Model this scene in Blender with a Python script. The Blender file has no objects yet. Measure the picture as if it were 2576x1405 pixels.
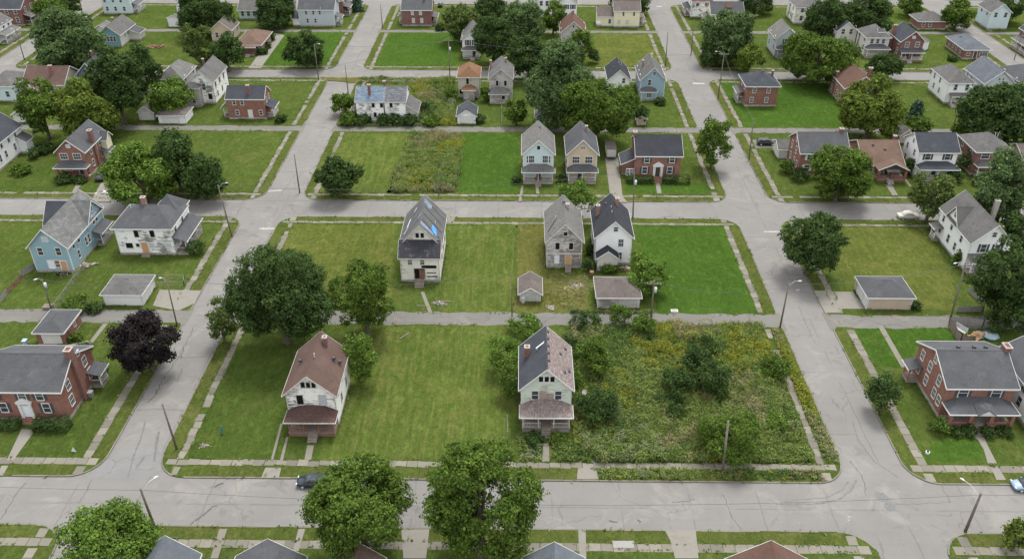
import bpy, math, random
import numpy as np
random.seed(7)
SC = bpy.context.scene
COL = SC.collection
R = math.radians
UP = 0.12            # kerb height: lawns lie this far above the roads

# ------------------------------------------------------------------ camera and the survey helpers
CAM_H = 85.0
FPX = 2150.0
PITCH = math.atan(1398 / FPX)
YAW = math.atan(31 * math.cos(PITCH) / FPX)
_c, _s, _cy, _sy = math.cos(PITCH), math.sin(PITCH), math.cos(YAW), math.sin(YAW)
FWD = (-_sy * _c, _cy * _c, -_s)
RGT = (_cy, _sy, 0.0)
UPV = (-_sy * _s, _cy * _s, _c)

def ray(x, y):
    a = (x - 1288) / FPX
    b = (702.5 - y) / FPX
    return [FWD[i] + a * RGT[i] + b * UPV[i] for i in range(3)]

def G(x, y, z=0.0):
    """ground point (at height z) seen at pixel x, y of the 2576 x 1405 print"""
    d = ray(x, y)
    t = (z - CAM_H) / d[2]
    return (d[0] * t, d[1] * t, z)

def V(x, y, Y):
    """point of the upright east-west plane at distance Y seen at pixel x, y"""
    d = ray(x, y)
    t = Y / d[1]
    return (d[0] * t, Y, CAM_H + d[2] * t)

cam = bpy.data.objects.new('camera', bpy.data.cameras.new('camera'))
COL.objects.link(cam)
cam.location = (0, 0, CAM_H)
cam.rotation_euler = (math.pi / 2 - PITCH, 0, YAW)
cam.data.sensor_width = 36
cam.data.lens = FPX / 2576 * 36
cam.data.clip_start = 1
cam.data.clip_end = 4000
SC.camera = cam

# ------------------------------------------------------------------ light
world = bpy.data.worlds.new('World')
SC.world = world
world.use_nodes = True
wt = world.node_tree
bg = wt.nodes['Background']
sky = wt.nodes.new('ShaderNodeTexSky')
sky.sky_type = 'NISHITA'
sky.sun_disc = False
SUN_EL, SUN_AZ = 64, 18          # azimuth from north, clockwise
sky.sun_elevation = R(SUN_EL)
sky.sun_rotation = R(SUN_AZ)
sky.air_density = 1.0
sky.dust_density = 3.0
sky.ozone_density = 1.0
hs = wt.nodes.new('ShaderNodeHueSaturation')   # a closed grey cloud deck: little of the blue is left
hs.inputs['Saturation'].default_value = 0.22
gm = wt.nodes.new('ShaderNodeGamma')           # evens the sky out as a cloud layer does
gm.inputs['Gamma'].default_value = 0.28
wt.links.new(sky.outputs[0], gm.inputs['Color'])
wt.links.new(gm.outputs[0], hs.inputs['Color'])
wt.links.new(hs.outputs[0], bg.inputs[0])
bg.inputs[1].default_value = 0.15
sl = bpy.data.lights.new('sun', 'SUN')
sl.energy = 0.5
sl.angle = R(18)
sl.color = (1.0, 0.97, 0.93)
sun = bpy.data.objects.new('sun', sl)
COL.objects.link(sun)
sun.rotation_euler = (R(90 - SUN_EL), 0, math.pi - R(SUN_AZ))
sun.location = (0, 200, 120)
SC.view_settings.view_transform = 'Standard'
SC.view_settings.look = 'None'
SC.view_settings.exposure = 2.85
SC.view_settings.gamma = 1.0
SC.cycles.max_bounces = 5
SC.cycles.diffuse_bounces = 3
SC.cycles.transparent_max_bounces = 4

# ------------------------------------------------------------------ materials
class NT:
    def __init__(self, name, rough=0.9, spec=0.2):
        self.m = bpy.data.materials.new(name)
        self.m.use_nodes = True
        self.t = self.m.node_tree
        self.b = self.t.nodes['Principled BSDF']
        self.b.inputs['Roughness'].default_value = rough
        self.b.inputs['Specular IOR Level'].default_value = spec
        self._obj = self._pos = None
    def n(self, typ, **kw):
        nd = self.t.nodes.new('ShaderNode' + typ)
        for k, v in kw.items():
            setattr(nd, k, v)
        return nd
    def put(self, sock, v):
        if hasattr(v, 'is_output'):
            self.t.links.new(v, sock)
        elif isinstance(v, (tuple, list)) and len(v) == 3 and len(sock.default_value) == 4:
            sock.default_value = (*v, 1)
        else:
            sock.default_value = v
    @property
    def obj(self):
        if not self._obj:
            self._obj = self.n('TexCoord').outputs['Object']
        return self._obj
    @property
    def pos(self):
        if not self._pos:
            self._pos = self.n('NewGeometry').outputs['Position']
        return self._pos
    def scale(self, vec, s, off=(0, 0, 0)):
        nd = self.n('Mapping')
        self.put(nd.inputs[0], vec)
        nd.inputs['Scale'].default_value = s
        nd.inputs['Location'].default_value = off
        return nd.outputs[0]
    def noise(self, vec, scale, detail=4, rough=0.55, dist=0.0):
        nd = self.n('TexNoise')
        self.put(nd.inputs['Vector'], vec)
        nd.inputs['Scale'].default_value = scale
        nd.inputs['Detail'].default_value = detail
        nd.inputs['Roughness'].default_value = rough
        nd.inputs['Distortion'].default_value = dist
        return nd.outputs['Fac']
    def voro(self, vec, scale, feature='F1', out='Distance', rnd=1.0):
        nd = self.n('TexVoronoi', feature=feature)
        self.put(nd.inputs['Vector'], vec)
        nd.inputs['Scale'].default_value = scale
        nd.inputs['Randomness'].default_value = rnd
        return nd.outputs[out]
    def step(self, fac, a, b, lo=0.0, hi=1.0):
        nd = self.n('MapRange')
        nd.clamp = True
        self.put(nd.inputs[0], fac)
        for i, v in enumerate((a, b, lo, hi)):
            nd.inputs[i + 1].default_value = v
        return nd.outputs[0]
    def math(self, op, a, b=0.0, c=0.0):
        nd = self.n('Math', operation=op)
        self.put(nd.inputs[0], a)
        self.put(nd.inputs[1], b)
        self.put(nd.inputs[2], c)
        return nd.outputs[0]
    def mix(self, fac, a, b, mode='MIX'):
        nd = self.n('Mix', data_type='RGBA', blend_type=mode)
        self.put(nd.inputs[0], fac)
        self.put(nd.inputs[6], a)
        self.put(nd.inputs[7], b)
        return nd.outputs[2]
    def xyz(self, vec):
        nd = self.n('SeparateXYZ')
        self.put(nd.inputs[0], vec)
        return nd.outputs
    def vec(self, x, y, z):
        nd = self.n('CombineXYZ')
        for i, v in enumerate((x, y, z)):
            self.put(nd.inputs[i], v)
        return nd.outputs[0]
    def island(self):
        return self.n('NewGeometry').outputs['Random Per Island']
    def orand(self):
        return self.n('ObjectInfo').outputs['Random']
    def bump(self, h, strength=0.3, dist=0.1):
        nd = self.n('Bump')
        nd.inputs['Strength'].default_value = strength
        nd.inputs['Distance'].default_value = dist
        self.put(nd.inputs['Height'], h)
        self.t.links.new(nd.outputs[0], self.b.inputs['Normal'])
    def done(self, col):
        self.put(self.b.inputs['Base Color'], col)
        return self.m

def mul(c, k):
    return tuple(v * k for v in c)

def plain(name, col, rough=0.7, spec=0.3, var=0.12, metal=0.0, sc=3.0):
    t = NT(name, rough, spec)
    t.b.inputs['Metallic'].default_value = metal
    f = t.step(t.noise(t.obj, sc, 5, 0.65), 0.3, 0.7)
    return t.done(t.mix(f, mul(col, 1 - var), mul(col, 1 + var)))

KG, KR = 0.69, 0.52      # the survey colours are as printed; these bring them to bare albedo
def grass(name, ca, cb, cdry, dry=0.5, stripes=0.0, period=1.5, seed=0.0):
    """mown lawn: two greens, dry patches, faint mowing lines, fine blades as bump"""
    ca, cb, cdry = [(c[0] * KG * 1.04, c[1] * KG, c[2] * KG * 0.9) for c in (mul(ca, 1.16), mul(cb, 0.76), cdry)]
    t = NT(name, 1.0, 0.0)
    p = t.scale(t.pos, (1, 1, 1), (seed * 13.1, seed * 7.7, 0))
    big = t.step(t.noise(p, 0.075, 5, 0.62), 0.38, 0.62)
    mid = t.step(t.noise(p, 0.35, 6, 0.68), 0.3, 0.7)
    fine = t.noise(p, 3.6, 4, 0.75)
    tuft = t.step(t.noise(t.scale(p, (1.0, 0.7, 1)), 1.3, 5, 0.8, 0.3), 0.33, 0.67)
    col = t.mix(t.math('MULTIPLY_ADD', big, 0.6, t.math('MULTIPLY', mid, 0.4)), ca, cb)
    shade = t.step(t.noise(t.scale(p, (1, 1, 1), (17, 3, 0)), 0.11, 6, 0.7, 0.8), 0.42, 0.62)
    col = t.mix(t.math('MULTIPLY', shade, 0.55), col, mul(cb, 0.66))
    dmask = t.step(t.noise(p, 0.16, 7, 0.7, 0.6), 0.62 - 0.24 * dry, 0.78 - 0.18 * dry)
    col = t.mix(t.math('MULTIPLY', dmask, 0.85), col, cdry)
    if stripes:
        x = t.xyz(p)
        wob = t.noise(t.scale(p, (1, 0.12, 1)), 0.8, 3)
        ph = t.math('MULTIPLY_ADD', wob, 2.6, t.math('DIVIDE', x[0], period))
        w = t.math('MULTIPLY_ADD', t.math('SINE', t.math('MULTIPLY', ph, 6.2832)), 0.5, 0.5)
        streak = t.step(t.noise(t.scale(p, (2.2, 0.14, 1)), 1.0, 5, 0.75), 0.40, 0.66)
        w = t.math('MULTIPLY', w, streak)
        col = t.mix(t.math('MULTIPLY', w, stripes), col, mul(cdry, 1.15))
    col = t.mix(t.math('MULTIPLY', tuft, 0.75), col, mul(cb, 0.5))
    pale = t.step(t.noise(t.scale(p, (1.0, 0.55, 1), (9, 4, 0)), 0.9, 6, 0.8, 0.4), 0.52, 0.72)
    col = t.mix(t.math('MULTIPLY', pale, 0.6), col, mul(ca, 1.75))
    fleck = t.step(t.noise(t.scale(p, (1.6, 0.8, 1), (3, 8, 0)), 1.7, 5, 0.8, 0.5), 0.60, 0.70)
    col = t.mix(t.math('MULTIPLY', fleck, 0.25 + 0.5 * dry), col, mul(cdry, 1.1))
    col = t.mix(t.step(fine, 0.3, 0.7, 0.0, 0.45), col, mul(ca, 1.6))
    t.bump(t.math('ADD', fine, tuft), 0.9, 0.12)
    return t.done(col)

def paving(name, base, joint=None, crack=0.5, stain=0.25, lin=None):
    """worn concrete or asphalt: wandering tar cracks, stains, patches, transverse joints"""
    t = NT(name, 0.95, 0.03)
    p = t.pos
    n1 = t.step(t.noise(p, 0.09, 5, 0.65), 0.3, 0.7)
    n2 = t.step(t.noise(p, 1.1, 6, 0.7), 0.3, 0.7)
    n3 = t.noise(p, 6.0, 3, 0.7)
    col = t.mix(n1, mul(base, 0.86), mul(base, 1.1))
    col = t.mix(t.math('MULTIPLY', n2, 0.35), col, mul(base, 0.82))
    col = t.mix(t.step(n3, 0.35, 0.75, 0, 0.3), col, mul(base, 1.15))
    # long wheel-worn streaks along both directions
    s1 = t.step(t.noise(t.scale(p, (0.05, 1.1, 1)), 1.0, 4, 0.6), 0.5, 0.75)
    col = t.mix(t.math('MULTIPLY', s1, stain), col, mul(base, 0.74))
    s2 = t.step(t.noise(t.scale(p, (1.1, 0.05, 1), (7, 2, 0)), 1.0, 4, 0.6), 0.54, 0.78)
    col = t.mix(t.math('MULTIPLY', s2, stain * .8), col, mul(base, 0.78))
    pale = t.step(t.noise(p, 0.16, 6, 0.72, 0.8), 0.54, 0.66)
    col = t.mix(t.math('MULTIPLY', pale, 0.65), col, (base[0] * 1.28, base[1] * 1.25, base[2] * 1.18))
    blot = t.step(t.noise(p, 0.8, 5, 0.75, 1.0), 0.66, 0.72)
    col = t.mix(t.math('MULTIPLY', blot, 0.45), col, mul(base, 0.62))
    # irregular dark patches of repair
    pm = t.step(t.noise(p, 0.22, 3, 0.5, 1.2), 0.64, 0.67)
    col = t.mix(t.math('MULTIPLY', pm, 0.3), col, mul(base, 0.6))
    # cracks
    wob = t.n('TexNoise')
    t.put(wob.inputs['Vector'], p)
    wob.inputs['Scale'].default_value = 0.5
    wob.inputs['Detail'].default_value = 5
    wv = t.n('VectorMath', operation='MULTIPLY_ADD')
    t.put(wv.inputs[0], wob.outputs['Color'])
    wv.inputs[1].default_value = (2.6, 2.6, 0)
    t.put(wv.inputs[2], p)
    e = t.voro(wv.outputs[0], 0.14, 'DISTANCE_TO_EDGE')
    line = t.step(e, 0.004, 0.011, 1.0, 0.0)
    gate = t.step(t.noise(p, 0.11, 3, 0.5), 0.5, 0.58)
    e2 = t.voro(wv.outputs[0], 0.45, 'DISTANCE_TO_EDGE')
    line2 = t.step(e2, 0.004, 0.02, 0.7, 0.0)
    gate2 = t.step(t.noise(p, 0.16, 2, 0.5, 0.4), 0.6, 0.66)
    ck = t.math('MAXIMUM', t.math('MULTIPLY', line, gate), t.math('MULTIPLY', line2, gate2))
    if joint:
        x = t.xyz(p)
        wx = t.math('MULTIPLY', t.noise(p, 0.6, 3), 0.5)
        for a, per in ((0, joint[0]), (1, joint[1])):
            fr = t.math('FRACT', t.math('DIVIDE', t.math('ADD', x[a], wx), per))
            jl = t.step(t.math('ABSOLUTE', t.math('SUBTRACT', fr, 0.5)), 0.07 / per, 0.14 / per, 0.75, 0.0)
            g3 = t.step(t.noise(t.scale(p, (1, 1, 1), (31.0 * a, 5, 0)), 0.13, 2), 0.42, 0.5)
            ck = t.math('MAXIMUM', ck, t.math('MULTIPLY', jl, g3))
    col = t.mix(t.math('MULTIPLY', ck, crack), col, mul(base, 0.28))
    t.bump(n3, 0.25, 0.03)
    return t.done(col)

def slabs(name, base, var=0.25):
    """pavement flags: each flag its own shade, dirt at random"""
    t = NT(name, 0.95, 0.03)
    r = t.island()
    col = t.mix(r, mul(base, 1 - var), mul(base, 1 + var * 0.6))
    d = t.step(t.noise(t.pos, 0.9, 6, 0.75), 0.5, 0.75)
    col = t.mix(t.math('MULTIPLY', d, 0.6), col, (0.14, 0.13, 0.085))
    g = t.step(t.noise(t.pos, 0.45, 5, 0.75, 0.5), 0.62, 0.68)
    col = t.mix(t.math('MULTIPLY', g, 0.8), col, (0.09, 0.11, 0.035))
    t.bump(t.noise(t.pos, 5, 4), 0.3, 0.03)
    return t.done(col)

def siding(name, col, peel=0.0, under=(0.2, 0.18, 0.165), grime=0.25, course=0.22, south=False):
    """lapped boards; peel > 0 lets weathered timber show in ragged horizontal tears"""
    t = NT(name, 0.8, 0.1)
    o = t.obj
    sh = t.math('MULTIPLY', t.orand(), 40.0)
    x = t.xyz(o)
    q = t.vec(t.math('ADD', x[0], sh), x[1], x[2])
    g = t.step(t.noise(t.scale(q, (0.7, 0.7, 0.35)), 1.0, 6, 0.7), 0.35, 0.72)
    c = t.mix(t.math('MULTIPLY', g, grime), col, mul(col, 0.55))
    if peel:
        n1 = t.noise(t.scale(q, (0.75, 0.75, 5.5)), 1.0, 7, 0.72)
        n2 = t.noise(q, 0.28, 3, 0.6)
        f = t.math('MULTIPLY_ADD', n2, 0.55, t.math('MULTIPLY', n1, 0.6))
        th = 0.70 - 0.28 * peel
        m = t.step(f, th, th + 0.045)
        if south:      # the south face takes the weather
            nx = t.n('TexCoord').outputs['Normal']
            m = t.math('MULTIPLY', m, t.step(t.math('MULTIPLY', t.xyz(nx)[1], -1.0), 0.4, 0.6, 0.08, 1.0))
        wood = t.mix(t.noise(t.scale(q, (0.5, 0.5, 9)), 1.0, 5, 0.7), mul(under, 0.55), mul(under, 1.6))
        c = t.mix(m, c, wood)
    fr = t.math('FRACT', t.math('DIVIDE', x[2], course))
    c = t.mix(t.step(fr, 0.0, 0.18, 0.28, 0.0), c, mul(col, 0.4))
    t.bump(fr, 0.35, 0.04)
    return t.done(c)

def brick(name, col, mortar=(0.33, 0.29, 0.26)):
    t = NT(name, 0.95, 0.03)
    x = t.xyz(t.obj)
    v = t.vec(t.math('ADD', x[0], x[1]), x[2], 0.0)
    b = t.n('TexBrick')
    t.put(b.inputs['Vector'], v)
    b.inputs['Scale'].default_value = 1.0
    b.inputs['Brick Width'].default_value = 0.24
    b.inputs['Row Height'].default_value = 0.085
    b.inputs['Mortar Size'].default_value = 0.008
    b.inputs['Color1'].default_value = (*mul(col, 0.75), 1)
    b.inputs['Color2'].default_value = (*mul(col, 1.3), 1)
    b.inputs['Mortar'].default_value = (*mortar, 1)
    n = t.step(t.noise(t.obj, 0.6, 6, 0.7), 0.32, 0.7)
    c = t.mix(t.math('MULTIPLY', n, 0.45), b.outputs[0], mul(col, 0.6))
    n2 = t.step(t.noise(t.obj, 0.9, 4, 0.7, 0.4), 0.64, 0.75)
    c = t.mix(t.math('MULTIPLY', n2, 0.3), c, mul(col, 1.7))
    return t.done(c)

def shingle(name, col, col2=None, amount=0.3, patch=None, stretch=(1, 1, 1), sc=1.3, hard=0.06):
    """asphalt shingles: courses, faded streaks, worn or replaced areas in a second colour"""
    col = mul(col, KR)
    col2 = mul(col2, KR) if col2 else None
    patch = mul(patch, KR) if patch else None
    t = NT(name, 0.95, 0.05)
    o = t.obj
    sh = t.math('MULTIPLY', t.orand(), 60.0)
    x = t.xyz(o)
    q = t.vec(t.math('ADD', x[0], sh), x[1], x[2])
    col2 = col2 or mul(col, 0.68)
    fine = t.noise(q, 5.0, 4, 0.75)
    c = t.mix(t.step(fine, 0.3, 0.7), mul(col, 0.8), mul(col, 1.22))
    big = t.step(t.noise(q, 0.35, 5, 0.65), 0.36, 0.66)
    c = t.mix(t.math('MULTIPLY', big, 0.55), c, mul(col, 0.66))
    n = t.noise(t.scale(q, stretch), sc, 7, 0.75)
    th = 0.66 - 0.3 * amount
    c = t.mix(t.math('MULTIPLY', t.step(n, th, th + hard), 0.85), c, col2)
    light = t.step(t.noise(t.scale(q, (1, 1, 0.4)), 0.5, 4, 0.6), 0.56, 0.72)
    c = t.mix(t.math('MULTIPLY', light, 0.4), c, mul(col, 1.45))
    if patch:
        pm = t.step(t.noise(q, 0.3, 2, 0.4, 0.5), 0.60, 0.62)
        c = t.mix(t.math('MULTIPLY', pm, 0.8), c, patch)
    fr = t.math('FRACT', t.math('DIVIDE', x[2], 0.17))
    c = t.mix(t.step(fr, 0.0, 0.25, 0.25, 0.0), c, mul(col, 0.4))
    t.bump(fine, 0.5, 0.05)
    return t.done(c)

KL = 1.1
def leaf(name, ca, cb, sub=0.3, fleck=0.55):
    """leaf clumps: hue differs from leaf to leaf and from bough to bough"""
    ca, cb = mul(ca, KL), mul(cb, KL)
    t = NT(name, 0.8, 0.03)
    r = t.island()
    c = t.mix(r, mul(ca, 0.55 if fleck else 0.85), cb)
    n = t.step(t.noise(t.obj, 0.55, 3, 0.6), 0.35, 0.68)
    c = t.mix(t.math('MULTIPLY', n, 0.5), c, (cb[0] * 1.3, cb[1] * 1.28, cb[2] * 0.95))
    c = t.mix(t.math('MULTIPLY', t.step(r, 0.90, 0.95), fleck), c, (cb[0] * 1.8, cb[1] * 1.75, cb[2] * 1.4))
    t.put(t.b.inputs['Base Color'], c)
    tr = t.n('BsdfTranslucent')
    t.put(tr.inputs[0], c)
    mx = t.n('MixShader')
    mx.inputs[0].default_value = sub
    t.t.links.new(t.b.outputs[0], mx.inputs[1])
    t.t.links.new(tr.outputs[0], mx.inputs[2])
    t.t.links.new(mx.outputs[0], t.t.nodes['Material Output'].inputs[0])
    return t.m

M = {}
GA, GB, GD = (0.088, 0.132, 0.032), (0.062, 0.104, 0.025), (0.190, 0.180, 0.075)
M['grass'] = grass('lawn_grass', GA, GB, GD, 0.4, 0.25, 2.4)
M['verge'] = grass('verge_grass', (0.096, 0.130, 0.034), (0.070, 0.102, 0.028), (0.175, 0.160, 0.072), 0.65, seed=3)
M['vivid'] = grass('vivid_grass', (0.066, 0.132, 0.024), (0.050, 0.108, 0.020), (0.11, 0.15, 0.04), 0.1, 0.35, 2.2, 5)
M['olive'] = grass('olive_grass', (0.112, 0.146, 0.036), (0.084, 0.118, 0.029), (0.20, 0.185, 0.070), 0.6, 0.45, 1.8, 7)
M['striped'] = grass('striped_grass', (0.098, 0.146, 0.034), (0.074, 0.120, 0.027), (0.235, 0.215, 0.088), 0.5, 0.7, 1.7, 11)
M['dry'] = grass('dry_grass', (0.126, 0.140, 0.042), (0.096, 0.116, 0.032), (0.215, 0.190, 0.085), 0.75, 0.5, 1.3, 13)
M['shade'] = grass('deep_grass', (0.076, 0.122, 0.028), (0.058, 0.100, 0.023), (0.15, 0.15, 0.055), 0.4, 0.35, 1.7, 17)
M['soil'] = grass('rank_soil', (0.085, 0.115, 0.028), (0.060, 0.092, 0.022), (0.15, 0.14, 0.055), 0.4, 0, 1, 19)
M['road'] = paving('road_surface', (0.186, 0.180, 0.172), (9.0, 14.0), 0.3)
M['newpave'] = paving('fresh_concrete', (0.19, 0.188, 0.185), None, 0.4, 0.3)
M['alley'] = paving('alley_surface', (0.152, 0.146, 0.135), None, 0.5, 0.5)
M['walk'] = slabs('pavement_flags', (0.185, 0.172, 0.146))
M['drive'] = slabs('driveway_concrete', (0.205, 0.193, 0.171), 0.15)
M['kerb'] = slabs('kerb_stone', (0.178, 0.166, 0.138), 0.2)
M['paint_line'] = plain('road_paint', (0.30, 0.298, 0.288), var=0.35, sc=2)
M['asphalt'] = plain('dark_asphalt', (0.13, 0.13, 0.13), var=0.25)

M['white'] = siding('white_siding', (0.80, 0.81, 0.82), grime=0.12)
M['offwhite'] = siding('offwhite_siding', (0.62, 0.60, 0.56), grime=0.35)
M['cream'] = siding('cream_siding', (0.74, 0.69, 0.50), grime=0.15)
M['tan'] = siding('tan_siding', (0.52, 0.43, 0.32), grime=0.2)
M['peach'] = siding('peach_siding', (0.52, 0.42, 0.34), grime=0.2)
M['beige'] = siding('beige_siding', (0.47, 0.44, 0.37), 0.25, grime=0.4)
M['blue'] = siding('blue_siding', (0.27, 0.40, 0.47), 0.04, (0.2, 0.25, 0.27), 0.3)
M['blue2'] = siding('soft_blue_siding', (0.29, 0.40, 0.48), grime=0.2)
M['paleblue'] = siding('pale_blue_siding', (0.52, 0.63, 0.66), grime=0.25)
M['teal'] = siding('teal_siding', (0.20, 0.37, 0.42), grime=0.2)
M['bluegrey'] = siding('blue_grey_siding', (0.44, 0.48, 0.52), grime=0.2)
M['navy'] = siding('slate_blue_siding', (0.14, 0.18, 0.26), grime=0.2)
M['mint'] = siding('mint_siding', (0.60, 0.66, 0.58), 0.30, (0.28, 0.27, 0.23), 0.3)
M['peel'] = siding('peeling_white_siding', (0.87, 0.86, 0.84), 0.45, (0.20, 0.175, 0.16), 0.08, south=True)
M['peel2'] = siding('flaking_white_siding', (0.86, 0.86, 0.85), 0.34, (0.20, 0.19, 0.18), 0.12)
M['peel3'] = siding('worn_cream_siding', (0.82, 0.79, 0.73), 0.26, (0.22, 0.19, 0.17), 0.25)
M['raw'] = siding('bare_grey_boards', (0.58, 0.56, 0.55), 0.62, (0.19, 0.175, 0.165), 0.4)
M['worn'] = siding('worn_grey_siding', (0.50, 0.48, 0.46), 0.42, (0.24, 0.22, 0.21), 0.45)
M['brick'] = brick('red_brick', (0.225, 0.088, 0.064))
M['brick2'] = brick('dark_red_brick', (0.175, 0.068, 0.058))
M['brick3'] = brick('brown_brick', (0.28, 0.15, 0.11))
M['stone'] = plain('foundation_block', (0.30, 0.28, 0.255), var=0.35, sc=2)
M['trim'] = plain('white_trim', (0.60, 0.60, 0.59), var=0.1)
M['oldtrim'] = plain('weathered_trim', (0.47, 0.45, 0.43), var=0.3, sc=2)
M['darktrim'] = plain('dark_trim', (0.06, 0.06, 0.07), var=0.2)
M['glass'] = plain('window_glass', (0.045, 0.055, 0.065), 0.12, 0.5, 0.5, sc=0.8)
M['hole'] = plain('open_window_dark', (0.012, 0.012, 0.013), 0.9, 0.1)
M['blind'] = plain('window_blind', (0.42, 0.46, 0.48), 0.4, 0.4, 0.25)
M['ply'] = plain('plywood_board', (0.47, 0.27, 0.13), 0.8, 0.2, 0.2)
M['rust'] = plain('brown_board', (0.20, 0.10, 0.075), 0.8, 0.2, 0.3)
M['oldpaint'] = plain('bare_weathered_board', (0.33, 0.25, 0.23), 0.9, 0.1, 0.35)
M['whiteboard'] = plain('white_board', (0.66, 0.70, 0.76), 0.6, 0.3, 0.08)
M['doorgrey'] = plain('grey_door', (0.42, 0.42, 0.40), 0.6, 0.3, 0.1)
M['doordark'] = plain('dark_door', (0.05, 0.04, 0.04), 0.5, 0.4, 0.2)
M['wood'] = plain('weathered_wood', (0.22, 0.185, 0.16), 0.9, 0.1, 0.3)
M['redwood'] = plain('faded_red_wood', (0.25, 0.13, 0.10), 0.9, 0.1, 0.3)
M['greyfence'] = plain('grey_fence_board', (0.26, 0.25, 0.24), 0.9, 0.1, 0.25)
M['pole'] = plain('pole_timber', (0.16, 0.135, 0.115), 0.9, 0.1, 0.3)
M['steel'] = plain('galvanised_steel', (0.50, 0.51, 0.52), 0.5, 0.4, 0.1)
M['wire'] = plain('cable', (0.10, 0.10, 0.11), 0.6, 0.2, 0.05)
M['bark'] = plain('bark', (0.10, 0.085, 0.07), 0.95, 0.1, 0.35)
M['greybark'] = plain('pale_bark', (0.26, 0.24, 0.21), 0.95, 0.1, 0.3)
M['tarp'] = plain('blue_tarpaulin', (0.06, 0.24, 0.60), 0.5, 0.4, 0.25, sc=1.5)
M['tarp2'] = plain('faded_tarpaulin', (0.15, 0.20, 0.26), 0.6, 0.3, 0.35, sc=1.5)
M['capstone'] = plain('chimney_cap_stone', (0.34, 0.31, 0.28), var=0.2)

M['r_grey'] = shingle('grey_shingles', (0.165, 0.17, 0.184))
M['r_dark'] = shingle('charcoal_shingles', (0.085, 0.09, 0.105))
M['r_slate'] = shingle('slate_shingles', (0.115, 0.125, 0.145))
M['r_mid'] = shingle('weathered_grey_shingles', (0.235, 0.23, 0.228), (0.13, 0.128, 0.125), 0.35)
M['r_pale'] = shingle('bleached_shingles', (0.30, 0.295, 0.285), (0.17, 0.165, 0.16), 0.45, sc=2.2)
M['r_blue'] = shingle('blue_grey_shingles', (0.22, 0.245, 0.28), (0.165, 0.185, 0.215), 0.4)
M['r_brown'] = shingle('brown_shingles', (0.215, 0.145, 0.125), (0.15, 0.10, 0.09), 0.25)
M['r_tan'] = shingle('tan_brown_shingles', (0.27, 0.185, 0.145), (0.20, 0.135, 0.11), 0.3)
M['r_orange'] = shingle('orange_shingles', (0.36, 0.205, 0.12), (0.21, 0.15, 0.12), 0.42)
M['r_shed'] = shingle('faded_brown_shingles', (0.25, 0.213, 0.198), (0.17, 0.145, 0.136), 0.35)
M['r_pink'] = shingle('stripped_pink_shingles', (0.32, 0.25, 0.235), (0.60, 0.55, 0.53), 0.62, stretch=(2.2, 0.55, 0.9), sc=2.6, hard=0.16)
M['r_mott'] = shingle('patchy_blue_shingles', (0.20, 0.29, 0.40), (0.42, 0.46, 0.50), 0.62, stretch=(0.55, 1.6, 3.2), sc=1.4, hard=0.1)
M['r_mott2'] = shingle('patchy_grey_shingles', (0.20, 0.21, 0.23), (0.38, 0.39, 0.40), 0.55, stretch=(0.55, 1.6, 3.2), sc=1.4, hard=0.1)
M['r_moss'] = shingle('mossy_grey_shingles', (0.25, 0.255, 0.25), (0.34, 0.34, 0.33), 0.5, stretch=(1, 0.5, 1), sc=1.1)
M['r_flat'] = shingle('rolled_black_roofing', (0.085, 0.085, 0.10), (0.20, 0.20, 0.22), 0.45, sc=0.9)
M['r_tarpd'] = shingle('dark_torn_roofing', (0.215, 0.215, 0.222), (0.30, 0.30, 0.305), 0.4, stretch=(0.4, 2.0, 0.4), sc=1.2)
M['r_rust'] = shingle('rusty_porch_roofing', (0.165, 0.105, 0.095), (0.27, 0.17, 0.13), 0.3, sc=2.4)
M['r_red'] = shingle('red_brown_shingles', (0.225, 0.135, 0.108), (0.18, 0.095, 0.08), 0.3)

LEAF = {
    'dark': leaf('dark_leaves', (0.031, 0.058, 0.019), (0.060, 0.100, 0.034)),
    'mid': leaf('green_leaves', (0.042, 0.082, 0.016), (0.096, 0.152, 0.032)),
    'bright': leaf('bright_leaves', (0.058, 0.112, 0.018), (0.120, 0.195, 0.042)),
    'yellow': leaf('yellowing_leaves', (0.060, 0.098, 0.018), (0.122, 0.164, 0.036)),
    'olive': leaf('olive_leaves', (0.052, 0.085, 0.022), (0.100, 0.138, 0.045)),
    'pale': leaf('pale_leaves', (0.048, 0.092, 0.032), (0.104, 0.160, 0.068)),
    'purple': leaf('purple_leaves', (0.012, 0.010, 0.012), (0.026, 0.022, 0.025), 0.05, 0.2),
    'spruce': leaf('needles', (0.026, 0.058, 0.040), (0.054, 0.092, 0.066), 0.1),
}

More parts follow.
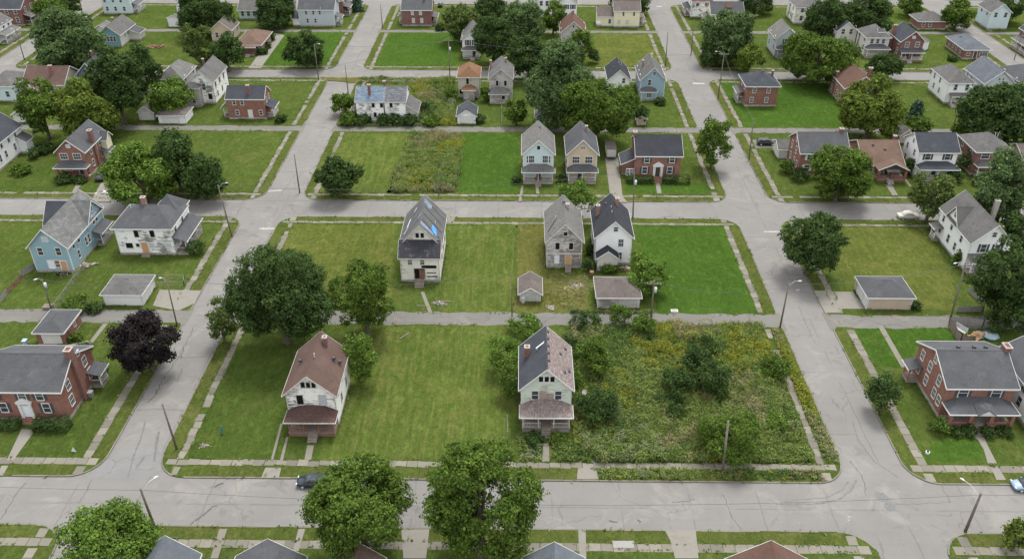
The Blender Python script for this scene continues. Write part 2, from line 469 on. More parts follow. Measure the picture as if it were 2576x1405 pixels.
# ------------------------------------------------------------------ mesh helpers
class MB:
    def __init__(self):
        self.v, self.f, self.mi = [], [], []
    def face(self, pts, mi=0):
        i = len(self.v)
        self.v += [tuple(p) for p in pts]
        self.f.append(tuple(range(i, i + len(pts))))
        self.mi.append(mi)
    def box(self, x0, x1, y0, y1, z0, z1, mi=0):
        i = len(self.v)
        self.v += [(x0, y0, z0), (x1, y0, z0), (x1, y1, z0), (x0, y1, z0), (x0, y0, z1), (x1, y0, z1), (x1, y1, z1), (x0, y1, z1)]
        for q in ((0, 3, 2, 1), (4, 5, 6, 7), (0, 1, 5, 4), (1, 2, 6, 5), (2, 3, 7, 6), (3, 0, 4, 7)):
            self.f.append(tuple(i + k for k in q))
            self.mi.append(mi)
        return self
    def shell(self, verts, faces, t, mi=None):
        """a sheet given a vertical thickness t"""
        i, n = len(self.v), len(verts)
        self.v += [tuple(p) for p in verts] + [(p[0], p[1], p[2] - t) for p in verts]
        edges = {}
        for k, f in enumerate(faces):
            m = mi[k] if mi else 0
            self.f.append(tuple(i + a for a in f)); self.mi.append(m)
            self.f.append(tuple(i + n + a for a in reversed(f))); self.mi.append(m)
            for a, b in zip(f, f[1:] + f[:1]):
                edges[(a, b)] = m
        for (a, b), m in edges.items():
            if (b, a) not in edges:
                self.f.append((i + b, i + a, i + n + a, i + n + b)); self.mi.append(m)
        return [e for e in edges if (e[1], e[0]) not in edges]
    def tube(self, pts, rads, n=6, cap=True):
        from mathutils import Vector
        pts = [Vector(p) for p in pts]
        rings = []
        for k, p in enumerate(pts):
            d = (pts[min(k + 1, len(pts) - 1)] - pts[max(k - 1, 0)]).normalized()
            a = Vector((1, 0, 0)) if abs(d.x) < 0.9 else Vector((0, 1, 0))
            u = d.cross(a).normalized()
            w = d.cross(u)
            r = rads[k] if hasattr(rads, '__len__') else rads
            i = len(self.v)
            for j in range(n):
                t = 2 * math.pi * j / n
                self.v.append(tuple(p + r * (math.cos(t) * u + math.sin(t) * w)))
            rings.append(i)
        for a, b in zip(rings, rings[1:]):
            for j in range(n):
                self.f.append((a + j, a + (j + 1) % n, b + (j + 1) % n, b + j)); self.mi.append(0)
        if cap:
            self.f.append(tuple(rings[0] + j for j in reversed(range(n)))); self.mi.append(0)
            self.f.append(tuple(rings[-1] + j for j in range(n))); self.mi.append(0)
        return self
    def mesh(self, name, mats):
        me = bpy.data.meshes.new(name)
        me.from_pydata(self.v, [], self.f)
        for m in (mats if isinstance(mats, (list, tuple)) else [mats]):
            me.materials.append(m)
        if any(self.mi):
            me.polygons.foreach_set('material_index', self.mi)
        me.update()
        return me
    def build(self, name, mats, parent=None, loc=(0, 0, 0), smooth=False):
        me = self.mesh(name, mats)
        if smooth:
            me.polygons.foreach_set('use_smooth', [True] * len(me.polygons))
        return link(name, me, parent, loc)

def link(name, me, parent=None, loc=(0, 0, 0)):
    o = bpy.data.objects.new(name, me)
    COL.objects.link(o)
    o.location = loc
    if parent:
        o.parent = parent
    return o

def tag(o, label, cat, group=None, kind=None):
    o['label'] = label
    o['category'] = cat
    if group:
        o['group'] = group
    if kind:
        o['kind'] = kind
    return o

def thing(name, label, cat, loc, group=None, rot=0.0):
    o = bpy.data.objects.new(name, None)
    COL.objects.link(o)
    o.empty_display_size = 0.5
    o.location = loc
    o.rotation_euler = (0, 0, rot)
    return tag(o, label, cat, group)

def struct(o, label=None, cat=None):
    o['kind'] = 'structure'
    if label:
        o['label'] = label
        o['category'] = cat or o.name.split('.')[0].replace('_', ' ')
    return o
# ------------------------------------------------------------------ ground, roads, blocks
mb = MB()
mb.face([(-1500, -400, -0.08), (1500, -400, -0.08), (1500, 2600, -0.08), (-1500, 2600, -0.08)])
struct(mb.build('ground', M['grass']), 'wide flat grassy ground carrying the streets and lots', 'ground')
mb = MB()
mb.face([(-260, 20, 0), (260, 20, 0), (260, 420, 0), (-260, 420, 0)])
struct(mb.build('road', M['road']), 'worn light grey cracked road surface of the street grid', 'road')

def arc_rect(x0, x1, y0, y1, r):
    """outline from the south-west corner counter-clockwise, r = radii sw, se, ne, nw"""
    out = []
    for (cx, cy, a0, rr) in ((x0, y0, 180, r[0]), (x1, y0, 270, r[1]), (x1, y1, 0, r[2]), (x0, y1, 90, r[3])):
        sx = 1 if cx == x0 else -1
        sy = 1 if cy == y0 else -1
        ox, oy = cx + sx * rr, cy + sy * rr
        n = 9 if rr > 2 else 4
        for k in range(n):
            a = R(a0 + 90 * k / (n - 1))
            out.append((ox + rr * math.cos(a), oy + rr * math.sin(a)))
    return out

COLS_LOW = [(-250, -158.2), (-150.3, -56.9), (-49.4, 44.1), (52.3, 143.5), (151.5, 250)]
COLS_UP = [(-250, -158.2), (-150.3, -54.9), (-46.9, 44.1), (52.6, 143.5), (151.5, 250)]
ROWS = [(25, 73.1, 'n'), (81.3, 116.7, 's'), (119.7, 153.8, 'n'), (161.1, 197.9, 's'), (200.3, 235.7, 'n'),
        (242.4, 278.7, 's'), (280.6, 312.2, 'n'), (320, 400, 's')]
jit = random.Random(3)
wv = MB()
for (ya, yb, side) in ROWS:
    for (xa, xb) in (COLS_LOW if ya < 157 else COLS_UP):
        big, sm = 4.2, 1.2
        if side == 's':
            r = (big, big, sm, sm)
        else:
            r = (sm, sm, big, big)
        if ya < 60: r = (0.5, 0.5, big, big)
        if ya > 315: r = (big, big, 0.5, 0.5)
        ol = arc_rect(xa, xb, ya, yb, r)
        mb = MB()
        n = len(ol)
        mb.face([(x, y, UP) for x, y in ol])
        for k in range(n):
            a, b = ol[k], ol[(k + 1) % n]
            mb.face([(*a, -0.05), (*b, -0.05), (*b, UP), (*a, UP)])
        struct(mb.build('lawn', M['grass']), 'mown grass block with kerbed edges between the streets', 'lawn')
        # kerb along the three street sides, laid as separate stones
        if side == 's':
            order = [p for p in ol if True]
            k0 = max(range(n), key=lambda k: (round(ol[k][1], 3), -ol[k][0]))     # north-west end
            seq = [ol[(k0 + k) % n] for k in range(n)]
            # walk west side down, along the south, up the east side
            ne = max(range(n), key=lambda k: (round(seq[k][1], 3), seq[k][0]))
            path = [p for p in seq[:ne + 1]]
        else:
            k0 = min(range(n), key=lambda k: (round(ol[k][1], 3), -ol[k][0]))     # south-east end
            seq = [ol[(k0 + k) % n] for k in range(n)]
            sw = min(range(n), key=lambda k: (round(seq[k][1], 3), seq[k][0]))
            path = [p for p in seq[:sw + 1]]
        kb = MB()
        for a, b in zip(path, path[1:]):
            L = math.dist(a, b)
            if L < 0.05: continue
            m = max(1, int(L / 2.4))
            dx, dy = (b[0] - a[0]) / L, (b[1] - a[1]) / L
            nx, ny = dy, -dx          # outward (path is counter-clockwise)
            for k in range(m):
                s0, s1 = L * k / m, L * (k + 1) / m - (0.03 if m > 1 else -0.02)
                dz = jit.uniform(-0.025, 0.02)
                o0 = 0.02 + jit.uniform(-0.02, 0.02)
                q = []
                for (s, off) in ((s0, o0 - 0.19), (s1, o0 - 0.19), (s1, o0), (s0, o0)):
                    q.append((a[0] + dx * s + nx * off, a[1] + dy * s + ny * off))
                if jit.random() < 0.07: continue     # a broken stone
                z = UP + 0.025 + dz
                kb.face([(*p, z) for p in reversed(q)])
                kb.face([(*q[3], -0.02), (*q[2], -0.02), (*q[2], z), (*q[3], z)])
        struct(kb.build('kerb', M['kerb']), 'pale concrete kerb stones round a grass block', 'kerb')

# alleys: a raised lane between the half blocks
for (y0, y1) in ((116.4, 120.0), (197.6, 200.6), (278.4, 280.9)):
    for (xa, xb) in (COLS_LOW if y0 < 157 else COLS_UP):
        mb = MB()
        xs = np.linspace(xa + 1.0, xb - 1.0, 60)
        top, bot = [], []
        for x in xs:
            top.append((x, y1 + jit.uniform(-0.25, 0.3), UP + 0.006))
            bot.append((x, y0 + jit.uniform(-0.3, 0.25), UP + 0.006))
        for k in range(59):
            mb.face([bot[k], bot[k + 1], top[k + 1], top[k]])
        for sgn, x in ((-1, xa), (1, xb)):     # ramps down to the road
            e = (bot[0], top[0]) if sgn < 0 else (bot[-1], top[-1])
            xr = x + sgn * 0.5
            q = [e[0], (xr, y0 - 0.9, 0.006), (xr, y1 + 0.9, 0.006), e[1]]
            mb.face(q if sgn > 0 else q[::-1])
        struct(mb.build('alley', M['alley']), 'narrow patched back alley crossing the block', 'alley')

# pavements: single flags, a little uneven
def flags(mb, x0, x1, y0, y1, along, z, gap=0.05, L=1.5, wear=0.1):
    s, e = (x0, x1) if along == 'x' else (y0, y1)
    while s < e - 0.3:
        l = min(L, e - s) - gap
        if jit.random() > wear * 0.08:
            dz = jit.uniform(-0.012, 0.012)
            w0, w1 = jit.uniform(0, wear), jit.uniform(0, wear)
            if along == 'x':
                q = [(s, y0 + w0), (s + l, y0 + w0 * 0.6), (s + l, y1 - w1), (s, y1 - w1 * 0.5)]
            else:
                q = [(x0 + w0, s), (x1 - w1, s), (x1 - w1 * .5, s + l), (x0 + w0 * .6, s + l)]
            q = [(px + jit.uniform(-.04, .04) * wear * 5, py + jit.uniform(-.04, .04) * wear * 5) for px, py in q]
            mb.face([(*p, z + dz) for p in q])
        s += L
for (ya, yb, side) in ROWS:
    for ci, (xa, xb) in enumerate(COLS_LOW if ya < 157 else COLS_UP):
        if ya > 315: continue
        mb = MB()
        far = ya > 157
        ve, wd = (1.9, 1.05) if far else (2.15, 1.3)
        wear = 0.1 if (ya < 60 or (ci in (1, 3) and ya < 100)) else 0.34
        if side == 's':
            yy = (ya + ve, ya + ve + wd)
        else:
            if 150 < yb < 160: ve, wd = 1.9, 0.95
            yy = (yb - ve - wd, yb - ve)
        flags(mb, xa + 1.0, xb - 1.0, yy[0], yy[1], 'x', UP + 0.020, wear=wear)
        vw = 2.15 if not far else 1.9
        y_lo = ya + (0.4 if side == 's' else 0.9)
        y_hi = yb - (0.9 if side == 's' else 0.4)
        for xs in ((xa + vw, xa + vw + 1.3), (xb - vw - 1.3, xb - vw)):
            # the flags of the two directions butt at the crossing
            if side == 's':
                flags(mb, xs[0], xs[1], y_lo, yy[0] - 0.03, 'y', UP + 0.024, wear=wear)
                flags(mb, xs[0], xs[1], yy[1] + 0.03, y_hi, 'y', UP + 0.024, wear=wear)
            else:
                flags(mb, xs[0], xs[1], y_lo, yy[0] - 0.03, 'y', UP + 0.024, wear=wear)
                flags(mb, xs[0], xs[1], yy[1] + 0.03, y_hi, 'y', UP + 0.024, wear=wear)
        struct(mb.build('pavement', M['walk']), 'narrow pavement of worn concrete flags beside the street', 'pavement')
        # the verge between pavement and kerb is rougher and drier grass
        vb = MB()
        z = UP + 0.008
        if side == 's':
            vb.face([(xa + 3.5, ya + 0.2, z), (xb - 3.5, ya + 0.2, z), (xb - 3.5, yy[0], z), (xa + 3.5, yy[0], z)])
            ys = (ya + 3.6, yb - 1.3)
        else:
            vb.face([(xa + 3.5, yy[1], z), (xb - 3.5, yy[1], z), (xb - 3.5, yb - 0.2, z), (xa + 3.5, yb - 0.2, z)])
            ys = (ya + 1.3, yb - 3.6)
        vb.face([(xa + .2, ys[0], z), (xa + vw, ys[0], z), (xa + vw, ys[1], z), (xa + .2, ys[1], z)])
        vb.face([(xb - vw, ys[0], z), (xb - .2, ys[0], z), (xb - .2, ys[1], z), (xb - vw, ys[1], z)])
        struct(vb.build('verge', M['verge']), 'strip of rough grass between pavement and kerb', 'verge')

def patch(name, mat, pts, z, label, rag=0.0, n=1, kind_thing=True):
    """ground sheet with corners at print pixels; rag frays its outline"""
    w = [G(x, y)[:2] for x, y in pts]
    out = []
    for a, b in zip(w, w[1:] + w[:1]):
        L = math.dist(a, b)
        m = max(1, int(L / 1.2)) if rag else 1
        for k in range(m):
            f = k / m
            out.append((a[0] + (b[0] - a[0]) * f + jit.uniform(-rag, rag), a[1] + (b[1] - a[1]) * f + jit.uniform(-rag, rag), UP + z))
    ar = sum(p[0] * q[1] - q[0] * p[1] for p, q in zip(out, out[1:] + out[:1]))
    mb = MB()
    mb.face(out if ar > 0 else out[::-1])
    return struct(mb.build(name, mat), label, name.replace('_', ' '))

LOTS = [
    ('vivid', [(1598, 566), (1822, 566), (1906, 789), (1650, 789)], 'bright green corner lot mown smooth'),
    ('olive', [(742, 565), (995, 565), (985, 785), (880, 785), (700, 640)], 'olive mown lot beside the tarpaulin house'),
    ('striped', [(1130, 566), (1300, 566), (1288, 788), (1108, 788)], 'faded striped lot between the two empty houses'),
    ('dry', [(1303, 566), (1372, 566), (1374, 690), (1480, 690), (1480, 786), (1296, 788)], 'dry golden grass strip beside the grey house'),
    ('striped', [(893, 822), (1262, 822), (1278, 1156), (800, 1156)], 'broad mown front lot with faint mowing lines'),
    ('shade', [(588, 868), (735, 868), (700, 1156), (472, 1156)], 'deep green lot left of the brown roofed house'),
    ('striped', [(848, 336), (1022, 336), (985, 486), (782, 486)], 'striped mown lot behind the street corner'),
    ('vivid', [(1170, 336), (1306, 336), (1302, 486), (1150, 486)], 'green striped lot beside the pale blue house'),
    ('olive', [(2105, 572), (2325, 572), (2395, 690), (2400, 780), (2320, 780), (2110, 690)], 'yellowing lot right of the round tree'),
    ('vivid', [(1120, 86), (1150, 86), (1150, 166), (1010, 168), (945, 166), (985, 84)], 'bright lot at the upper crossing'),
    ('olive', [(1630, 86), (1645, 86), (1680, 166), (1500, 168), (1495, 86)], 'mown lot with curved wheel marks'),
    ('vivid', [(690, 85), (870, 84), (830, 166), (655, 166)], 'corner lot round the dark tree'),
    ('vivid', [(1575, 460), (1800, 462), (1795, 486), (1575, 486)], 'neat lawn before the brick house'),
    ('vivid', [(2370, 1095), (2460, 1110), (2480, 1160), (2300, 1160)], 'neat dark lawn before the right brick house'),
    ('vivid', [(1812, 206), (2100, 206), (2150, 318), (1868, 318)], 'green lot beside the square brick house'),
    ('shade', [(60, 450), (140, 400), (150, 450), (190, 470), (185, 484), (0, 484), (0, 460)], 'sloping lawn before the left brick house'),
    ('vivid', [(2140, 822), (2384, 822), (2412, 866), (2306, 868), (2278, 925), (2200, 922)], 'green side lawn crossed by a thin path'),
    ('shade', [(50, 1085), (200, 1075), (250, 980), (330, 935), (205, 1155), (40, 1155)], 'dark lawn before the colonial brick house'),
    ('soil', [(1440, 822), (1915, 822), (1990, 960), (2050, 1165), (1505, 1165), (1440, 1100)], 'rank earth of the overgrown lot'),
    ('soil', [(1028, 336), (1160, 336), (1150, 487), (975, 487)], 'rank earth of the weedy strip'),
    ('soil', [(1055, 205), (1145, 200), (1150, 318), (1045, 320), (1030, 260)], 'rank earth behind the blue roofed ruin'),
    ('dry', [(770, 195), (1140, 196), (1140, 206), (905, 212), (880, 210)], 'dry roadside grass at the upper corner'),
]
for k, (m, pts, lab) in enumerate(LOTS):
    patch('lawn', M[m], pts, 0.004, lab, 0.5)

DRIVES = [
    ('driveway', [(1522, 398), (1555, 398), (1566, 495), (1578, 510), (1530, 510), (1535, 495)], 'long pale concrete drive beside the brick colonial', 'drive'),
    ('walkway', [(1648, 458), (1659, 458), (1664, 488), (1653, 488)], 'front path of the brick colonial', 'drive'),
    ('walkway', [(773, 1121), (790, 1121), (783, 1158), (766, 1158)], 'front path of the peeling house', 'walk'),
    ('driveway', [(706, 1066), (712, 1066), (687, 1160), (681, 1160)], 'outer wheel track of the vanished drive', 'walk'),
    ('driveway', [(720, 1100), (726, 1100), (712, 1160), (704, 1160)], 'inner wheel track of the vanished drive', 'walk'),
    ('driveway', [(668, 1177), (708, 1177), (702, 1203), (657, 1203)], 'cracked apron at the left kerb', 'drive'),
    ('walkway', [(1366, 1116), (1381, 1116), (1382, 1162), (1364, 1162)], 'front path of the mint house', 'walk'),
    ('driveway', [(1454, 1178), (1499, 1178), (1506, 1206), (1451, 1206)], 'broken apron beside the overgrown lot', 'drive'),
    ('driveway', [(1459, 1128), (1465, 1128), (1465, 1164), (1458, 1164)], 'left wheel strip in the weeds', 'walk'),
    ('driveway', [(1489, 1136), (1494, 1136), (1497, 1164), (1488, 1164)], 'right wheel strip in the weeds', 'walk'),
    ('driveway', [(1672, 1334), (1750, 1334), (1757, 1405), (1698, 1405), (1686, 1360)], 'flared pale drive at the near kerb', 'drive'),
    ('walkway', [(1454, 1333), (1473, 1333), (1475, 1405), (1458, 1405)], 'straight path crossing the near verge', 'drive'),
    ('driveway', [(1010, 1332), (1080, 1332), (1072, 1405), (1015, 1405)], 'shaded drive between the two big trees', 'drive'),
    ('walkway', [(751, 1331), (768, 1331), (752, 1387), (737, 1387)], 'path crossing the verge near the dark hip roof', 'drive'),
    ('walkway', [(552, 1331), (572, 1331), (549, 1405), (530, 1405)], 'flagged path right of the blue grey roof', 'walk'),
    ('walkway', [(2444, 1094), (2472, 1094), (2482, 1118), (2507, 1166), (2484, 1166), (2474, 1132), (2460, 1108)], 'curving front path of the right brick house', 'drive'),
    ('walkway', [(2494, 1180), (2514, 1180), (2530, 1208), (2506, 1208)], 'path over the verge at the right', 'drive'),
    ('walkway', [(2207, 820), (2221, 820), (2281, 925), (2267, 925)], 'thin side path to the right brick house', 'walk'),
    ('driveway', [(2047, 732), (2085, 732), (2114, 788), (2076, 788)], 'cracked apron at the tan garage', 'drive'),
    ('driveway', [(2089, 735), (2146, 735), (2178, 778), (2112, 778)], 'broken concrete pad before the tan garage', 'drive'),
    ('driveway', [(402, 730), (506, 732), (492, 762), (450, 783), (385, 770)], 'weedy concrete pad before the white garage', 'drive'),
    ('driveway', [(98, 866), (150, 868), (145, 879), (88, 880)], 'short apron of the brick garage', 'drive'),
    ('walkway', [(260, 815), (272, 815), (219, 883), (208, 883)], 'back path from the alley', 'walk'),
    ('walkway', [(152, 873), (222, 857), (226, 862), (156, 880)], 'curved path to the brick garage', 'walk'),
    ('walkway', [(55, 1080), (90, 1082), (35, 1158), (18, 1158)], 'front path of the left colonial', 'drive'),
    ('walkway', [(5, 1172), (22, 1172), (8, 1197), (-8, 1197)], 'path over the left verge', 'drive'),
    ('walkway', [(196, 458), (208, 460), (191, 487), (180, 487)], 'front path of the gabled brick house', 'walk'),
    ('driveway', [(254, 462), (287, 462), (280, 509), (228, 509)], 'broken drive beside the gabled brick house', 'drive'),
    ('walkway', [(2227, 466), (2243, 466), (2259, 493), (2245, 493)], 'front path of the bungalow', 'walk'),
    ('walkway', [(2264, 440), (2269, 440), (2293, 470), (2288, 470)], 'narrow strip beside the bungalow', 'walk'),
    ('driveway', [(1893, 353), (1952, 351), (1957, 373), (1900, 374)], 'grey parking pad off the alley', 'alley'),
    ('driveway', [(690, 84), (716, 90), (656, 173), (625, 173)], 'pale drive beside the small bungalow', 'drive'),
    ('walkway', [(1058, 735), (1067, 735), (1089, 790), (1079, 790)], 'broken path behind the tarpaulin house', 'walk'),
    ('walkway', [(1347, 470), (1354, 470), (1357, 489), (1349, 489)], 'front path of the pale blue house', 'walk'),
    ('walkway', [(1312, 468), (1317, 468), (1312, 508), (1304, 508)], 'side strip of the pale blue house', 'walk'),
    ('driveway', [(2310, 468), (2326, 468), (2340, 490), (2322, 490)], 'path before the shuttered white house', 'walk'),
    ('walkway', [(1040, 547), (1085, 547), (1085, 560), (1035, 560)], 'path to the kerb beyond the tarpaulin house', 'walk'),
    ('walkway', [(1115, 547), (1145, 547), (1140, 562), (1110, 562)], 'stepped path to the kerb', 'walk'),
]
for name, pts, lab, m in DRIVES:
    patch(name, M[m], pts, 0.034, lab)

# painted stop lines, relaid pavement bays, manhole lids
def roadmark(name, pts, z, mat, lab):
    w = [G(x, y)[:2] for x, y in pts]
    ar = sum(p[0] * q[1] - q[0] * p[1] for p, q in zip(w, w[1:] + w[:1]))
    mb = MB()
    mb.face([(*p, z) for p in (w if ar > 0 else w[::-1])])
    return struct(mb.build(name, mat), lab, name.replace('_', ' '))
for pts, lab in (([(653, 573), (698, 573), (697, 576.5), (652, 576.5)], 'faded white stop line at the middle crossing'),
                 ([(666, 480), (708, 477), (708, 479.5), (666, 482.5)], 'faint white stop line above the middle crossing'),
                 ([(1922, 581), (1962, 581), (1963, 584), (1922, 584)], 'white stop line near the round tree'),
                 ([(1742, 208), (1772, 209), (1774, 212), (1744, 212)], 'white stop line at the upper right crossing'),
                 ([(1652, 16), (1664, 16), (1665, 18), (1652, 18)], 'far white stop line'),
                 ([(2002, 727), (2011, 727), (2012, 731), (2003, 731)], 'white paint patch on the right road')):
    roadmark('stop_line', pts, 0.005, M['paint_line'], lab)
roadmark('road_patch', [(302, 1127), (345, 1123), (420, 1130), (408, 1170), (372, 1202), (215, 1202), (270, 1160)], 0.004, M['newpave'], 'lighter concrete apron at the lower left crossing')
roadmark('pavement_patch', [(1540, 1361), (1594, 1361), (1595, 1379), (1543, 1379)], UP + 0.05, plain('new_flag', (0.235, 0.23, 0.22), var=0.08), 'two new white flags in the near pavement')
for (x, y, r, lab) in ((2239, 1273, 0.75, 'round iron manhole lid at the lower right crossing'), (2218, 1249, 0.85, 'dark round repair patch in the lower right crossing'),
                       (300, 1345 - 90, 0.55, 'small iron lid in the lower street'), (2070, 563, 0.5, 'pale round lid at the middle right crossing'), (634, 562, 0.5, 'iron lid in the middle left crossing')):
    c = G(x, y)
    mb = MB()
    mb.face([(c[0] + r * math.cos(a), c[1] + r * math.sin(a), 0.007) for a in np.linspace(0, 2 * math.pi, 20, endpoint=False)])
    mb.face([(c[0] + .8 * r * math.cos(a), c[1] + .8 * r * math.sin(a), 0.011) for a in np.linspace(0, 2 * math.pi, 20, endpoint=False)])
    struct(mb.build('manhole_cover', M['asphalt']), lab, 'manhole cover')

# tar-filled cracks and old tyre tracks followed from the print
crk = plain('crack_filler', (0.075, 0.073, 0.072), var=0.3)
trk = plain('tyre_mark_rubber', (0.120, 0.118, 0.117), var=0.3)
def crackline(pts, w, mat, lab, z=0.0065, wob=.18):
    P = [G(*p)[:2] for p in pts]
    Q = []
    for a, b in zip(P, P[1:]):
        n = max(2, int(math.dist(a, b) / .5))
        Q += [(a[0] + (b[0] - a[0]) * k / n + jit.uniform(-wob, wob), a[1] + (b[1] - a[1]) * k / n + jit.uniform(-wob, wob)) for k in range(n)]
    Q.append(P[-1])
    mb = MB()
    for a, b in zip(Q, Q[1:]):
        L = max(.01, math.dist(a, b)); nx, ny = -(b[1] - a[1]) / L, (b[0] - a[0]) / L
        u, v = w * jit.uniform(.3, .8), w * jit.uniform(.3, .8)
        mb.face([(a[0] - nx * u, a[1] - ny * u, z), (b[0] - nx * v, b[1] - ny * v, z), (b[0] + nx * v, b[1] + ny * v, z), (a[0] + nx * u, a[1] + ny * u, z)])
    struct(mb.build('road_crack', mat), lab, 'road crack')
for k, (pts, w) in enumerate([([(487, 822), (470, 860), (452, 895), (420, 938)], .10), ([(463, 875), (455, 902)], .12), ([(459, 928), (447, 957)], .10), ([(415, 945), (400, 975), (385, 1000), (372, 1012)], .13),
        ([(416, 897), (450, 899), (530, 897)], .07), ([(345, 1030), (395, 1028), (468, 1031)], .08), ([(430, 952), (405, 968)], .07), ([(1995, 757), (2060, 760)], .06), ([(2008, 770), (2030, 815), (2050, 862)], .07),
        ([(2100, 868), (2112, 890)], .09), ([(2137, 1155), (2170, 1200), (2180, 1245)], .08), ([(65, 1212), (40, 1247), (12, 1290), (2, 1305)], .10), ([(232, 1206), (200, 1262)], .08), ([(545, 1268), (505, 1298), (478, 1320)], .22),
        ([(1820, 1245), (1840, 1300), (1866, 1331)], .07), ([(2368, 1218), (2391, 1262)], .07), ([(2245, 1268), (2391, 1262)], .05), ([(560, 1215), (540, 1224)], .25), ([(285, 1255), (275, 1268)], .3), ([(1660, 545), (1720, 547)], .12),
        ([(700, 517), (690, 545)], .07), ([(742, 440), (700, 500)], .06), ([(1920, 470), (1925, 500)], .09), ([(1750, 1255), (1690, 1262)], .08), ([(1530, 1310), (1555, 1312)], .2), ([(1605, 1306), (1612, 1312)], .3), ([(780, 330), (765, 352)], .07), ([(1880, 640), (1912, 690)], .07), ([(1905, 620), (1975, 624)], .06)]):
    crackline(pts, w, crk, 'dark irregular crack in the road surface')
for pts, w in (([(1950, 1267), (2060, 1266), (2110, 1255), (2142, 1232), (2155, 1205)], .2), ([(1990, 1258), (2080, 1250), (2118, 1232), (2135, 1210)], .13), ([(2145, 1060), (2160, 1110), (2200, 1160), (2260, 1200)], .18), ([(365, 1060), (355, 1100), (335, 1150), (322, 1200)], .2), ([(400, 1085), (392, 1120), (388, 1160)], .35), ([(640, 470), (600, 520), (560, 528)], .16)):
    crackline(pts, w, trk, 'faint dark tyre track sweeping through the crossing', .0055, .05)
# ------------------------------------------------------------------ houses
_win = {}
def win_mesh(w, h, style, fm):
    key = (round(w, 2), round(h, 2), style, fm)
    if key in _win: return _win[key]
    fr, pn = MB(), MB()
    t = 0.10
    y0, y1 = -0.07, 0.03          # frame stands proud of the wall (outward is -y)
    fr.box(-w/2 - t, -w/2, y0, y1, -t, h + t)
    fr.box(w/2, w/2 + t, y0, y1, -t, h + t)
    fr.box(-w/2, w/2, y0, y1, h, h + t * 1.3)
    fr.box(-w/2, w/2, y0 - .05, y1, -t * 1.1, 0)
    if style != 'open':
        fr.box(-w/2, w/2, y0 + .02, y1, h * .48, h * .48 + .07)
    if style == 'grid':
        for k in (1, 2):
            fr.box(-w/2 + w*k/3 - .02, -w/2 + w*k/3 + .02, y0 + .025, y1 - .005, 0, h * .48)
            fr.box(-w/2 + w*k/3 - .02, -w/2 + w*k/3 + .02, y0 + .025, y1 - .005, h * .48 + .07, h)
    pn.box(-w/2, w/2, -0.025, 0.02, 0, h)
    gm = {'open': 'hole', 'board': 'ply', 'brown': 'rust', 'blank': 'whiteboard', 'blind': 'blind'}.get(style, 'glass')
    sh = None
    if style == 'shut':
        s = MB()
        for sx in (-1, 1):
            a = sx * (w/2 + t + .02)
            b = sx * (w/2 + t + .42)
            s.box(min(a, b), max(a, b), -0.05, 0.02, -.05, h + .05)
        sh = s.mesh('shutter', M['darktrim'])
    elif style == 'wshut':
        s = MB()
        for sx in (-1, 1):
            a = sx * (w/2 + t + .02)
            b = sx * (w/2 + t + .42)
            s.box(min(a, b), max(a, b), -0.05, 0.02, -.05, h + .05)
        sh = s.mesh('shutter', M['trim'])
    r = (fr.mesh('window', M[fm]), pn.mesh('pane', M[gm]), sh)
    _win[key] = r
    return r

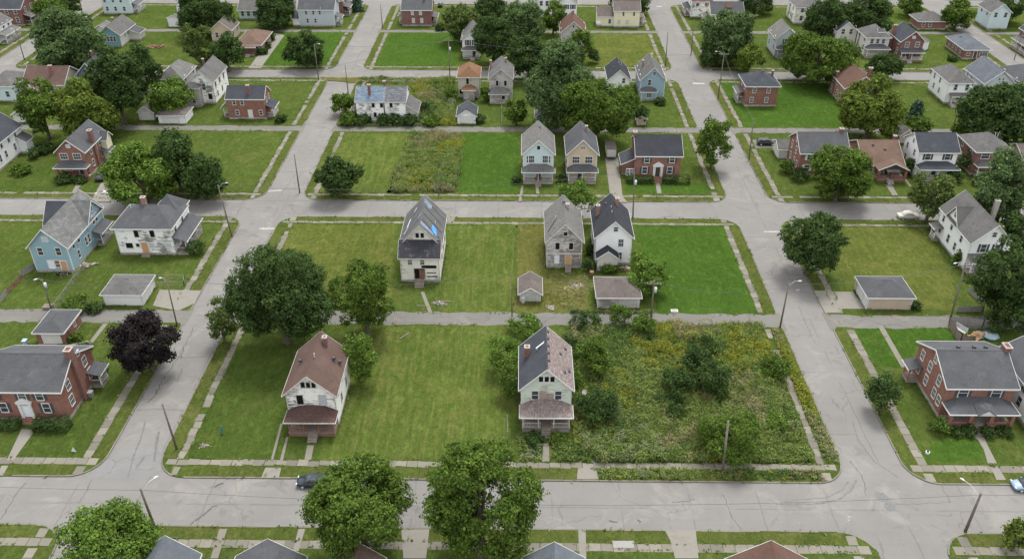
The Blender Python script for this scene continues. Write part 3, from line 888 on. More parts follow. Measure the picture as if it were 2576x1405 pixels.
class House:
    def __init__(self, name, label, x0, x1, y0, y1, group=None, cat='house', rot=0, z=UP):
        self.cx, self.cy = (x0 + x1) / 2, (y0 + y1) / 2
        self.hx, self.hy = (x1 - x0) / 2, (y1 - y0) / 2
        self.o = thing(name, label, cat, (self.cx, self.cy, z), group, R(rot))
        self.trim = 'trim'
    def rect(self): return (-self.hx, self.hx, -self.hy, self.hy)
    def mass(self, he, hr, kind, wm, rm, rect=None, z0=0.0, oh=0.4, found=0.5, wall='wall', roof='roof', label=None,
             inset=None, peak=None, boards=True, thick=0.14):
        x0, x1, y0, y1 = rect or self.rect()
        p = self.o
        mx, my = (x0 + x1) / 2, (y0 + y1) / 2
        if peak is not None:
            if kind == 'gy': mx = peak
            if kind == 'gx': my = peak
        w = MB()
        zb = z0 + found
        k = (hr - he)
        c = [(x0, y0), (x1, y0), (x1, y1), (x0, y1)]
        def side(a, b, za, zb_, extra=None):
            q = [(*a, zb), (*b, zb), (*b, zb_)]
            if extra: q.append(extra)
            q.append((*a, za))
            w.face(q)
        lift = -0.05
        if kind == 'gy':
            side(c[0], c[1], he, he, (mx, y0, hr + lift)); side(c[1], c[2], he, he)
            side(c[2], c[3], he, he, (mx, y1, hr + lift)); side(c[3], c[0], he, he)
            sl, sr = k / (mx - x0), k / (x1 - mx)
            a, b = y0 - oh, y1 + oh
            V_ = [(mx, a, hr), (mx, b, hr), (x0 - oh, a, he - oh * sl), (x0 - oh, b, he - oh * sl), (x1 + oh, a, he - oh * sr), (x1 + oh, b, he - oh * sr)]
            F_ = [(0, 1, 3, 2), (0, 4, 5, 1)]
            ridge = [(mx, a, hr), (mx, b, hr)]
        elif kind == 'gx':
            side(c[0], c[1], he, he); side(c[1], c[2], he, he, (x1, my, hr + lift))
            side(c[2], c[3], he, he); side(c[3], c[0], he, he, (x0, my, hr + lift))
            sf, sb = k / (my - y0), k / (y1 - my)
            a, b = x0 - oh, x1 + oh
            V_ = [(a, my, hr), (b, my, hr), (a, y0 - oh, he - oh * sf), (b, y0 - oh, he - oh * sf), (a, y1 + oh, he - oh * sb), (b, y1 + oh, he - oh * sb)]
            F_ = [(0, 2, 3, 1), (0, 1, 5, 4)]
            ridge = [(a, my, hr), (b, my, hr)]
        elif kind == 'hip':
            for i in range(4): side(c[i], c[(i + 1) % 4], he, he)
            X0, X1, Y0, Y1 = x0 - oh, x1 + oh, y0 - oh, y1 + oh
            dx, dy = X1 - X0, Y1 - Y0
            e = he - 0.05
            ins = inset if inset is not None else min(dx, dy) / 2
            if dx >= dy:
                r0, r1 = (X0 + min(ins, dx / 2 - .05), my, hr), (X1 - min(ins, dx / 2 - .05), my, hr)
                F_ = [(0, 1, 5, 4), (1, 2, 5), (2, 3, 4, 5), (3, 0, 4)]
            else:
                r0, r1 = (mx, Y0 + min(ins, dy / 2 - .05), hr), (mx, Y1 - min(ins, dy / 2 - .05), hr)
                F_ = [(0, 1, 4), (1, 2, 5, 4), (2, 3, 5), (3, 0, 4, 5)]
            V_ = [(X0, Y0, e), (X1, Y0, e), (X1, Y1, e), (X0, Y1, e), r0, r1]
            ridge = [r0, r1]
        else:                                   # a single slope falling to 'S', 'E', 'W' or 'N'
            d = kind[1]
            hz = {'S': (he, he, hr, hr), 'N': (hr, hr, he, he), 'E': (hr, he, he, hr), 'W': (he, hr, hr, he)}[d]
            for i in range(4):
                side(c[i], c[(i + 1) % 4], hz[i] + lift, hz[(i + 1) % 4] + lift)
            o2 = {'S': (oh, oh, oh, 0), 'N': (oh, oh, 0, oh), 'E': (0, oh, oh, oh), 'W': (oh, 0, oh, oh)}[d]
            X0, X1, Y0, Y1 = x0 - o2[0], x1 + o2[1], y0 - o2[2], y1 + o2[3]
            run = (y1 - y0) if d in 'SN' else (x1 - x0)
            sl = k / run
            def zz(x, y):
                t = {'S': y1 - y, 'N': y - y0, 'E': x - x0, 'W': x1 - x}[d]
                return hr - t * sl
            V_ = [(x, y, zz(x, y)) for x, y in ((X0, Y0), (X1, Y0), (X1, Y1), (X0, Y1))]
            F_ = [(0, 1, 2, 3)]
            ridge = None
        wo = w.build(wall, M[wm], p)
        if label: wo['label'] = label
        if found > 0.05:
            f = MB()
            f.box(x0 - .04, x1 + .04, y0 - .04, y1 + .04, z0 - .1, zb)
            f.build('foundation', M['stone'], p)
        two = isinstance(rm, (list, tuple))
        mats = [M[m] for m in (rm if two else [rm])]
        r = MB()
        V_ = [(a, b, z + 0.02) for a, b, z in V_]
        ed = r.shell(V_, F_, thick, list(range(len(F_))) if two else None)
        if ridge:
            d = 0.16
            (ax, ay, az), (bx, by, bz) = ridge
            if abs(ax - bx) < abs(ay - by):
                s = k / max(0.5, (x1 - x0) / 2)
                for sx in (-1, 1):
                    q = [(ax, ay - .01, az + .06), (bx, by + .01, bz + .06), (bx + sx * d, by + .01, bz + .055 - s * d), (ax + sx * d, ay - .01, az + .055 - s * d)]
                    r.face(q if sx < 0 else q[::-1])
            else:
                s = k / max(0.5, (y1 - y0) / 2)
                for sy in (-1, 1):
                    q = [(ax - .01, ay, az + .06), (bx + .01, by, bz + .06), (bx + .01, by + sy * d, bz + .055 - s * d), (ax - .01, ay + sy * d, az + .055 - s * d)]
                    r.face(q[::-1] if sy < 0 else q)
        ro = r.build(roof, mats, p)
        tb = MB()
        cx, cy = (x0 + x1) / 2, (y0 + y1) / 2
        for a, b in ed:
            A, B = V_[a], V_[b]
            ex, ey = B[0] - A[0], B[1] - A[1]
            L = math.hypot(ex, ey)
            if L < .1: continue
            nx, ny = ey / L, -ex / L
            if (A[0] + B[0] - 2 * cx) * nx + (A[1] + B[1] - 2 * cy) * ny < 0: nx, ny = -nx, -ny
            t0, t1 = 0.004, 0.05
            P = [(A[0] + nx * t0, A[1] + ny * t0), (B[0] + nx * t0, B[1] + ny * t0), (B[0] + nx * t1, B[1] + ny * t1), (A[0] + nx * t1, A[1] + ny * t1)]
            Z = [A[2], B[2], B[2], A[2]]
            i = len(tb.v)
            tb.v += [(*q, z - .21) for q, z in zip(P, Z)] + [(*q, z + .03) for q, z in zip(P, Z)]
            for q in ((0, 3, 2, 1), (4, 5, 6, 7), (0, 1, 5, 4), (1, 2, 6, 5), (2, 3, 7, 6), (3, 0, 4, 7)):
                tb.f.append(tuple(i + j for j in q)); tb.mi.append(0)
        tb.build('eave_board', M[self.trim], p)
        if boards:
            for (x, y, hh) in ((x0, y0, 0), (x1, y0, 1), (x1, y1, 2), (x0, y1, 3)):
                top = he - 0.12
                sx, sy = (1 if x == x0 else -1), (1 if y == y0 else -1)
                MB().box(*sorted((x - sx * .025, x + sx * .13)), *sorted((y - sy * .025, y + sy * .13)), zb, top).build('corner_board', M[self.trim], p)
        self.last_roof = ro
        return wo, ro
    def wins(self, face, z, us, w=0.95, h=1.5, style='', off=0.0, at=None, fm=None):
        x0, x1, y0, y1 = at or self.rect()
        for u in us:
            if face == 'S': loc, rz = ((x0 + x1) / 2 + u, y0 - off, z), 0
            elif face == 'N': loc, rz = ((x0 + x1) / 2 - u, y1 + off, z), math.pi
            elif face == 'E': loc, rz = (x1 + off, (y0 + y1) / 2 + u, z), math.pi / 2
            else: loc, rz = (x0 - off, (y0 + y1) / 2 - u, z), -math.pi / 2
            fr, pn, sh = win_mesh(w, h, style, fm or self.trim)
            a = link('window', fr, self.o, loc)
            a.rotation_euler = (0, 0, rz)
            if style == 'board': a['label'] = 'window boarded with plywood'
            elif style == 'brown': a['label'] = 'window covered by a brown board'
            elif style == 'blank': a['label'] = 'window covered by a pale blue white sheet'
            elif style == 'open': a['label'] = 'open glassless window'
            link('pane', pn, a)
            if sh: link('shutter', sh, a)
    def sides(self, n=2, storeys=(1.7, 4.3), faces='EW', style='', span=0.6):
        for f in faces:
            L = self.hy if f in 'EW' else self.hx
            us = [L * span * (2 * k / (n - 1) - 1) for k in range(n)] if n > 1 else [0]
            for z in storeys: self.wins(f, z, us, style=style)
    def door(self, u, z=0.6, mat='doorgrey', w=0.95, h=2.05, face='S', at=None, label=None, surround=None):
        x0, x1, y0, y1 = at or self.rect()
        d, fr = MB(), MB()
        d.box(-w/2, w/2, -.05, .03, 0, h)
        t = 0.13
        fm = surround or self.trim
        fr.box(-w/2 - t, -w/2, -.08, .03, 0, h + t); fr.box(w/2, w/2 + t, -.08, .03, 0, h + t); fr.box(-w/2, w/2, -.08, .03, h, h + t)
        kb = MB().box(w/2 - .16, w/2 - .08, -.1, -.05, .95, 1.05)
        if face == 'S': loc, rz = ((x0 + x1) / 2 + u, y0, z), 0
        elif face == 'E': loc, rz = (x1, (y0 + y1) / 2 + u, z), math.pi / 2
        elif face == 'W': loc, rz = (x0, (y0 + y1) / 2 - u, z), -math.pi / 2
        else: loc, rz = ((x0 + x1) / 2 - u, y1, z), math.pi
        o = d.build('door', M[mat], self.o, loc)
        o.rotation_euler = (0, 0, rz)
        if label: o['label'] = label
        fr.build('door_frame', M[fm], o)
        if mat not in ('ply', 'rust', 'hole'): kb.build('handle', M['steel'], o)
    def steps(self, u, y, w=1.4, z=0.6, n=4, mat='stone', depth=0.32, rail=False):
        s = MB()
        for k in range(n):
            s.box(u - w/2, u + w/2, y - depth * (n - k), y - depth * (n - k - 1) - 0.004, -.05, z * (k + 1) / (n + .6))
        o = s.build('front_steps', M[mat], self.o)
        if rail:
            r = MB()
            for sx in (-1, 1):
                x = u + sx * (w/2 + .05)
                r.tube([(x, y - depth * n, .9), (x, y, z + .95)], .03, 4)
                r.tube([(x, y - depth * n, 0), (x, y - depth * n, .9)], .03, 4)
            r.build('handrail', M['wood'], self.o)
    def porch(self, u0, u1, depth, h=3.0, rise=0.8, rm='r_grey', posts=3, floor=0.6, pm='trim', face='S', kind='hip', rail=True, base='stone',
              at=None, steps=None, wall=None, brickpost=False, oh=0.35, stepmat='stone', railm=None):
        """roofed porch on one side: floor, posts, rails, hipped or sloping roof; built facing south then turned"""
        x0, x1, y0, y1 = at or self.rect()
        L = {'S': y0, 'E': x1, 'W': -x0, 'N': y1}[face]
        root = self.o
        if face == 'S': org, rz = ((x0 + x1) / 2, y0), 0
        elif face == 'E': org, rz = (x1, (y0 + y1) / 2), math.pi / 2
        elif face == 'W': org, rz = (x0, (y0 + y1) / 2), -math.pi / 2
        else: org, rz = ((x0 + x1) / 2, y1), math.pi
        def put(mb, name, mat):
            o = mb.build(name, mat, root, (*org, 0))
            o.rotation_euler = (0, 0, rz)
            return o
        f = MB(); f.box(u0, u1, -depth, -.05, floor - .12, floor)
        put(f, 'porch_floor', M['wood'] if base != 'brick' else M['stone'])
        b = MB(); b.box(u0 + .05, u1 - .05, -depth + .06, -.06, -.05, floor - .124)
        put(b, 'porch_base', M[base])
        ys = -depth + .18
        for k in range(posts):
            x = u0 + .18 + (u1 - u0 - .36) * k / max(1, posts - 1)
            p = MB()
            if brickpost:
                p.box(x - .28, x + .28, ys - .22, ys + .22, floor, h - .05)
                put(p, 'porch_post', M['brick'])
            else:
                p.box(x - .085, x + .085, ys - .085, ys + .085, floor, h - .05)
                put(p, 'porch_post', M[pm])
        if rail:
            sx = steps if steps is not None else 1e9
            rmat = M['brick'] if brickpost else M[railm or pm]
            segs = [(u0 + .27, sx - .75), (sx + .75, u1 - .27)] if abs(sx) < 50 else [(u0 + .27, u1 - .27)]
            for a, c in segs:
                if c - a < .3: continue
                r = MB()
                if brickpost:
                    r.box(a, c, ys - .1, ys + .1, floor, floor + .75)
                else:
                    r.box(a, c, ys - .04, ys + .04, floor + .82, floor + .9)
                    r.box(a, c, ys - .03, ys + .03, floor + .1, floor + .16)
                    n = int((c - a) / .22)
                    for k in range(n):
                        q = a + (c - a) * (k + .5) / n
                        r.box(q - .025, q + .025, ys - .02, ys + .02, floor + .16, floor + .82)
                put(r, 'porch_rail', rmat)
            for x in (u0 + .18, u1 - .18):
                r = MB(); r.box(x - .04, x + .04, ys + .1, -.1, floor + .82, floor + .9)
                put(r, 'porch_rail', rmat)
        if wall:
            w = MB()
            w.box(u0 + .1, u1 - .1, ys + .06, ys + .12, floor, h - .2)
            w.box(u0 + .1, u0 + .16, ys + .13, -.02, floor, h - .2); w.box(u1 - .16, u1 - .1, ys + .13, -.02, floor, h - .2)
            put(w, 'porch_wall', M[wall])
        a0, a1 = u0 - oh, u1 + oh
        d = -depth - oh
        rr = MB()
        if kind == 'hip':
            ins = min((a1 - a0) * .32, depth * .9)
            Vv = [(a0, d, h), (a1, d, h), (a1, -.01, h), (a0, -.01, h), (a0 + ins, -.012, h + rise), (a1 - ins, -.012, h + rise)]
            Ff = [(0, 1, 5, 4), (1, 2, 5), (3, 0, 4)]
        elif kind == 'gable':
            m = (a0 + a1) / 2
            Vv = [(a0, d, h), (a0, -.01, h), (a1, d, h), (a1, -.01, h), (m, d, h + rise), (m, -.01, h + rise)]
            Ff = [(0, 4, 5, 1), (4, 2, 3, 5)]
        else:
            Vv = [(a0, d, h), (a1, d, h), (a1, -.01, h + rise), (a0, -.01, h + rise)]
            Ff = [(0, 1, 2, 3)]
        ed = rr.shell(Vv, Ff, .12)
        put(rr, 'porch_roof', M[rm])
        if kind == 'gable':
            g = MB(); g.face([(a0 + .2, d + .2, h - .1), (a1 - .2, d + .2, h - .1), (m, d + .2, h + rise - .14)])
            put(g, 'porch_gable', M[pm])
        t = MB()
        if kind == 'gable':
            for s in (a0, a1):
                i = len(t.v)
                P = [(s, d - .06, h), (m, d - .06, h + rise), (m, d - .004, h + rise), (s, d - .004, h)]
                t.v += [(x, y, z - .18) for x, y, z in P] + [(x, y, z + .03) for x, y, z in P]
                for q in ((0, 3, 2, 1), (4, 5, 6, 7), (0, 1, 5, 4), (1, 2, 6, 5), (2, 3, 7, 6), (3, 0, 4, 7)):
                    t.f.append(tuple(i + j for j in q)); t.mi.append(0)
        else:
            t.box(a0, a1, d - .06, d - .004, h - .19, h + .02)
            if kind == 'hip':
                t.box(a0 - .06, a0 - .004, d - .06, 0, h - .185, h + .025)
                t.box(a1 + .004, a1 + .06, d - .06, 0, h - .185, h + .025)
        put(t, 'porch_fascia', M[self.trim])
        if steps is not None:
            s = MB()
            n, dp, wd = 4, .32, 1.35
            for k in range(n):
                s.box(steps - wd/2, steps + wd/2, -depth - dp * (n - k), -depth - dp * (n - k - 1) - .004, -.05, floor * (k + 1) / (n + .4))
            put(s, 'porch_steps', M[stepmat])
    def chimney(self, x, y, z0, z1, w=0.6, mat='brick', d=None, capped=True):
        d = d or w
        c = MB(); c.box(-w/2, w/2, -d/2, d/2, z0, z1)
        o = c.build('chimney', M[mat], self.last_roof, (x, y, 0))
        k = MB(); e = .07
        k.box(-w/2 - e, w/2 + e, -d/2 - e, -d/2 + .12, z1 - .1, z1 + .1); k.box(-w/2 - e, w/2 + e, d/2 - .12, d/2 + e, z1 - .1, z1 + .1)
        k.box(-w/2 - e, -w/2 + .12, -d/2 + .12, d/2 - .12, z1 - .1, z1 + .1); k.box(w/2 - .12, w/2 + e, -d/2 + .12, d/2 - .12, z1 - .1, z1 + .1)
        # the cap is a ring of stone drawn as one piece with the stack's head
        m = k.build('chimney_cap', M['capstone'], self.o, (x, y, 0))
    def vent(self, x, y, z, kind='pipe'):
        v = MB()
        if kind == 'pipe': v.tube([(x, y, z - .3), (x, y, z + .45)], .07, 6)
        else: v.box(x - .22, x + .22, y - .22, y + .22, z - .2, z + .18)
        v.build('roof_vent', M['steel'] if kind == 'pipe' else M['darktrim'], self.o)

GH = 'houses along the streets'
GG = 'garages and sheds off the alleys'
def rz(h, he, hr, half, off):      # roof height off metres from the ridge
    return hr - (hr - he) * abs(off) / half

# ---- nearest row, roofs only just in the frame (south side of the lower street)
h = House('wooden_house', 'house with blue grey gable roof at the lower left edge behind the bright tree', -43.2, -36.8, 53.5, 64.3, GH); h.mass(5.3, 8.0, 'gy', 'offwhite', 'r_blue'); h.sides(); h.mass(3, 3.6, 'sE', 'offwhite', 'r_blue', (3.2, 5.2, 2, 5.3), boards=False, wall='wing', roof='wing_roof'); h.wins('S', 4.2, [-1.6, 1.6])
h = House('wooden_house', 'house with dark grey gable roof at the bottom edge left of the two big trees', -32.0, -24.6, 53.2, 64.0, GH); h.mass(5.3, 8.0, 'gy', 'white', 'r_grey'); h.sides(); h.wins('S', 4.2, [-1.8, 1.8])
h = House('bungalow', 'low brown roofed house at the bottom edge under the left big tree', -20.6, -15.6, 54, 64.4, GH); h.mass(4.8, 7.0, 'gy', 'cream', 'r_tan'); h.sides(2, (1.4,)); h.chimney(3.15, 2.5, 0, 7.0, .7, 'white'); h.wins('S', 1.6, [-1.2, 1.2])
h = House('wooden_house', 'house with pale blue gable roof at the bottom edge right of the big trees', 0.8, 7.2, 53.5, 64.3, GH); h.mass(5.2, 7.6, 'gy', 'white', 'r_blue'); h.sides(); h.chimney(0.3, 1.6, 6.5, 8.0, .65, 'brick2'); h.wins('S', 4.2, [-1.5, 1.5])
h = House('bungalow', 'wide brown gabled house at the bottom edge near the lower right crossing', 24.2, 33.2, 54.5, 65.3, GH); h.mass(4.0, 7.0, 'gy', 'tan', 'r_red'); h.sides(2, (1.4,)); h.vent(2.2, 1.0, 5.8); h.wins('S', 1.5, [-2.5, 2.5])

# ---- row on the north side of the lower street
h = House('brick_house', 'brick colonial with white pedimented door and slate roof at the left edge', -76.6, -65.3, 92.2, 102.4, GH)
h.mass(5.7, 8.3, 'gx', 'brick', 'r_grey', oh=.35, boards=False)
h.wins('S', 1.6, [-3.3, 2.9], 1.0, 1.6, 'shut'); h.wins('S', 3.9, [-4.0, 0, 2.5], 1.0, 1.5, 'shut')
h.wins('E', 1.5, [-3.2, 3.0], 1.0, 1.6, 'grid'); h.wins('E', 4.1, [-2.9, 2.6], 1.0, 1.5, 'grid'); h.wins('E', 6.7, [1.7], .7, .7)
h.door(-.1, .7, 'whiteboard', label='white panelled front door'); h.chimney(5.75, -.3, -.1, 9.3, .95, 'brick2', 1.1)
q = MB(); q.box(-1.05, -.68, -.26, .0, .6, 3.2); q.box(.48, .85, -.26, .0, .6, 3.2); q.box(-1.2, 1.0, -.3, .0, 3.2, 3.5); q.face([(-1.3, -.31, 3.5), (1.1, -.31, 3.5), (-.1, -.31, 4.3)]); q.face([(-1.3, -.31, 3.5), (-.1, -.31, 4.3), (-.1, 0, 4.3), (-1.3, 0, 3.5)]); q.face([(1.1, -.31, 3.5), (1.1, 0, 3.5), (-.1, 0, 4.3), (-.1, -.31, 4.3)])
q.build('door_surround', M['trim'], h.o, (0, -h.hy, 0)); h.steps(-.1, -h.hy, 1.8, .7, 3, 'redwood')
h.porch(2.2, 4.6, 1.8, 2.6, .5, 'r_grey', 2, .5, face='E', kind='shed')

h = House('wooden_house', 'abandoned house with peeling white boards and rusty brown roof in the lower lots', -33.0, -26.1, 91.6, 101.2, GH); h.trim = 'oldtrim'
h.mass(6.2, 9.4, 'gy', 'peel', 'r_brown', oh=.45)
h.wins('S', 7.1, [-.75, 0, .75], .55, .95, 'open'); h.wins('S', 4.0, [-1.5], .9, 1.7, 'open'); h.wins('S', 4.0, [1.7], .95, 1.7, 'blind')
h.wins('E', 4.2, [-2.8, .4, 3], .8, 1.5, 'open'); h.wins('E', 1.6, [-1.2, 2.4], .8, 1.5); h.wins('W', 4.2, [-2, 2]); h.wins('W', 1.6, [-2, 2])
h.porch(-3.2, 3.4, 2.3, 2.9, 1.0, 'r_rust', 4, .7, 'redwood', steps=0.3, railm='redwood', base='redwood', stepmat='wood')
h.door(.2, .7, 'doordark'); h.wins('S', 1.5, [-1.8, 2.1], 1.0, 1.5)
h.chimney(1.0, 3.2, 7.5, 9.9, .6, 'brick2'); h.vent(.3, -.8, 9.6); h.vent(2.5, 1.2, 7.6, 'box'); h.vent(-2.2, 0.2, 7.9, 'box'); h.vent(3.3, 1.3, 6.9, 'box')

h = House('wooden_house', 'mint green empty house with half slate, half pink roof before the overgrown lot', 0.2, 7.3, 92.9, 102.4, GH)
h.mass(6.4, 9.9, 'gy', 'mint', ['r_slate', 'r_pink'], oh=.4)
h.wins('S', 7.4, [-.8, 0, .8], .6, .95, 'open'); h.wins('S', 4.2, [-1.6, 1.7], .9, 1.5)
s = MB(); s.box(-1.0, 1.05, -.03, .01, 4.2, 5.3); s.build('bare_board_patch', M['oldpaint'], h.o, (0, -h.hy, 0))
h.porch(-3.45, 3.45, 2.4, 3.1, 1.15, 'r_pink', 4, .8, 'oldtrim', steps=0.0, railm='oldtrim', stepmat='wood')
h.door(0, .8, 'doorgrey'); h.wins('S', 1.5, [-2.2, 2.2], 1.3, 1.5, 'blind'); h.sides(3)
h.chimney(-2.75, 1.3, 6.2, 8.9, .7, 'brick'); 
s = MB(); s.box(-.9, .9, -.1, .1, 0, .12); s.box(-.9, -.7, -.1, .1, -.5, 0); s.build('broken_aerial', M['steel'], h.o, (-.75, 1.2, 9.3)).rotation_euler = (0, R(-20), R(35))
for k in range(5): h.vent(.25, 4 - 1.7 * k, 9.7, 'box')
for x, y in ((2.1, 1.0), (2.9, 3.2), (3.3, -1.5), (2.6, -2.6)): h.vent(x, y, rz(0, 6.4, 9.9, 3.55, x) + .05, 'box')

h = House('brick_house', 'large brick house with broad slate roof and full porch at the lower right', 61.0, 70.6, 94.4, 104.8, GH)
h.mass(5.9, 8.4, 'gx', 'brick', 'r_grey', oh=.4, boards=False)
h.wins('S', 4.0, [-2.4, 2.3], 1.3, 1.4, 'shut'); h.wins('W', 6.3, [.2], .8, 1.1, 'grid'); h.wins('W', 4.0, [-3.4, -.6, 2.6], .9, 1.5, 'grid'); h.wins('W', 1.5, [-3.4, -.6, 2.4, 4.0], .9, 1.5, 'grid')
h.sides(2, faces='E'); h.porch(-4.6, 4.6, 2.4, 3.0, 1.05, 'r_grey', 4, .6, 'trim', brickpost=True, base='brick', steps=0.2)
g = MB(); g.shell([(-1.3, -3.0, 3.02), (-1.3, -1.1, 3.75), (1.3, -3.0, 3.02), (1.3, -1.1, 3.75), (0, -3.0, 4.0), (0, -.9, 4.0)], [(0, 4, 5, 1), (4, 2, 3, 5)], .1); g.face([(-1.15, -2.85, 3.0), (1.15, -2.85, 3.0), (0, -2.85, 3.9)]); g.build('porch_gable', M['r_grey'], h.o, (.2, -h.hy, 0))
g = MB(); g.face([(-1.1, -2.88, 3.02), (1.1, -2.88, 3.02), (0, -2.88, 3.86)]); g.build('porch_pediment', M['trim'], h.o, (.2, -h.hy, 0))
h.door(.2, .6, 'doordark'); h.wins('S', 1.4, [-2.6, 2.6], 1.6, 1.4); h.chimney(5.1, .3, 0, 9.0, .9, 'brick2', 1.3)
h.porch(-4.6, -2.6, 1.7, 2.7, .5, 'r_grey', 2, .5, 'redwood', face='W', kind='shed')
for x in (-1.4, 0.9, 2.6): h.vent(x, 1.1, 8.1, 'box')
h = House('wooden_house', 'white boarded house cut off by the right edge beside the broad slate roof', 72.6, 81.0, 92.5, 103.5, GH); h.mass(5.8, 8.6, 'gy', 'white', 'r_grey'); h.wins('W', 4.0, [-1.5, 2.6], 1.4, 1.6, 'grid'); h.wins('W', 1.5, [-1.5, 2.6], 1.0, 1.6); h.sides(2, faces='E'); h.wins('S', 4.0, [-2, 2]); h.porch(-4, 4, 2, 3, .8, 'r_grey', 4, .6, steps=0)

# ---- garages along the first alley
def garage(name, label, x0, x1, y0, y1, he, hr, kind, wm, rm, doors=(), inset=None, group=GG, cat='garage'):
    h = House(name, label, x0, x1, y0, y1, group, cat)
    h.mass(he, hr, kind, wm, rm, found=.12, oh=.35, boards='brick' not in wm, inset=inset)
    for f, u, w, m in doors:
        L = {'S': 0, 'E': math.pi / 2, 'W': -math.pi / 2}[f]
        d = MB()
        d.box(-w/2, w/2, -.04, .02, 0, 2.0)
        for k in range(1, 4): d.box(-w/2, w/2, -.055, -.04, 2.0 * k / 4 - .02, 2.0 * k / 4 + .02)
        loc = {'S': (u, -h.hy, .05), 'E': (h.hx, u, .05), 'W': (-h.hx, -u, .05)}[f]
        o = d.build('garage_door', M[m], h.o, loc); o.rotation_euler = (0, 0, L)
        fr = MB(); fr.box(-w/2 - .12, -w/2, -.07, .02, 0, 2.12); fr.box(w/2, w/2 + .12, -.07, .02, 0, 2.12); fr.box(-w/2, w/2, -.07, .02, 2.0, 2.12)
        fr.build('door_frame', M[h.trim], o)
    return h
h = garage('garage', 'brick garage with grey hip roof and white door at the left alley', -78.5, -74.0, 110.2, 116.2, 2.5, 3.7, 'hip', 'brick', 'r_grey', [('S', .2, 2.9, 'trim')]); h.wins('E', 1.0, [.8], .6, .8)
h = garage('garage', 'white garage with grey hip roof beside a weedy concrete pad', -72.2, -65.6, 121.4, 127.3, 2.4, 3.8, 'hip', 'white', 'r_mid', [('E', -1.5, 2.3, 'trim'), ('E', 1.4, 2.3, 'trim')])
h = garage('garage', 'tan garage with dark hip roof at the right alley', 59.7, 67.3, 121.8, 128.0, 2.6, 4.1, 'hip', 'peach', 'r_grey', [('W', -.6, 2.6, 'trim'), ('W', 2.0, 1.6, 'trim')])
h = garage('shed', 'small weathered shed with faded gable roof behind the grey boarded house', -.1, 3.5, 123.4, 128.2, 1.9, 3.1, 'gy', 'worn', 'r_shed', [('S', 0, 2.3, 'doorgrey')], cat='shed'); h.trim = 'oldtrim'
h = garage('garage', 'derelict garage with sagging brown hip roof among bushes', 13.3, 20.5, 121.6, 127.6, 2.4, 4.0, 'hip', 'worn', 'r_shed', [('S', 1.8, 3.0, 'oldtrim')])

# ---- row south of the middle street
h = House('wooden_house', 'blue two storey house with crossing gables and burnt back door at the left', -89.2, -82.3, 132.0, 147.0, GH)
h.mass(5.7, 9.2, 'gy', 'blue', 'r_moss', oh=.4)
# east cross gable, a bay of the same wall
h.mass(5.7, 8.9, 'gx', 'blue', 'r_moss', (.6, 3.55, .8, 7.0), wall='gable_wall', roof='gable_roof', boards=False, found=.45)
h.wins('S', 6.6, [0], 1.0, .8, 'blind'); h.wins('S', 3.7, [-1.6, 1.7], .9, 1.5)
h.wins('S', .9, [-.4], 1.1, 1.6, 'blank'); h.door(1.9, .5, 'ply', 1.1, 1.9, label='scorched door boarded with plywood'); h.wins('S', 1.1, [.85], .9, 1.4, 'brown')
h.wins('E', 3.9, [-5.4, -3.2], .8, 1.4); h.wins('E', 1.3, [-4.4], .8, 1.6); h.wins('E', 1.9, [-.9, .3, 1.5], .7, 1.7)
at = (.6, 3.55, .8, 7.0); h.wins('E', 6.7, [0], .6, .8, at=at); h.wins('E', 4.1, [-.6, .7], .8, 1.6, at=at); h.wins('E', 2.3, [1.4], .6, .5, at=at)
h.mass(5.7, 8.7, 'gx', 'blue', 'r_slate', (-4.3, -.6, .8, 7.0), wall='wing', roof='wing_roof', boards=False, found=.45); h.wins('W', 4, [-3, 0, 3])
h.porch(2.0, 6.5, 1.6, 2.8, .7, 'r_grey', 2, .5, face='E', kind='shed')

h = House('wooden_house', 'wide peeling white house with hip roof and side porch near the left crossing', -76.2, -65.6, 138.3, 147.0, GH)
h.mass(5.9, 8.5, 'hip', 'peel2', 'r_grey', oh=.5, inset=3.9)
h.mass(6.0, 8.9, 'hip', 'peel2', 'r_grey', (.2, 5.0, 1.0, 6.2), wall='rear_wing', roof='rear_roof', found=.45, boards=False, inset=3.0)
h.wins('S', 3.9, [-1.3, 1.7], .85, 1.5, 'open'); h.wins('S', 1.5, [-3.2], 1.3, 1.1, 'open'); h.wins('S', 1.8, [-1.6], .6, .7, 'open'); h.wins('S', 1.6, [1.0, 4.2], 1.0, 1.0, 'blind')
h.door(-.3, .55, 'ply', 1.2, 2.2, label='door boarded with orange plywood'); h.steps(-.3, -h.hy, 1.6, .55, 3, 'wood')
h.wins('E', 4.0, [-2.3, 1.6], .9, 1.5); h.sides(2, faces='W'); h.chimney(-.6, .3, 7, 9.9, .8, 'brick3'); h.vent(-3.0, -.4, 8.2)
h.porch(-4.3, 4.6, 2.3, 3.0, 1.1, 'r_grey', 4, .6, 'oldtrim', face='E', kind='shed', rail=True)
h.door(.4, .6, 'doordark', face='E')

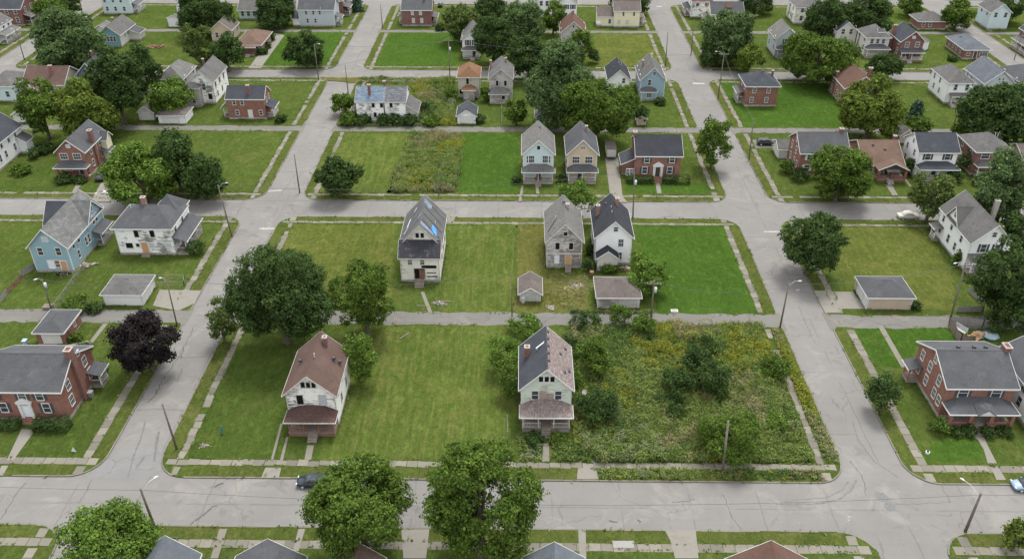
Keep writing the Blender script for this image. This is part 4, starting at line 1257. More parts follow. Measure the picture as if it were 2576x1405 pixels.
h = House('wooden_house', 'derelict white house with torn dark roof and bright blue tarpaulins', -21.6, -14.6, 132.2, 143.2, GH); h.trim = 'oldtrim'
h.mass(6.6, 10.4, 'gy', 'peel3', 'r_tarpd', oh=.45)
h.mass(5.3, 7.3, 'sS', 'peel3', 'r_flat', (-3.5, 3.5, -8.2, -5.55), wall='rear_wing', roof='rear_roof', oh=.3)
fr = (-3.5, 3.5, -8.2, -5.55)
h.wins('S', 7.7, [-.45, .45], .6, .95, 'open', fm='trim'); h.wins('S', 3.7, [-1.7, .5], .65, 1.2, 'grid', at=fr, fm='trim')
h.door(-.1, .8, 'hole', 1.9, 2.1, at=fr, label='dark broken doorway'); s = MB(); s.box(-.35, .6, -.16, -.09, .9, 2.7); s.build('leaning_door', M['rust'], h.o, (.2, -8.2, 0))
s = MB(); s.box(.3, 3.0, -.05, .01, 2.95, 3.55); s.build('missing_board_gap', M['hole'], h.o, (0, -8.2, 0)); s = MB(); s.box(1.2, 3.1, -.05, .01, 1.1, 1.3); s.box(1.2, 2.9, -.05, .01, 1.9, 2.05); s.build('missing_board_gap', M['hole'], h.o, (0, -8.2, 0))
h.steps(-.1, -8.2, 1.6, .9, 5, 'wood', .4, True); h.sides(3, faces='EW', style='open')
def on_roof(h, pts, he, hr, half, oh, mat, name, up=.05):
    m = MB(); m.face([(x, y, hr - (hr - he) * abs(x) / half + .02 + up) for x, y in pts]); return m.build(name, M[mat], h.last_roof)
h.last_roof = [c for c in h.o.children if c.name.startswith('roof')][0]
for pts, mt in (([(1.9, -3.5), (2.9, -4.5), (2.7, -2.3), (2.0, -1.7)], 'tarp'), ([(.15, -4.9), (2.4, -5.0), (2.2, -4.1), (.15, -3.8)], 'tarp2'), ([(.1, 3.0), (1.3, 2.6), (1.4, 4.2), (.1, 4.6)], 'tarp2'), ([(-.6, -2.4), (-.1, -1.8), (-.1, -.9), (-.5, -1.7)], 'tarp2')):
    on_roof(h, pts, 6.6, 10.4, 3.5, .45, mt, 'tarpaulin')
for k in range(4):
    y = -3.3 + 2.5 * k
    on_roof(h, [(.3, y), (3.6, y - 1.1), (3.6, y - .9), (.3, y + .2)], 6.6, 10.4, 3.5, .45, 'hole', 'torn_felt_gap', .04)
    on_roof(h, [(-3.6, y - 1.0), (-.4, y + .25), (-.4, y + .4), (-3.6, y - .85)], 6.6, 10.4, 3.5, .45, 'hole', 'torn_felt_gap', .04)
for pts in ([(-2.9, -1.5), (-2.5, .9), (-2.2, .9), (-2.55, -1.5)], [(-3.3, -3.2), (-2.6, -1.7), (-2.4, -1.7), (-3.1, -3.2)], [(-1.9, 2.6), (-1.5, 3.6), (-1.35, 3.5), (-1.7, 2.5)]):
    on_roof(h, pts, 6.6, 10.4, 3.5, .45, 'steel', 'bare_batten', .06)
h.vent(.9, 1.9, 9.6); h.vent(2.4, -1.0, 8.2)

h = House('wooden_house', 'bare grey boarded empty house with bleached roof in the middle row', 4.8, 11.2, 134.6, 145.6, GH); h.trim = 'oldtrim'
h.mass(6.0, 9.4, 'gy', 'raw', 'r_pale', oh=.4)
h.wins('S', 6.9, [.1], .7, .75, 'open'); h.wins('S', 4.0, [-1.3, 1.2], .75, 1.4, 'open'); h.wins('S', 1.0, [-1.35], .85, 1.8, 'blank'); h.wins('S', 2.2, [2.0], 1.6, .8, 'brown')
h.door(.75, .7, 'ply', 1.0, 2.0, label='door boarded with orange plywood'); h.steps(.75, -h.hy, 1.1, .9, 5, 'wood', .33)
e = MB(); e.box(-3.2, 3.2, -.25, 0, 3.05, 3.2); e.build('ledge', M['oldtrim'], h.o, (0, -h.hy, 0))
h.sides(3, style='open'); h.chimney(.7, 1.6, 8, 9.6, .55, 'stone'); h.vent(-1.6, -.8, 8.0); h.vent(0, 2.7, 9.5, 'box')
on_roof(h, [(-3.1, -2.8), (-1.5, -.9), (-1.35, -1.0), (-2.95, -3.0)], 6, 9.4, 3.2, .4, 'hole', 'roof_tear')

h = House('wooden_house', 'white boarded house with charcoal gable roof and lean to beside the grey boarded house', 13.8, 20.4, 135.8, 146.2, GH)
h.mass(6.2, 9.4, 'gy', 'white', 'r_dark', oh=.4)
h.wins('S', 7.2, [.2], .7, .85); h.wins('S', 4.0, [1.3], .85, 1.5, 'grid'); h.wins('S', 1.2, [1.2], .8, 1.5)
h.mass(2.9, 4.3, 'gy', 'offwhite', 'r_dark', (-3.0, .7, -5.2 - 2.1, -5.22), wall='annex_wall', roof='annex_roof', oh=.3)
h.sides(3); h.last_roof = [c for c in h.o.children if c.name.startswith('roof')][0]
h.chimney(-2.6, 1.6, 6.5, 8.9, .6, 'brick3'); h.chimney(1.0, 2.4, 8, 10.0, .65, 'brick3'); h.vent(-.3, .2, 9.1); h.vent(-.3, -1.6, 9.1); h.vent(-1.0, 3.2, 8.4, 'box')

h = House('wooden_house', 'tall white house with grey crossing gables at the right edge of the yellowing lot', 81.8, 89.0, 134.6, 147.6, GH)
h.mass(6.3, 9.8, 'gy', 'white', 'r_mid', oh=.45); h.mass(6.3, 9.2, 'gx', 'white', 'r_mid', (-3.62, 0, -1.0, 3.6), wall='gable_wall', roof='gable_roof', boards=False, found=.45)
at = (-3.62, 0, -1.0, 3.6); h.wins('W', 7.0, [0], .7, .9, at=at); h.wins('W', 4.2, [0], .8, 1.6, at=at); h.wins('W', 1.5, [0], .9, 1.6, at=at)
h.wins('W', 4.0, [2.9, -4.9], .8, 1.5); h.wins('W', 1.5, [3.8, 1.6, -5], .8, 1.5); h.wins('S', 7.2, [0], .7, .9); h.wins('S', 4.0, [-1.2, 1.3], .95, 1.6, 'shut')
h.porch(-3.4, 3.4, 1.9, 2.9, .8, 'r_mid', 3, .6, 'trim', kind='shed', steps=-1.8); h.door(-1.6, .6, 'doorgrey'); h.sides(3, faces='E')
h.porch(-6.2, -4.2, 1.3, 2.7, .5, 'r_mid', 2, .5, face='W', kind='shed'); h.last_roof = [c for c in h.o.children if c.name.startswith('roof')][0]; h.chimney(3.9, 2.2, 5, 10.0, .75, 'capstone')
# ---- row north of the middle street
h = House('wooden_house', 'white house with charcoal roof cut off by the left edge', -126.0, -117.8, 172.5, 186.5, GH); h.mass(6.0, 9.0, 'gy', 'white', 'r_slate'); h.wins('E', 1.6, [-4, -1.5, 2.5], .8, 1.6); h.wins('E', 4.2, [-5, -2.2, 1, 4], .8, 1.6); h.wins('S', 4, [-2, 2]); h.mass(3.2, 4.3, 'sE', 'white', 'r_grey', (4.15, 6.0, 4.0, 6.8), wall='wing', roof='wing_roof', boards=False)
h = House('brick_house', 'gabled brick house with front porch and tall side chimney left of the bright tree', -102.4, -96.2, 171.6, 182.5, GH)
h.mass(6.2, 8.9, 'gy', 'brick', 'r_grey', oh=.4, boards=False); h.wins('S', 7.0, [0], .8, .6, 'blind'); h.wins('S', 4.2, [-1.6, 1.3], 1.6, 1.3, 'grid')
h.wins('E', 4.2, [-2.5, 0, 2, 4.4], .8, 1.4); h.wins('E', 1.5, [-2.8, 2, 4.4], .8, 1.4); h.porch(-3.3, 3.4, 1.9, 3.0, .9, 'r_grey', 2, .6, 'trim', brickpost=True, base='brick', steps=1.6)
h.door(1.4, .6, 'doordark'); h.wins('S', 1.5, [-1.4], 1.6, 1.3); h.chimney(3.0, -.6, 0, 9.0, .8, 'brick2', 1.0)
h.porch(1.5, 4.6, 1.6, 2.8, .5, 'r_grey', 2, .5, face='E', kind='shed', rail=False); h.wins('W', 4.2, [-2.5, 2.5])
h.mass(5.6, 6.8, 'gx', 'cream', 'r_grey', (3.13, 4.4, 2.6, 5.2), wall='annex_wall', roof='annex_roof', boards=False)

h = House('wooden_house', 'pale blue house with bleached roof and front porch beside the tan house', .4, 7.0, 170.9, 181.0, GH)
h.mass(6.6, 9.7, 'gy', 'paleblue', 'r_pale', oh=.4); h.wins('S', 7.4, [0], .65, .85, 'open'); h.wins('S', 4.3, [-1.5, 1.5], 1.1, 1.6, 'grid'); h.wins('S', 4.3, [-2.4, 2.45], .3, 1.5)
h.porch(-3.3, 3.3, 2.0, 3.0, 1.0, 'r_mid', 3, .8, 'oldtrim', steps=0, railm='oldtrim', stepmat='wood'); h.door(.1, .8, 'doordark'); h.wins('S', 1.6, [-1.8, 1.9], 1.1, 1.5); h.sides(3); h.vent(.9, -.2, 9.1); h.vent(.3, 2, 9.6, 'box')
h = House('wooden_house', 'tan house with dark gable roof and white trimmed porch beside the pale blue house', 10.1, 16.5, 171.0, 180.6, GH)
h.mass(6.6, 9.8, 'gy', 'tan', 'r_grey', oh=.45); h.wins('S', 7.5, [0], 1.0, .6, 'grid'); h.wins('S', 4.2, [-1.4, 1.4], 1.5, 1.5, 'grid')
h.porch(-3.1, 3.1, 1.9, 3.0, .95, 'r_grey', 3, .7, 'trim', steps=-.4); h.door(-.4, .7, 'doordark'); h.wins('S', 1.5, [1.5], 1.4, 1.5); h.sides(3); h.vent(1.5, 3.0, 8.5); h.chimney(1.1, 2.0, 8, 10.0, .5, 'brick3')
h = House('brick_house', 'neat brick colonial with charcoal roof and white arched doorway at the middle street', 25.2, 35.0, 171.6, 180.8, GH)
h.mass(5.9, 8.7, 'gx', 'brick', 'r_dark', oh=.35, boards=False); h.wins('S', 1.5, [-2.9, 2.6], 1.05, 1.5, 'shut'); h.wins('S', 4.1, [-2.6, 2.9], 1.05, 1.4, 'shut')
h.door(0, .8, 'doordark', 1.0, 2.2, label='dark front door'); q = MB(); q.box(-1.05, -.68, -.3, 0, .8, 3.2); q.box(.68, 1.05, -.3, 0, .8, 3.2); q.box(-1.15, 1.15, -.35, 0, 3.2, 3.5)
q.face([(-1.25, -.36, 3.5), (1.25, -.36, 3.5), (.6, -.36, 4.05), (0, -.36, 4.3), (-.6, -.36, 4.05)]); q.face([(-1.25, -.36, 3.5), (0, -.36, 4.3), (0, 0, 4.3), (-1.25, 0, 3.5)]); q.face([(1.25, -.36, 3.5), (1.25, 0, 3.5), (0, 0, 4.3), (0, -.36, 4.3)]); q.build('door_surround', M['trim'], h.o, (0, -h.hy, 0))
h.steps(0, -h.hy, 1.9, .8, 5, 'redwood', .36); h.sides(2, faces='EW'); h.chimney(-5.0, .2, 0, 9.3, .7, 'brick2', 1.1)
h.mass(2.9, 4.2, 'sW', 'brick', 'r_slate', (-7.6, -4.92, -2.4, 2.6), wall='sunroom_wall', roof='sunroom_roof', boards=False, found=.3); h.wins('S', 1.1, [-6.6, -5.8], .6, 1.4, 'grid')
h = House('brick_house', 'brick house with white shutters half hidden by the round street tree', 61.6, 72.0, 173.6, 182.6, GH)
h.mass(5.8, 8.7, 'gx', 'brick', 'r_grey', oh=.35, boards=False); h.wins('S', 4.0, [-3.1, 0, 3.1], 1.1, 1.3, 'wshut'); h.wins('S', 1.4, [-3.4, 3.1], 1.1, 1.4, 'wshut'); h.door(0, .6, 'trim'); h.wins('W', 4.0, [-2.4, 1.0], .8, 1.6); h.wins('W', 1.5, [-2.2, .8, 2.6], .8, 1.4); h.wins('W', 6.5, [0], .6, .8)
h.mass(2.6, 3.8, 'gx', 'offwhite', 'r_mid', (-7.2, -2.0, 4.6, 9.4), wall='annex_wall', roof='annex_roof', found=.2); h.chimney(4.4, .3, 7, 9.4, .8, 'brick2')
h = House('bungalow', 'low bungalow with orange brown roof and gabled front porch', 76.2, 84.4, 173.5, 186.0, GH)
h.mass(3.2, 6.2, 'gx', 'brick3', 'r_tan', oh=.5, boards=False); h.sides(3, (1.2,)); h.wins('S', 1.3, [-2.9, 3.0], 1.2, 1.3)
h.porch(-1.9, 4.3, 2.6, 3.0, 1.6, 'r_tan', 3, .7, 'doordark', kind='gable', steps=.9, brickpost=True, base='brick'); h.door(.9, .7, 'doordark')
e = MB(); e.shell([(-.9, -3.6, 2.95), (1.9, -3.6, 2.95), (1.9, -2.5, 3.3), (-.9, -2.5, 3.3)], [(0, 1, 2, 3)], .08); e.build('porch_awning', M['r_mid'], h.o, (.4, -h.hy, 0)); h.chimney(4.35, 1.3, 0, 6.6, .7, 'brick2'); h.vent(-1.4, -1.5, 5.6, 'box'); h.vent(1, -2.6, 5.0, 'box')
h = House('wooden_house', 'tall white house with black shutters and slate roof at the right', 87.4, 95.8, 173.4, 181.6, GH)
h.mass(6.3, 9.0, 'gx', 'white', 'r_slate', oh=.4); h.wins('S', 4.3, [-2.2, 2.1], 1.1, 1.5, 'shut'); h.wins('W', 6.6, [0], .6, .9); h.wins('W', 4.2, [-2.3, 1.7], .75, 1.4); h.wins('W', 1.6, [-2, 1.6], .75, 1.4); h.sides(2, faces='E')
h.porch(-4.1, 4.1, 2.2, 3.0, .95, 'r_slate', 3, .6, 'trim', steps=0); h.door(0, .6, 'doordark'); h.wins('S', 1.5, [-2.3, 2.3], 1.1, 1.4)
h = House('brick_house', 'brick house with grey hip roof beyond the shuttered white house', 100.6, 108.2, 174.6, 183.4, GH)
h.mass(5.8, 8.3, 'hip', 'brick2', 'r_mid', oh=.5, boards=False); h.wins('S', 4.1, [-1.8, 2.0], 1.7, 1.3); h.wins('S', 1.5, [1.8], 1.5, 1.4); h.wins('W', 4.1, [-2.4, 2], .7, 1.4); h.wins('W', 1.5, [-2, .8, 2.6], .7, 1.3); h.porch(-3.4, 0.4, 1.6, 2.9, .7, 'r_mid', 2, .6, steps=-1.5); h.vent(1, -.8, 8.0); h.vent(1.7, -.6, 7.9)
h = House('bungalow', 'low house with tan roof cut off by the right edge', 112.0, 122.0, 174.0, 185.0, GH); h.mass(3.2, 5.6, 'gx', 'peach', 'r_shed', oh=.5); h.sides(2, (1.3,)); h.wins('S', 1.3, [-3, 0, 3])

# ---- garages and sheds off the second alley
h = garage('garage', 'white garage with small gable hidden by the mid left tree', -97.4, -93.6, 203.8, 209.0, 2.4, 3.8, 'gy', 'offwhite', 'r_mid', [('S', 0, 2.2, 'trim')])
h = garage('garage', 'low white garage with stained flat hip roof near the second alley', -91.6, -84.8, 201.6, 207.2, 2.3, 3.2, 'hip', 'white', 'r_shed', [('S', -.3, 4.2, 'trim')])
h = garage('garage', 'small white garage with grey gable roof and wide door behind the weedy lot', -16.2, -11.6, 202.4, 208.4, 2.3, 3.8, 'gy', 'white', 'r_slate', [('S', 0, 3.4, 'trim')])
h = garage('garage', 'little white garage with grey gable at the left edge', -128.6, -124.0, 202.0, 207.0, 2.3, 3.7, 'gy', 'offwhite', 'r_grey', [('S', 0, 2.6, 'trim')])
h = garage('shed', 'small blue grey shed deep between the big centre trees', 3.6, 7.2, 202.5, 206.5, 2.3, 3.6, 'gy', 'bluegrey', 'r_blue', [('S', 0, 2.0, 'trim')], cat='shed')
h = garage('shed', 'little tan shed against the dark shrub behind the blue house', 29.0, 31.2, 202.0, 204.2, 2.0, 2.6, 'gy', 'tan', 'r_shed', cat='shed')
h = garage('shed', 'white gabled shed behind the brick house near the second alley at right', 73.0, 76.5, 186.5, 190.5, 2.2, 3.6, 'gy', 'white', 'r_mid', [('S', 0, 2, 'trim')], cat='shed')
h = garage('shed', 'small grey roofed shed among trees right of the second alley', 91.0, 94.0, 192.0, 195.5, 2.2, 3.4, 'gy', 'peach', 'r_mid', cat='shed')
h = garage('shed', 'grey hipped shed roof behind the shuttered white house', 102.0, 106.0, 189.0, 193.0, 2.1, 3.1, 'hip', 'bluegrey', 'r_blue', cat='shed')

# ---- row south of the upper street
h = House('wooden_house', 'ruined white house with blotched blue roof beside the left road', -41.6, -29.2, 203.2, 211.6, GH); h.trim = 'oldtrim'
h.mass(5.6, 8.0, 'gx', 'peel2', 'r_mott', (-6.2, .6, -4.2, 4.2), boards=False, oh=.3)
h.mass(5.6, 8.0, 'gx', 'peel2', 'r_mott2', (.95, 6.2, -4.2, 4.2), boards=False, oh=.25, wall='rear_wall', roof='rear_roof')
h.wins('S', 4.0, [-1.9, .2, 2.6], .7, 1.4, 'open'); h.wins('S', 1.4, [-1.6, 2.8], .7, 1.2, 'open'); h.wins('W', 4, [-1.5, 1.5], style='open')
h.porch(-3.6, 3.4, 1.5, 2.8, 1.1, 'r_mid', 3, .5, 'oldtrim', face='W', kind='shed'); h.mass(2.7, 4.6, 'sE', 'worn', 'r_mid', (6.22, 9.0, -3.8, 3.2), wall='lean_to_wall', roof='lean_to_roof', boards=False, oh=.25)
h.last_roof = [c for c in h.o.children if c.name.startswith('roof')][0]; h.chimney(-2.9, -2.3, 6, 9.2, .65, 'brick2'); h.chimney(.4, 1.4, 7, 8.8, .6, 'brick2')
h = House('wooden_house', 'narrow beige house with orange hip roof in the overgrown yard', -17.0, -11.5, 220.2, 228.0, GH); h.trim = 'oldtrim'
h.mass(5.9, 8.2, 'hip', 'beige', 'r_orange', oh=.4, inset=2.6); h.wins('S', 3.9, [-.3], .7, 1.6, 'open'); h.sides(2); h.porch(-1.4, 1.6, 1.9, 2.9, .9, 'r_orange', 2, .4, 'oldtrim', wall='worn', rail=False); h.wins('S', 1.2, [-2.1], .8, 1.2, 'open')
h = House('wooden_house', 'weathered grey house with steep grey gable next to the orange roofed house', -8.6, -2.6, 218.6, 228.6, GH); h.trim = 'oldtrim'
h.mass(6.2, 8.8, 'gy', 'worn', 'r_mid', oh=.35); h.wins('S', 4.1, [-1.0, 1.2], .65, 1.4, 'open'); h.sides(2); h.mass(2.8, 4.2, 'hip', 'worn', 'r_mid', (-2.9, 1.9, -7.6, -5.02), wall='annex_wall', roof='annex_roof', boards=False, oh=.3, inset=1.6); h.chimney(-2.9, 2, 5, 8.6, .5, 'brick3'); h.chimney(1.2, 3.0, 7, 9.0, .5, 'brick3')
h.wins('S', 1.3, [1.2], .8, 1.0, 'open', at=(-2.9, 1.9, -7.6, -5.02))
h = House('wooden_house', 'white house with charcoal gable roof behind the centre trees', 23.4, 29.0, 222.4, 232.4, GH); h.mass(4.8, 7.3, 'gy', 'white', 'r_dark', oh=.4); h.wins('S', 3.6, [1.2], .7, 1.3); h.sides(2, (1.4,)); h.vent(.3, 1, 7.1); h.vent(.9, .6, 6.8); h.vent(-1.2, -.3, 6.3, 'box')
h = House('wooden_house', 'sky blue house with grey gable roof and rear bump out at the upper right street', 31.8, 38.2, 220.6, 231.8, GH)
h.mass(5.4, 8.6, 'gy', 'blue2', 'r_mid', oh=.4); h.wins('S', 6.5, [.2], .7, .8); h.wins('S', 3.7, [-.9], .75, 1.5); h.mass(2.6, 3.6, 'hip', 'blue2', 'r_grey', (-3.1, .9, -7.6, -5.62), wall='bump_out_wall', roof='bump_out_roof', oh=.25, inset=1.5); h.wins('S', 1.1, [.05], 1.3, 1.1, 'grid', at=(-3.1, .9, -7.6, -5.62)); h.sides(3); h.last_roof = [c for c in h.o.children if c.name.startswith('roof')][0]; h.chimney(-2.1, 1.2, 6, 8.2, .4, 'brick3'); h.chimney(.4, 3.5, 8, 9.2, .4, 'steel')
h = House('brick_house', 'square two storey brick house with grey pyramid roof at the upper right crossing', 58.8, 67.0, 215.0, 223.4, GH)
h.mass(5.7, 8.2, 'hip', 'brick', 'r_slate', oh=.5, boards=False, inset=4.4); h.wins('S', 3.8, [-2.1, 1.6], .8, 1.3, 'grid'); h.wins('S', 1.2, [-2.5, 1.4], .8, 1.3, 'grid'); h.wins('W', 4.0, [-1.5, 1.8], .8, 1.4); h.porch(-2.8, 2.0, 1.6, 2.9, .5, 'r_mid', 3, .9, 'trim', face='W', kind='shed'); h.vent(.2, -.3, 8.1, 'box'); h.vent(.5, .1, 8.2, 'box'); h.chimney(3.8, 2.2, 3, 7.6, .5, 'brick2')
h = House('brick_house', 'brown brick house with steep red brown roof between two big trees', 84.6, 93.6, 215.4, 227.0, GH)
h.mass(5.2, 8.2, 'gy', 'brick3', 'r_red', oh=.4, boards=False); h.wins('W', 3.6, [-4, -1], .8, 1.3); h.wins('W', 1.2, [-4, .5, 3], .8, 1.3); h.chimney(-4.4, 2.6, 0, 6.6, .7, 'brick2'); h.chimney(2.6, -1.5, 6, 9.0, .9, 'brick2'); h.wins('S', 3.8, [-2, 2])
h = House('wooden_house', 'white two storey house with small front porch facing the right lawn', 112.2, 118.6, 217.4, 228.4, GH)
h.mass(5.9, 8.3, 'hip', 'white', 'r_mid', oh=.4, inset=3.2); h.wins('S', 3.9, [-1.3, 1.7], .8, 1.5); h.wins('W', 4.0, [-3.4, .2], .7, 1.4); h.wins('W', 1.5, [-2.5, 1], .7, 1.4); h.porch(-2.2, 2.0, 1.5, 2.7, .5, 'r_mid', 2, .6, steps=-1.6, kind='shed'); h.door(-1.5, .6, 'doorgrey'); h.wins('S', 1.4, [.3], 1.4, 1.2); h.vent(-1.6, 2, 7.2); h.vent(1.8, -1.5, 7.0, 'box')
h = House('wooden_house', 'blue grey house with broad grey gable roof at the upper right', 121.8, 129.6, 218.0, 229.5, GH); h.mass(5.8, 9.0, 'gy', 'bluegrey', 'r_blue', oh=.4); h.wins('S', 6.4, [-.5, .5], .5, .7); h.wins('W', 4, [-4, -1.6], .7, 1.4); h.sides(2, faces='E')
h = House('wooden_house', 'house with dark grey roof cut off by the right edge near the upper street', 131.6, 140.2, 219.0, 230.5, GH); h.mass(5.6, 8.2, 'hip', 'bluegrey', 'r_grey', oh=.4); h.sides(2); h.wins('S', 4, [-2, 2]); h.chimney(-.6, -1, 7, 8.9, .5, 'brick2')
h = House('wooden_house', 'tall peeling white house with lower front bay left of the upper lawn', -87.2, -81.2, 215.0, 227.0, GH); h.trim = 'oldtrim'
h.mass(6.3, 9.1, 'gy', 'peel2', 'r_mid', oh=.35); h.wins('E', 4, [-4, -.5, 3], .8, 1.5, 'open'); h.wins('E', 1.4, [-3.4, .5], .8, 1.4); h.wins('S', 4, [.6], .8, 1.6); h.wins('S', 1.4, [1.8], 1.0, 1.5, 'open'); h.mass(5.2, 6.4, 'hip', 'worn', 'r_mid', (-4.0, -.2, -8.2, -6.02), wall='bay_wall', roof='bay_roof', boards=False, inset=1.2, oh=.3); h.wins('S', 3.6, [.2], .8, 1.1, at=(-4, -.2, -8.2, -6)); h.wins('S', 1.2, [.2], .8, 1.1, at=(-4, -.2, -8.2, -6)); h.chimney(-1.6, 2.6, 7, 9.4, .5, 'brick2')
h = House('wooden_house', 'old house with bleached grey roof behind the tall peeling house', -97.0, -90.4, 218.6, 229.0, GH); h.mass(5.6, 8.2, 'hip', 'offwhite', 'r_pale', oh=.4, inset=2.5); h.sides(2); h.wins('S', 4, [-1.6, 1.6])
h = House('brick_house', 'brick house with slate roof and parapet gables before the upper left lawn', -74.8, -65.2, 204.8, 211.2, GH)
h.mass(5.5, 7.8, 'gx', 'brick', 'r_slate', oh=.2, boards=False); h.wins('S', 3.9, [-2.8, -.8], .75, 1.3); h.wins('S', 1.2, [-2.4, 3.6], .8, 1.2); h.door(.9, .4, 'trim'); h.wins('E', 3.9, [-1, 1.4], .7, 1.2); h.porch(-2.4, 2.0, 1.9, 2.7, .9, 'r_slate', 3, .5, 'trim', face='E', kind='shed', base='brick'); h.porch(-1.6, 2.2, 1.6, 2.7, .9, 'r_slate', 2, .4, 'trim', face='W', kind='shed'); h.chimney(.9, -2.0, 5, 8.6, .7, 'brick2')
h = House('bungalow', 'brown roofed bungalow with brick chimney near the far left road', -133.6, -123.0, 219.0, 229.0, GH); h.mass(4.0, 7.2, 'gx', 'beige', 'r_brown', oh=.5); h.porch(-4.6, -.6, 2.4, 3.2, 1.6, 'r_brown', 2, .5, 'trim', kind='gable'); h.wins('S', 1.3, [2.2], .9, 1.3); h.chimney(1.6, -2.2, 4, 8.0, .8, 'brick'); h.sides(2, (1.4,))
h = House('wooden_house', 'pale grey hip roofed house cut off by the left edge below the far left road', -142.8, -135.0, 216.0, 226.0, GH); h.mass(4.4, 6.6, 'hip', 'paleblue', 'r_mid', oh=.4); h.sides(2, (1.4,)); h.wins('S', 1.4, [-2, 2])
h = House('wooden_house', 'slate blue gabled house half hidden by the dark left trees', -121.4, -114.8, 224.0, 234.0, GH); h.mass(4.8, 8.0, 'gy', 'navy', 'r_slate', oh=.45); h.wins('S', 5.4, [0], .8, .8); h.sides(2, (1.5,)); h.porch(-3, 3, 1.8, 2.8, .7, 'r_slate', 3, .5); h.chimney(-1.6, 3.2, 6, 8.6, .6, 'brick2')

# ---- row north of the upper street
h = House('bungalow', 'teal fronted house with grey gable roof and row of front windows at the upper left', -131.4, -125.0, 262.0, 273.6, GH); h.mass(4.2, 6.8, 'gy', 'offwhite', 'r_mid', oh=.5); g = MB(); g.face([(-3.15, -.06, .5), (3.15, -.06, .5), (3.15, -.06, 4.0), (0, -.06, 6.4), (-3.15, -.06, 4.0)]); g.build('front_facing', M['teal'], h.o, (0, -h.hy, 0)); h.wins('S', 1.9, [-1.5, -.5, .5, 1.5], .7, 1.5, off=.06); h.wins('E', 2.2, [-2, .2, 2], .8, 1.3); h.mass(2.5, 3.6, 'sE', 'offwhite', 'r_grey', (3.22, 6.4, 1.0, 5.4), wall='lean_to_wall', roof='lean_to_roof', boards=False); h.chimney(-1.2, 1.6, 5, 7.1, .5, 'brick3')
h = House('garage', 'pale roofed garage behind the teal fronted house', -138.0, -133.0, 272.0, 277.0, GG, 'garage'); h.mass(2.5, 4.0, 'gy', 'offwhite', 'r_pale', found=.1)
h = House('bungalow', 'small brick bungalow with orange brown hip roof beside the pale drive', -87.0, -79.8, 256.0, 268.6, GH); h.mass(3.0, 5.0, 'hip', 'brick3', 'r_tan', oh=.6, boards=False, inset=4.0); h.sides(3, (1.2,)); h.porch(-2.2, 2.0, 1.6, 2.6, .5, 'r_tan', 3, .5, 'redwood', brickpost=False, steps=0); h.wins('S', 1.2, [-2.7, 2.6], .9, 1.1); h.vent(-1, 1, 4.7)
h = House('bungalow', 'house with plain brown roof showing between dark upper left trees', -98.4, -92.0, 268.0, 276.0, GH); h.mass(4.0, 6.6, 'gy', 'tan', 'r_shed', oh=.4); h.sides(2, (1.4,)); h.wins('S', 1.4, [-1.5, 1.5]); h.chimney(-3, 2.5, 3, 7.2, .6, 'brick2')
h = House('wooden_house', 'small white house with grey gable and front porch against the dark central trees', -18.0, -12.6, 253.6, 263.6, GH); h.mass(5.8, 8.4, 'gy', 'white', 'r_mid', oh=.4); h.wins('S', 3.8, [-1, 1.1], .8, 1.5, 'shut'); h.wins('S', 6.4, [.3], .4, .5, 'open'); h.porch(-2.6, 2.6, 1.6, 2.8, .8, 'r_mid', 3, .6, steps=.4); h.door(.8, .6, 'doordark'); h.sides(2)
h = House('wooden_house', 'rust red roofed house buried in the central trees', 12.0, 19.4, 262.0, 272.4, GH); h.mass(5.4, 8.6, 'gy', 'worn', 'r_red', oh=.4); h.wins('S', 6.6, [0], .5, .8, 'open'); h.chimney(.2, 3.2, 7, 9.6, .5, 'brick2'); h.sides(2)
h = House('wooden_house', 'grey blue gabled house beside the pale upper right tree', 76.4, 83.0, 255.4, 264.6, GH); h.mass(5.8, 8.8, 'gy', 'bluegrey', 'r_pale', oh=.4); h.wins('S', 3.9, [-.4, .9], .9, 1.5, 'shut'); h.porch(-3, 2.4, 1.8, 2.9, .8, 'r_grey', 3, .6); h.door(0, .6, 'doordark'); h.sides(2)
h = House('wooden_house', 'off white house with grey hip roof and white dormer at the upper right', 103.6, 110.4, 256.0, 264.0, GH); h.mass(5.9, 8.6, 'hip', 'offwhite', 'r_mid', oh=.5, inset=3.8); h.wins('S', 4.0, [-1.7, 0, 1.7], .9, 1.3); h.mass(7.2, 8.0, 'gx', 'white', 'r_mid', (.0, 1.8, -3.0, -1.2), z0=5.9, found=.01, wall='dormer_wall', roof='dormer_roof', boards=False, oh=.15); h.wins('S', 6.4, [0], 1.1, .5, at=(0, 1.8, -3.0, -1.2)); h.porch(-3.3, 3.2, 2.0, 2.9, 1.0, 'r_grey', 3, .6, steps=0); h.sides(2)
h = House('brick_house', 'gabled brick house with full porch beside the white octagonal shed', 112.8, 119.4, 252.8, 262.0, GH); h.mass(6.0, 8.8, 'gy', 'brick2', 'r_slate', oh=.5, boards=False); h.wins('S', 6.6, [0], .8, .6, 'blind'); h.wins('S', 4.0, [-1.5, 1.5], 1.1, 1.4, 'grid'); h.porch(-3.3, 3.3, 1.8, 2.9, .6, 'r_grey', 3, .6, 'trim', kind='shed', steps=-.6, base='brick'); h.door(-.6, .6, 'doordark'); h.chimney(-3.4, 2.0, 0, 8.6, .8, 'brick'); h.sides(2)
h = House('shed', 'white octagonal shed behind the gabled brick house', 121.8, 126.2, 262.0, 266.4, GG, 'shed')
w, rf = MB(), MB(); a8 = [R(22.5 + 45 * k) for k in range(8)]
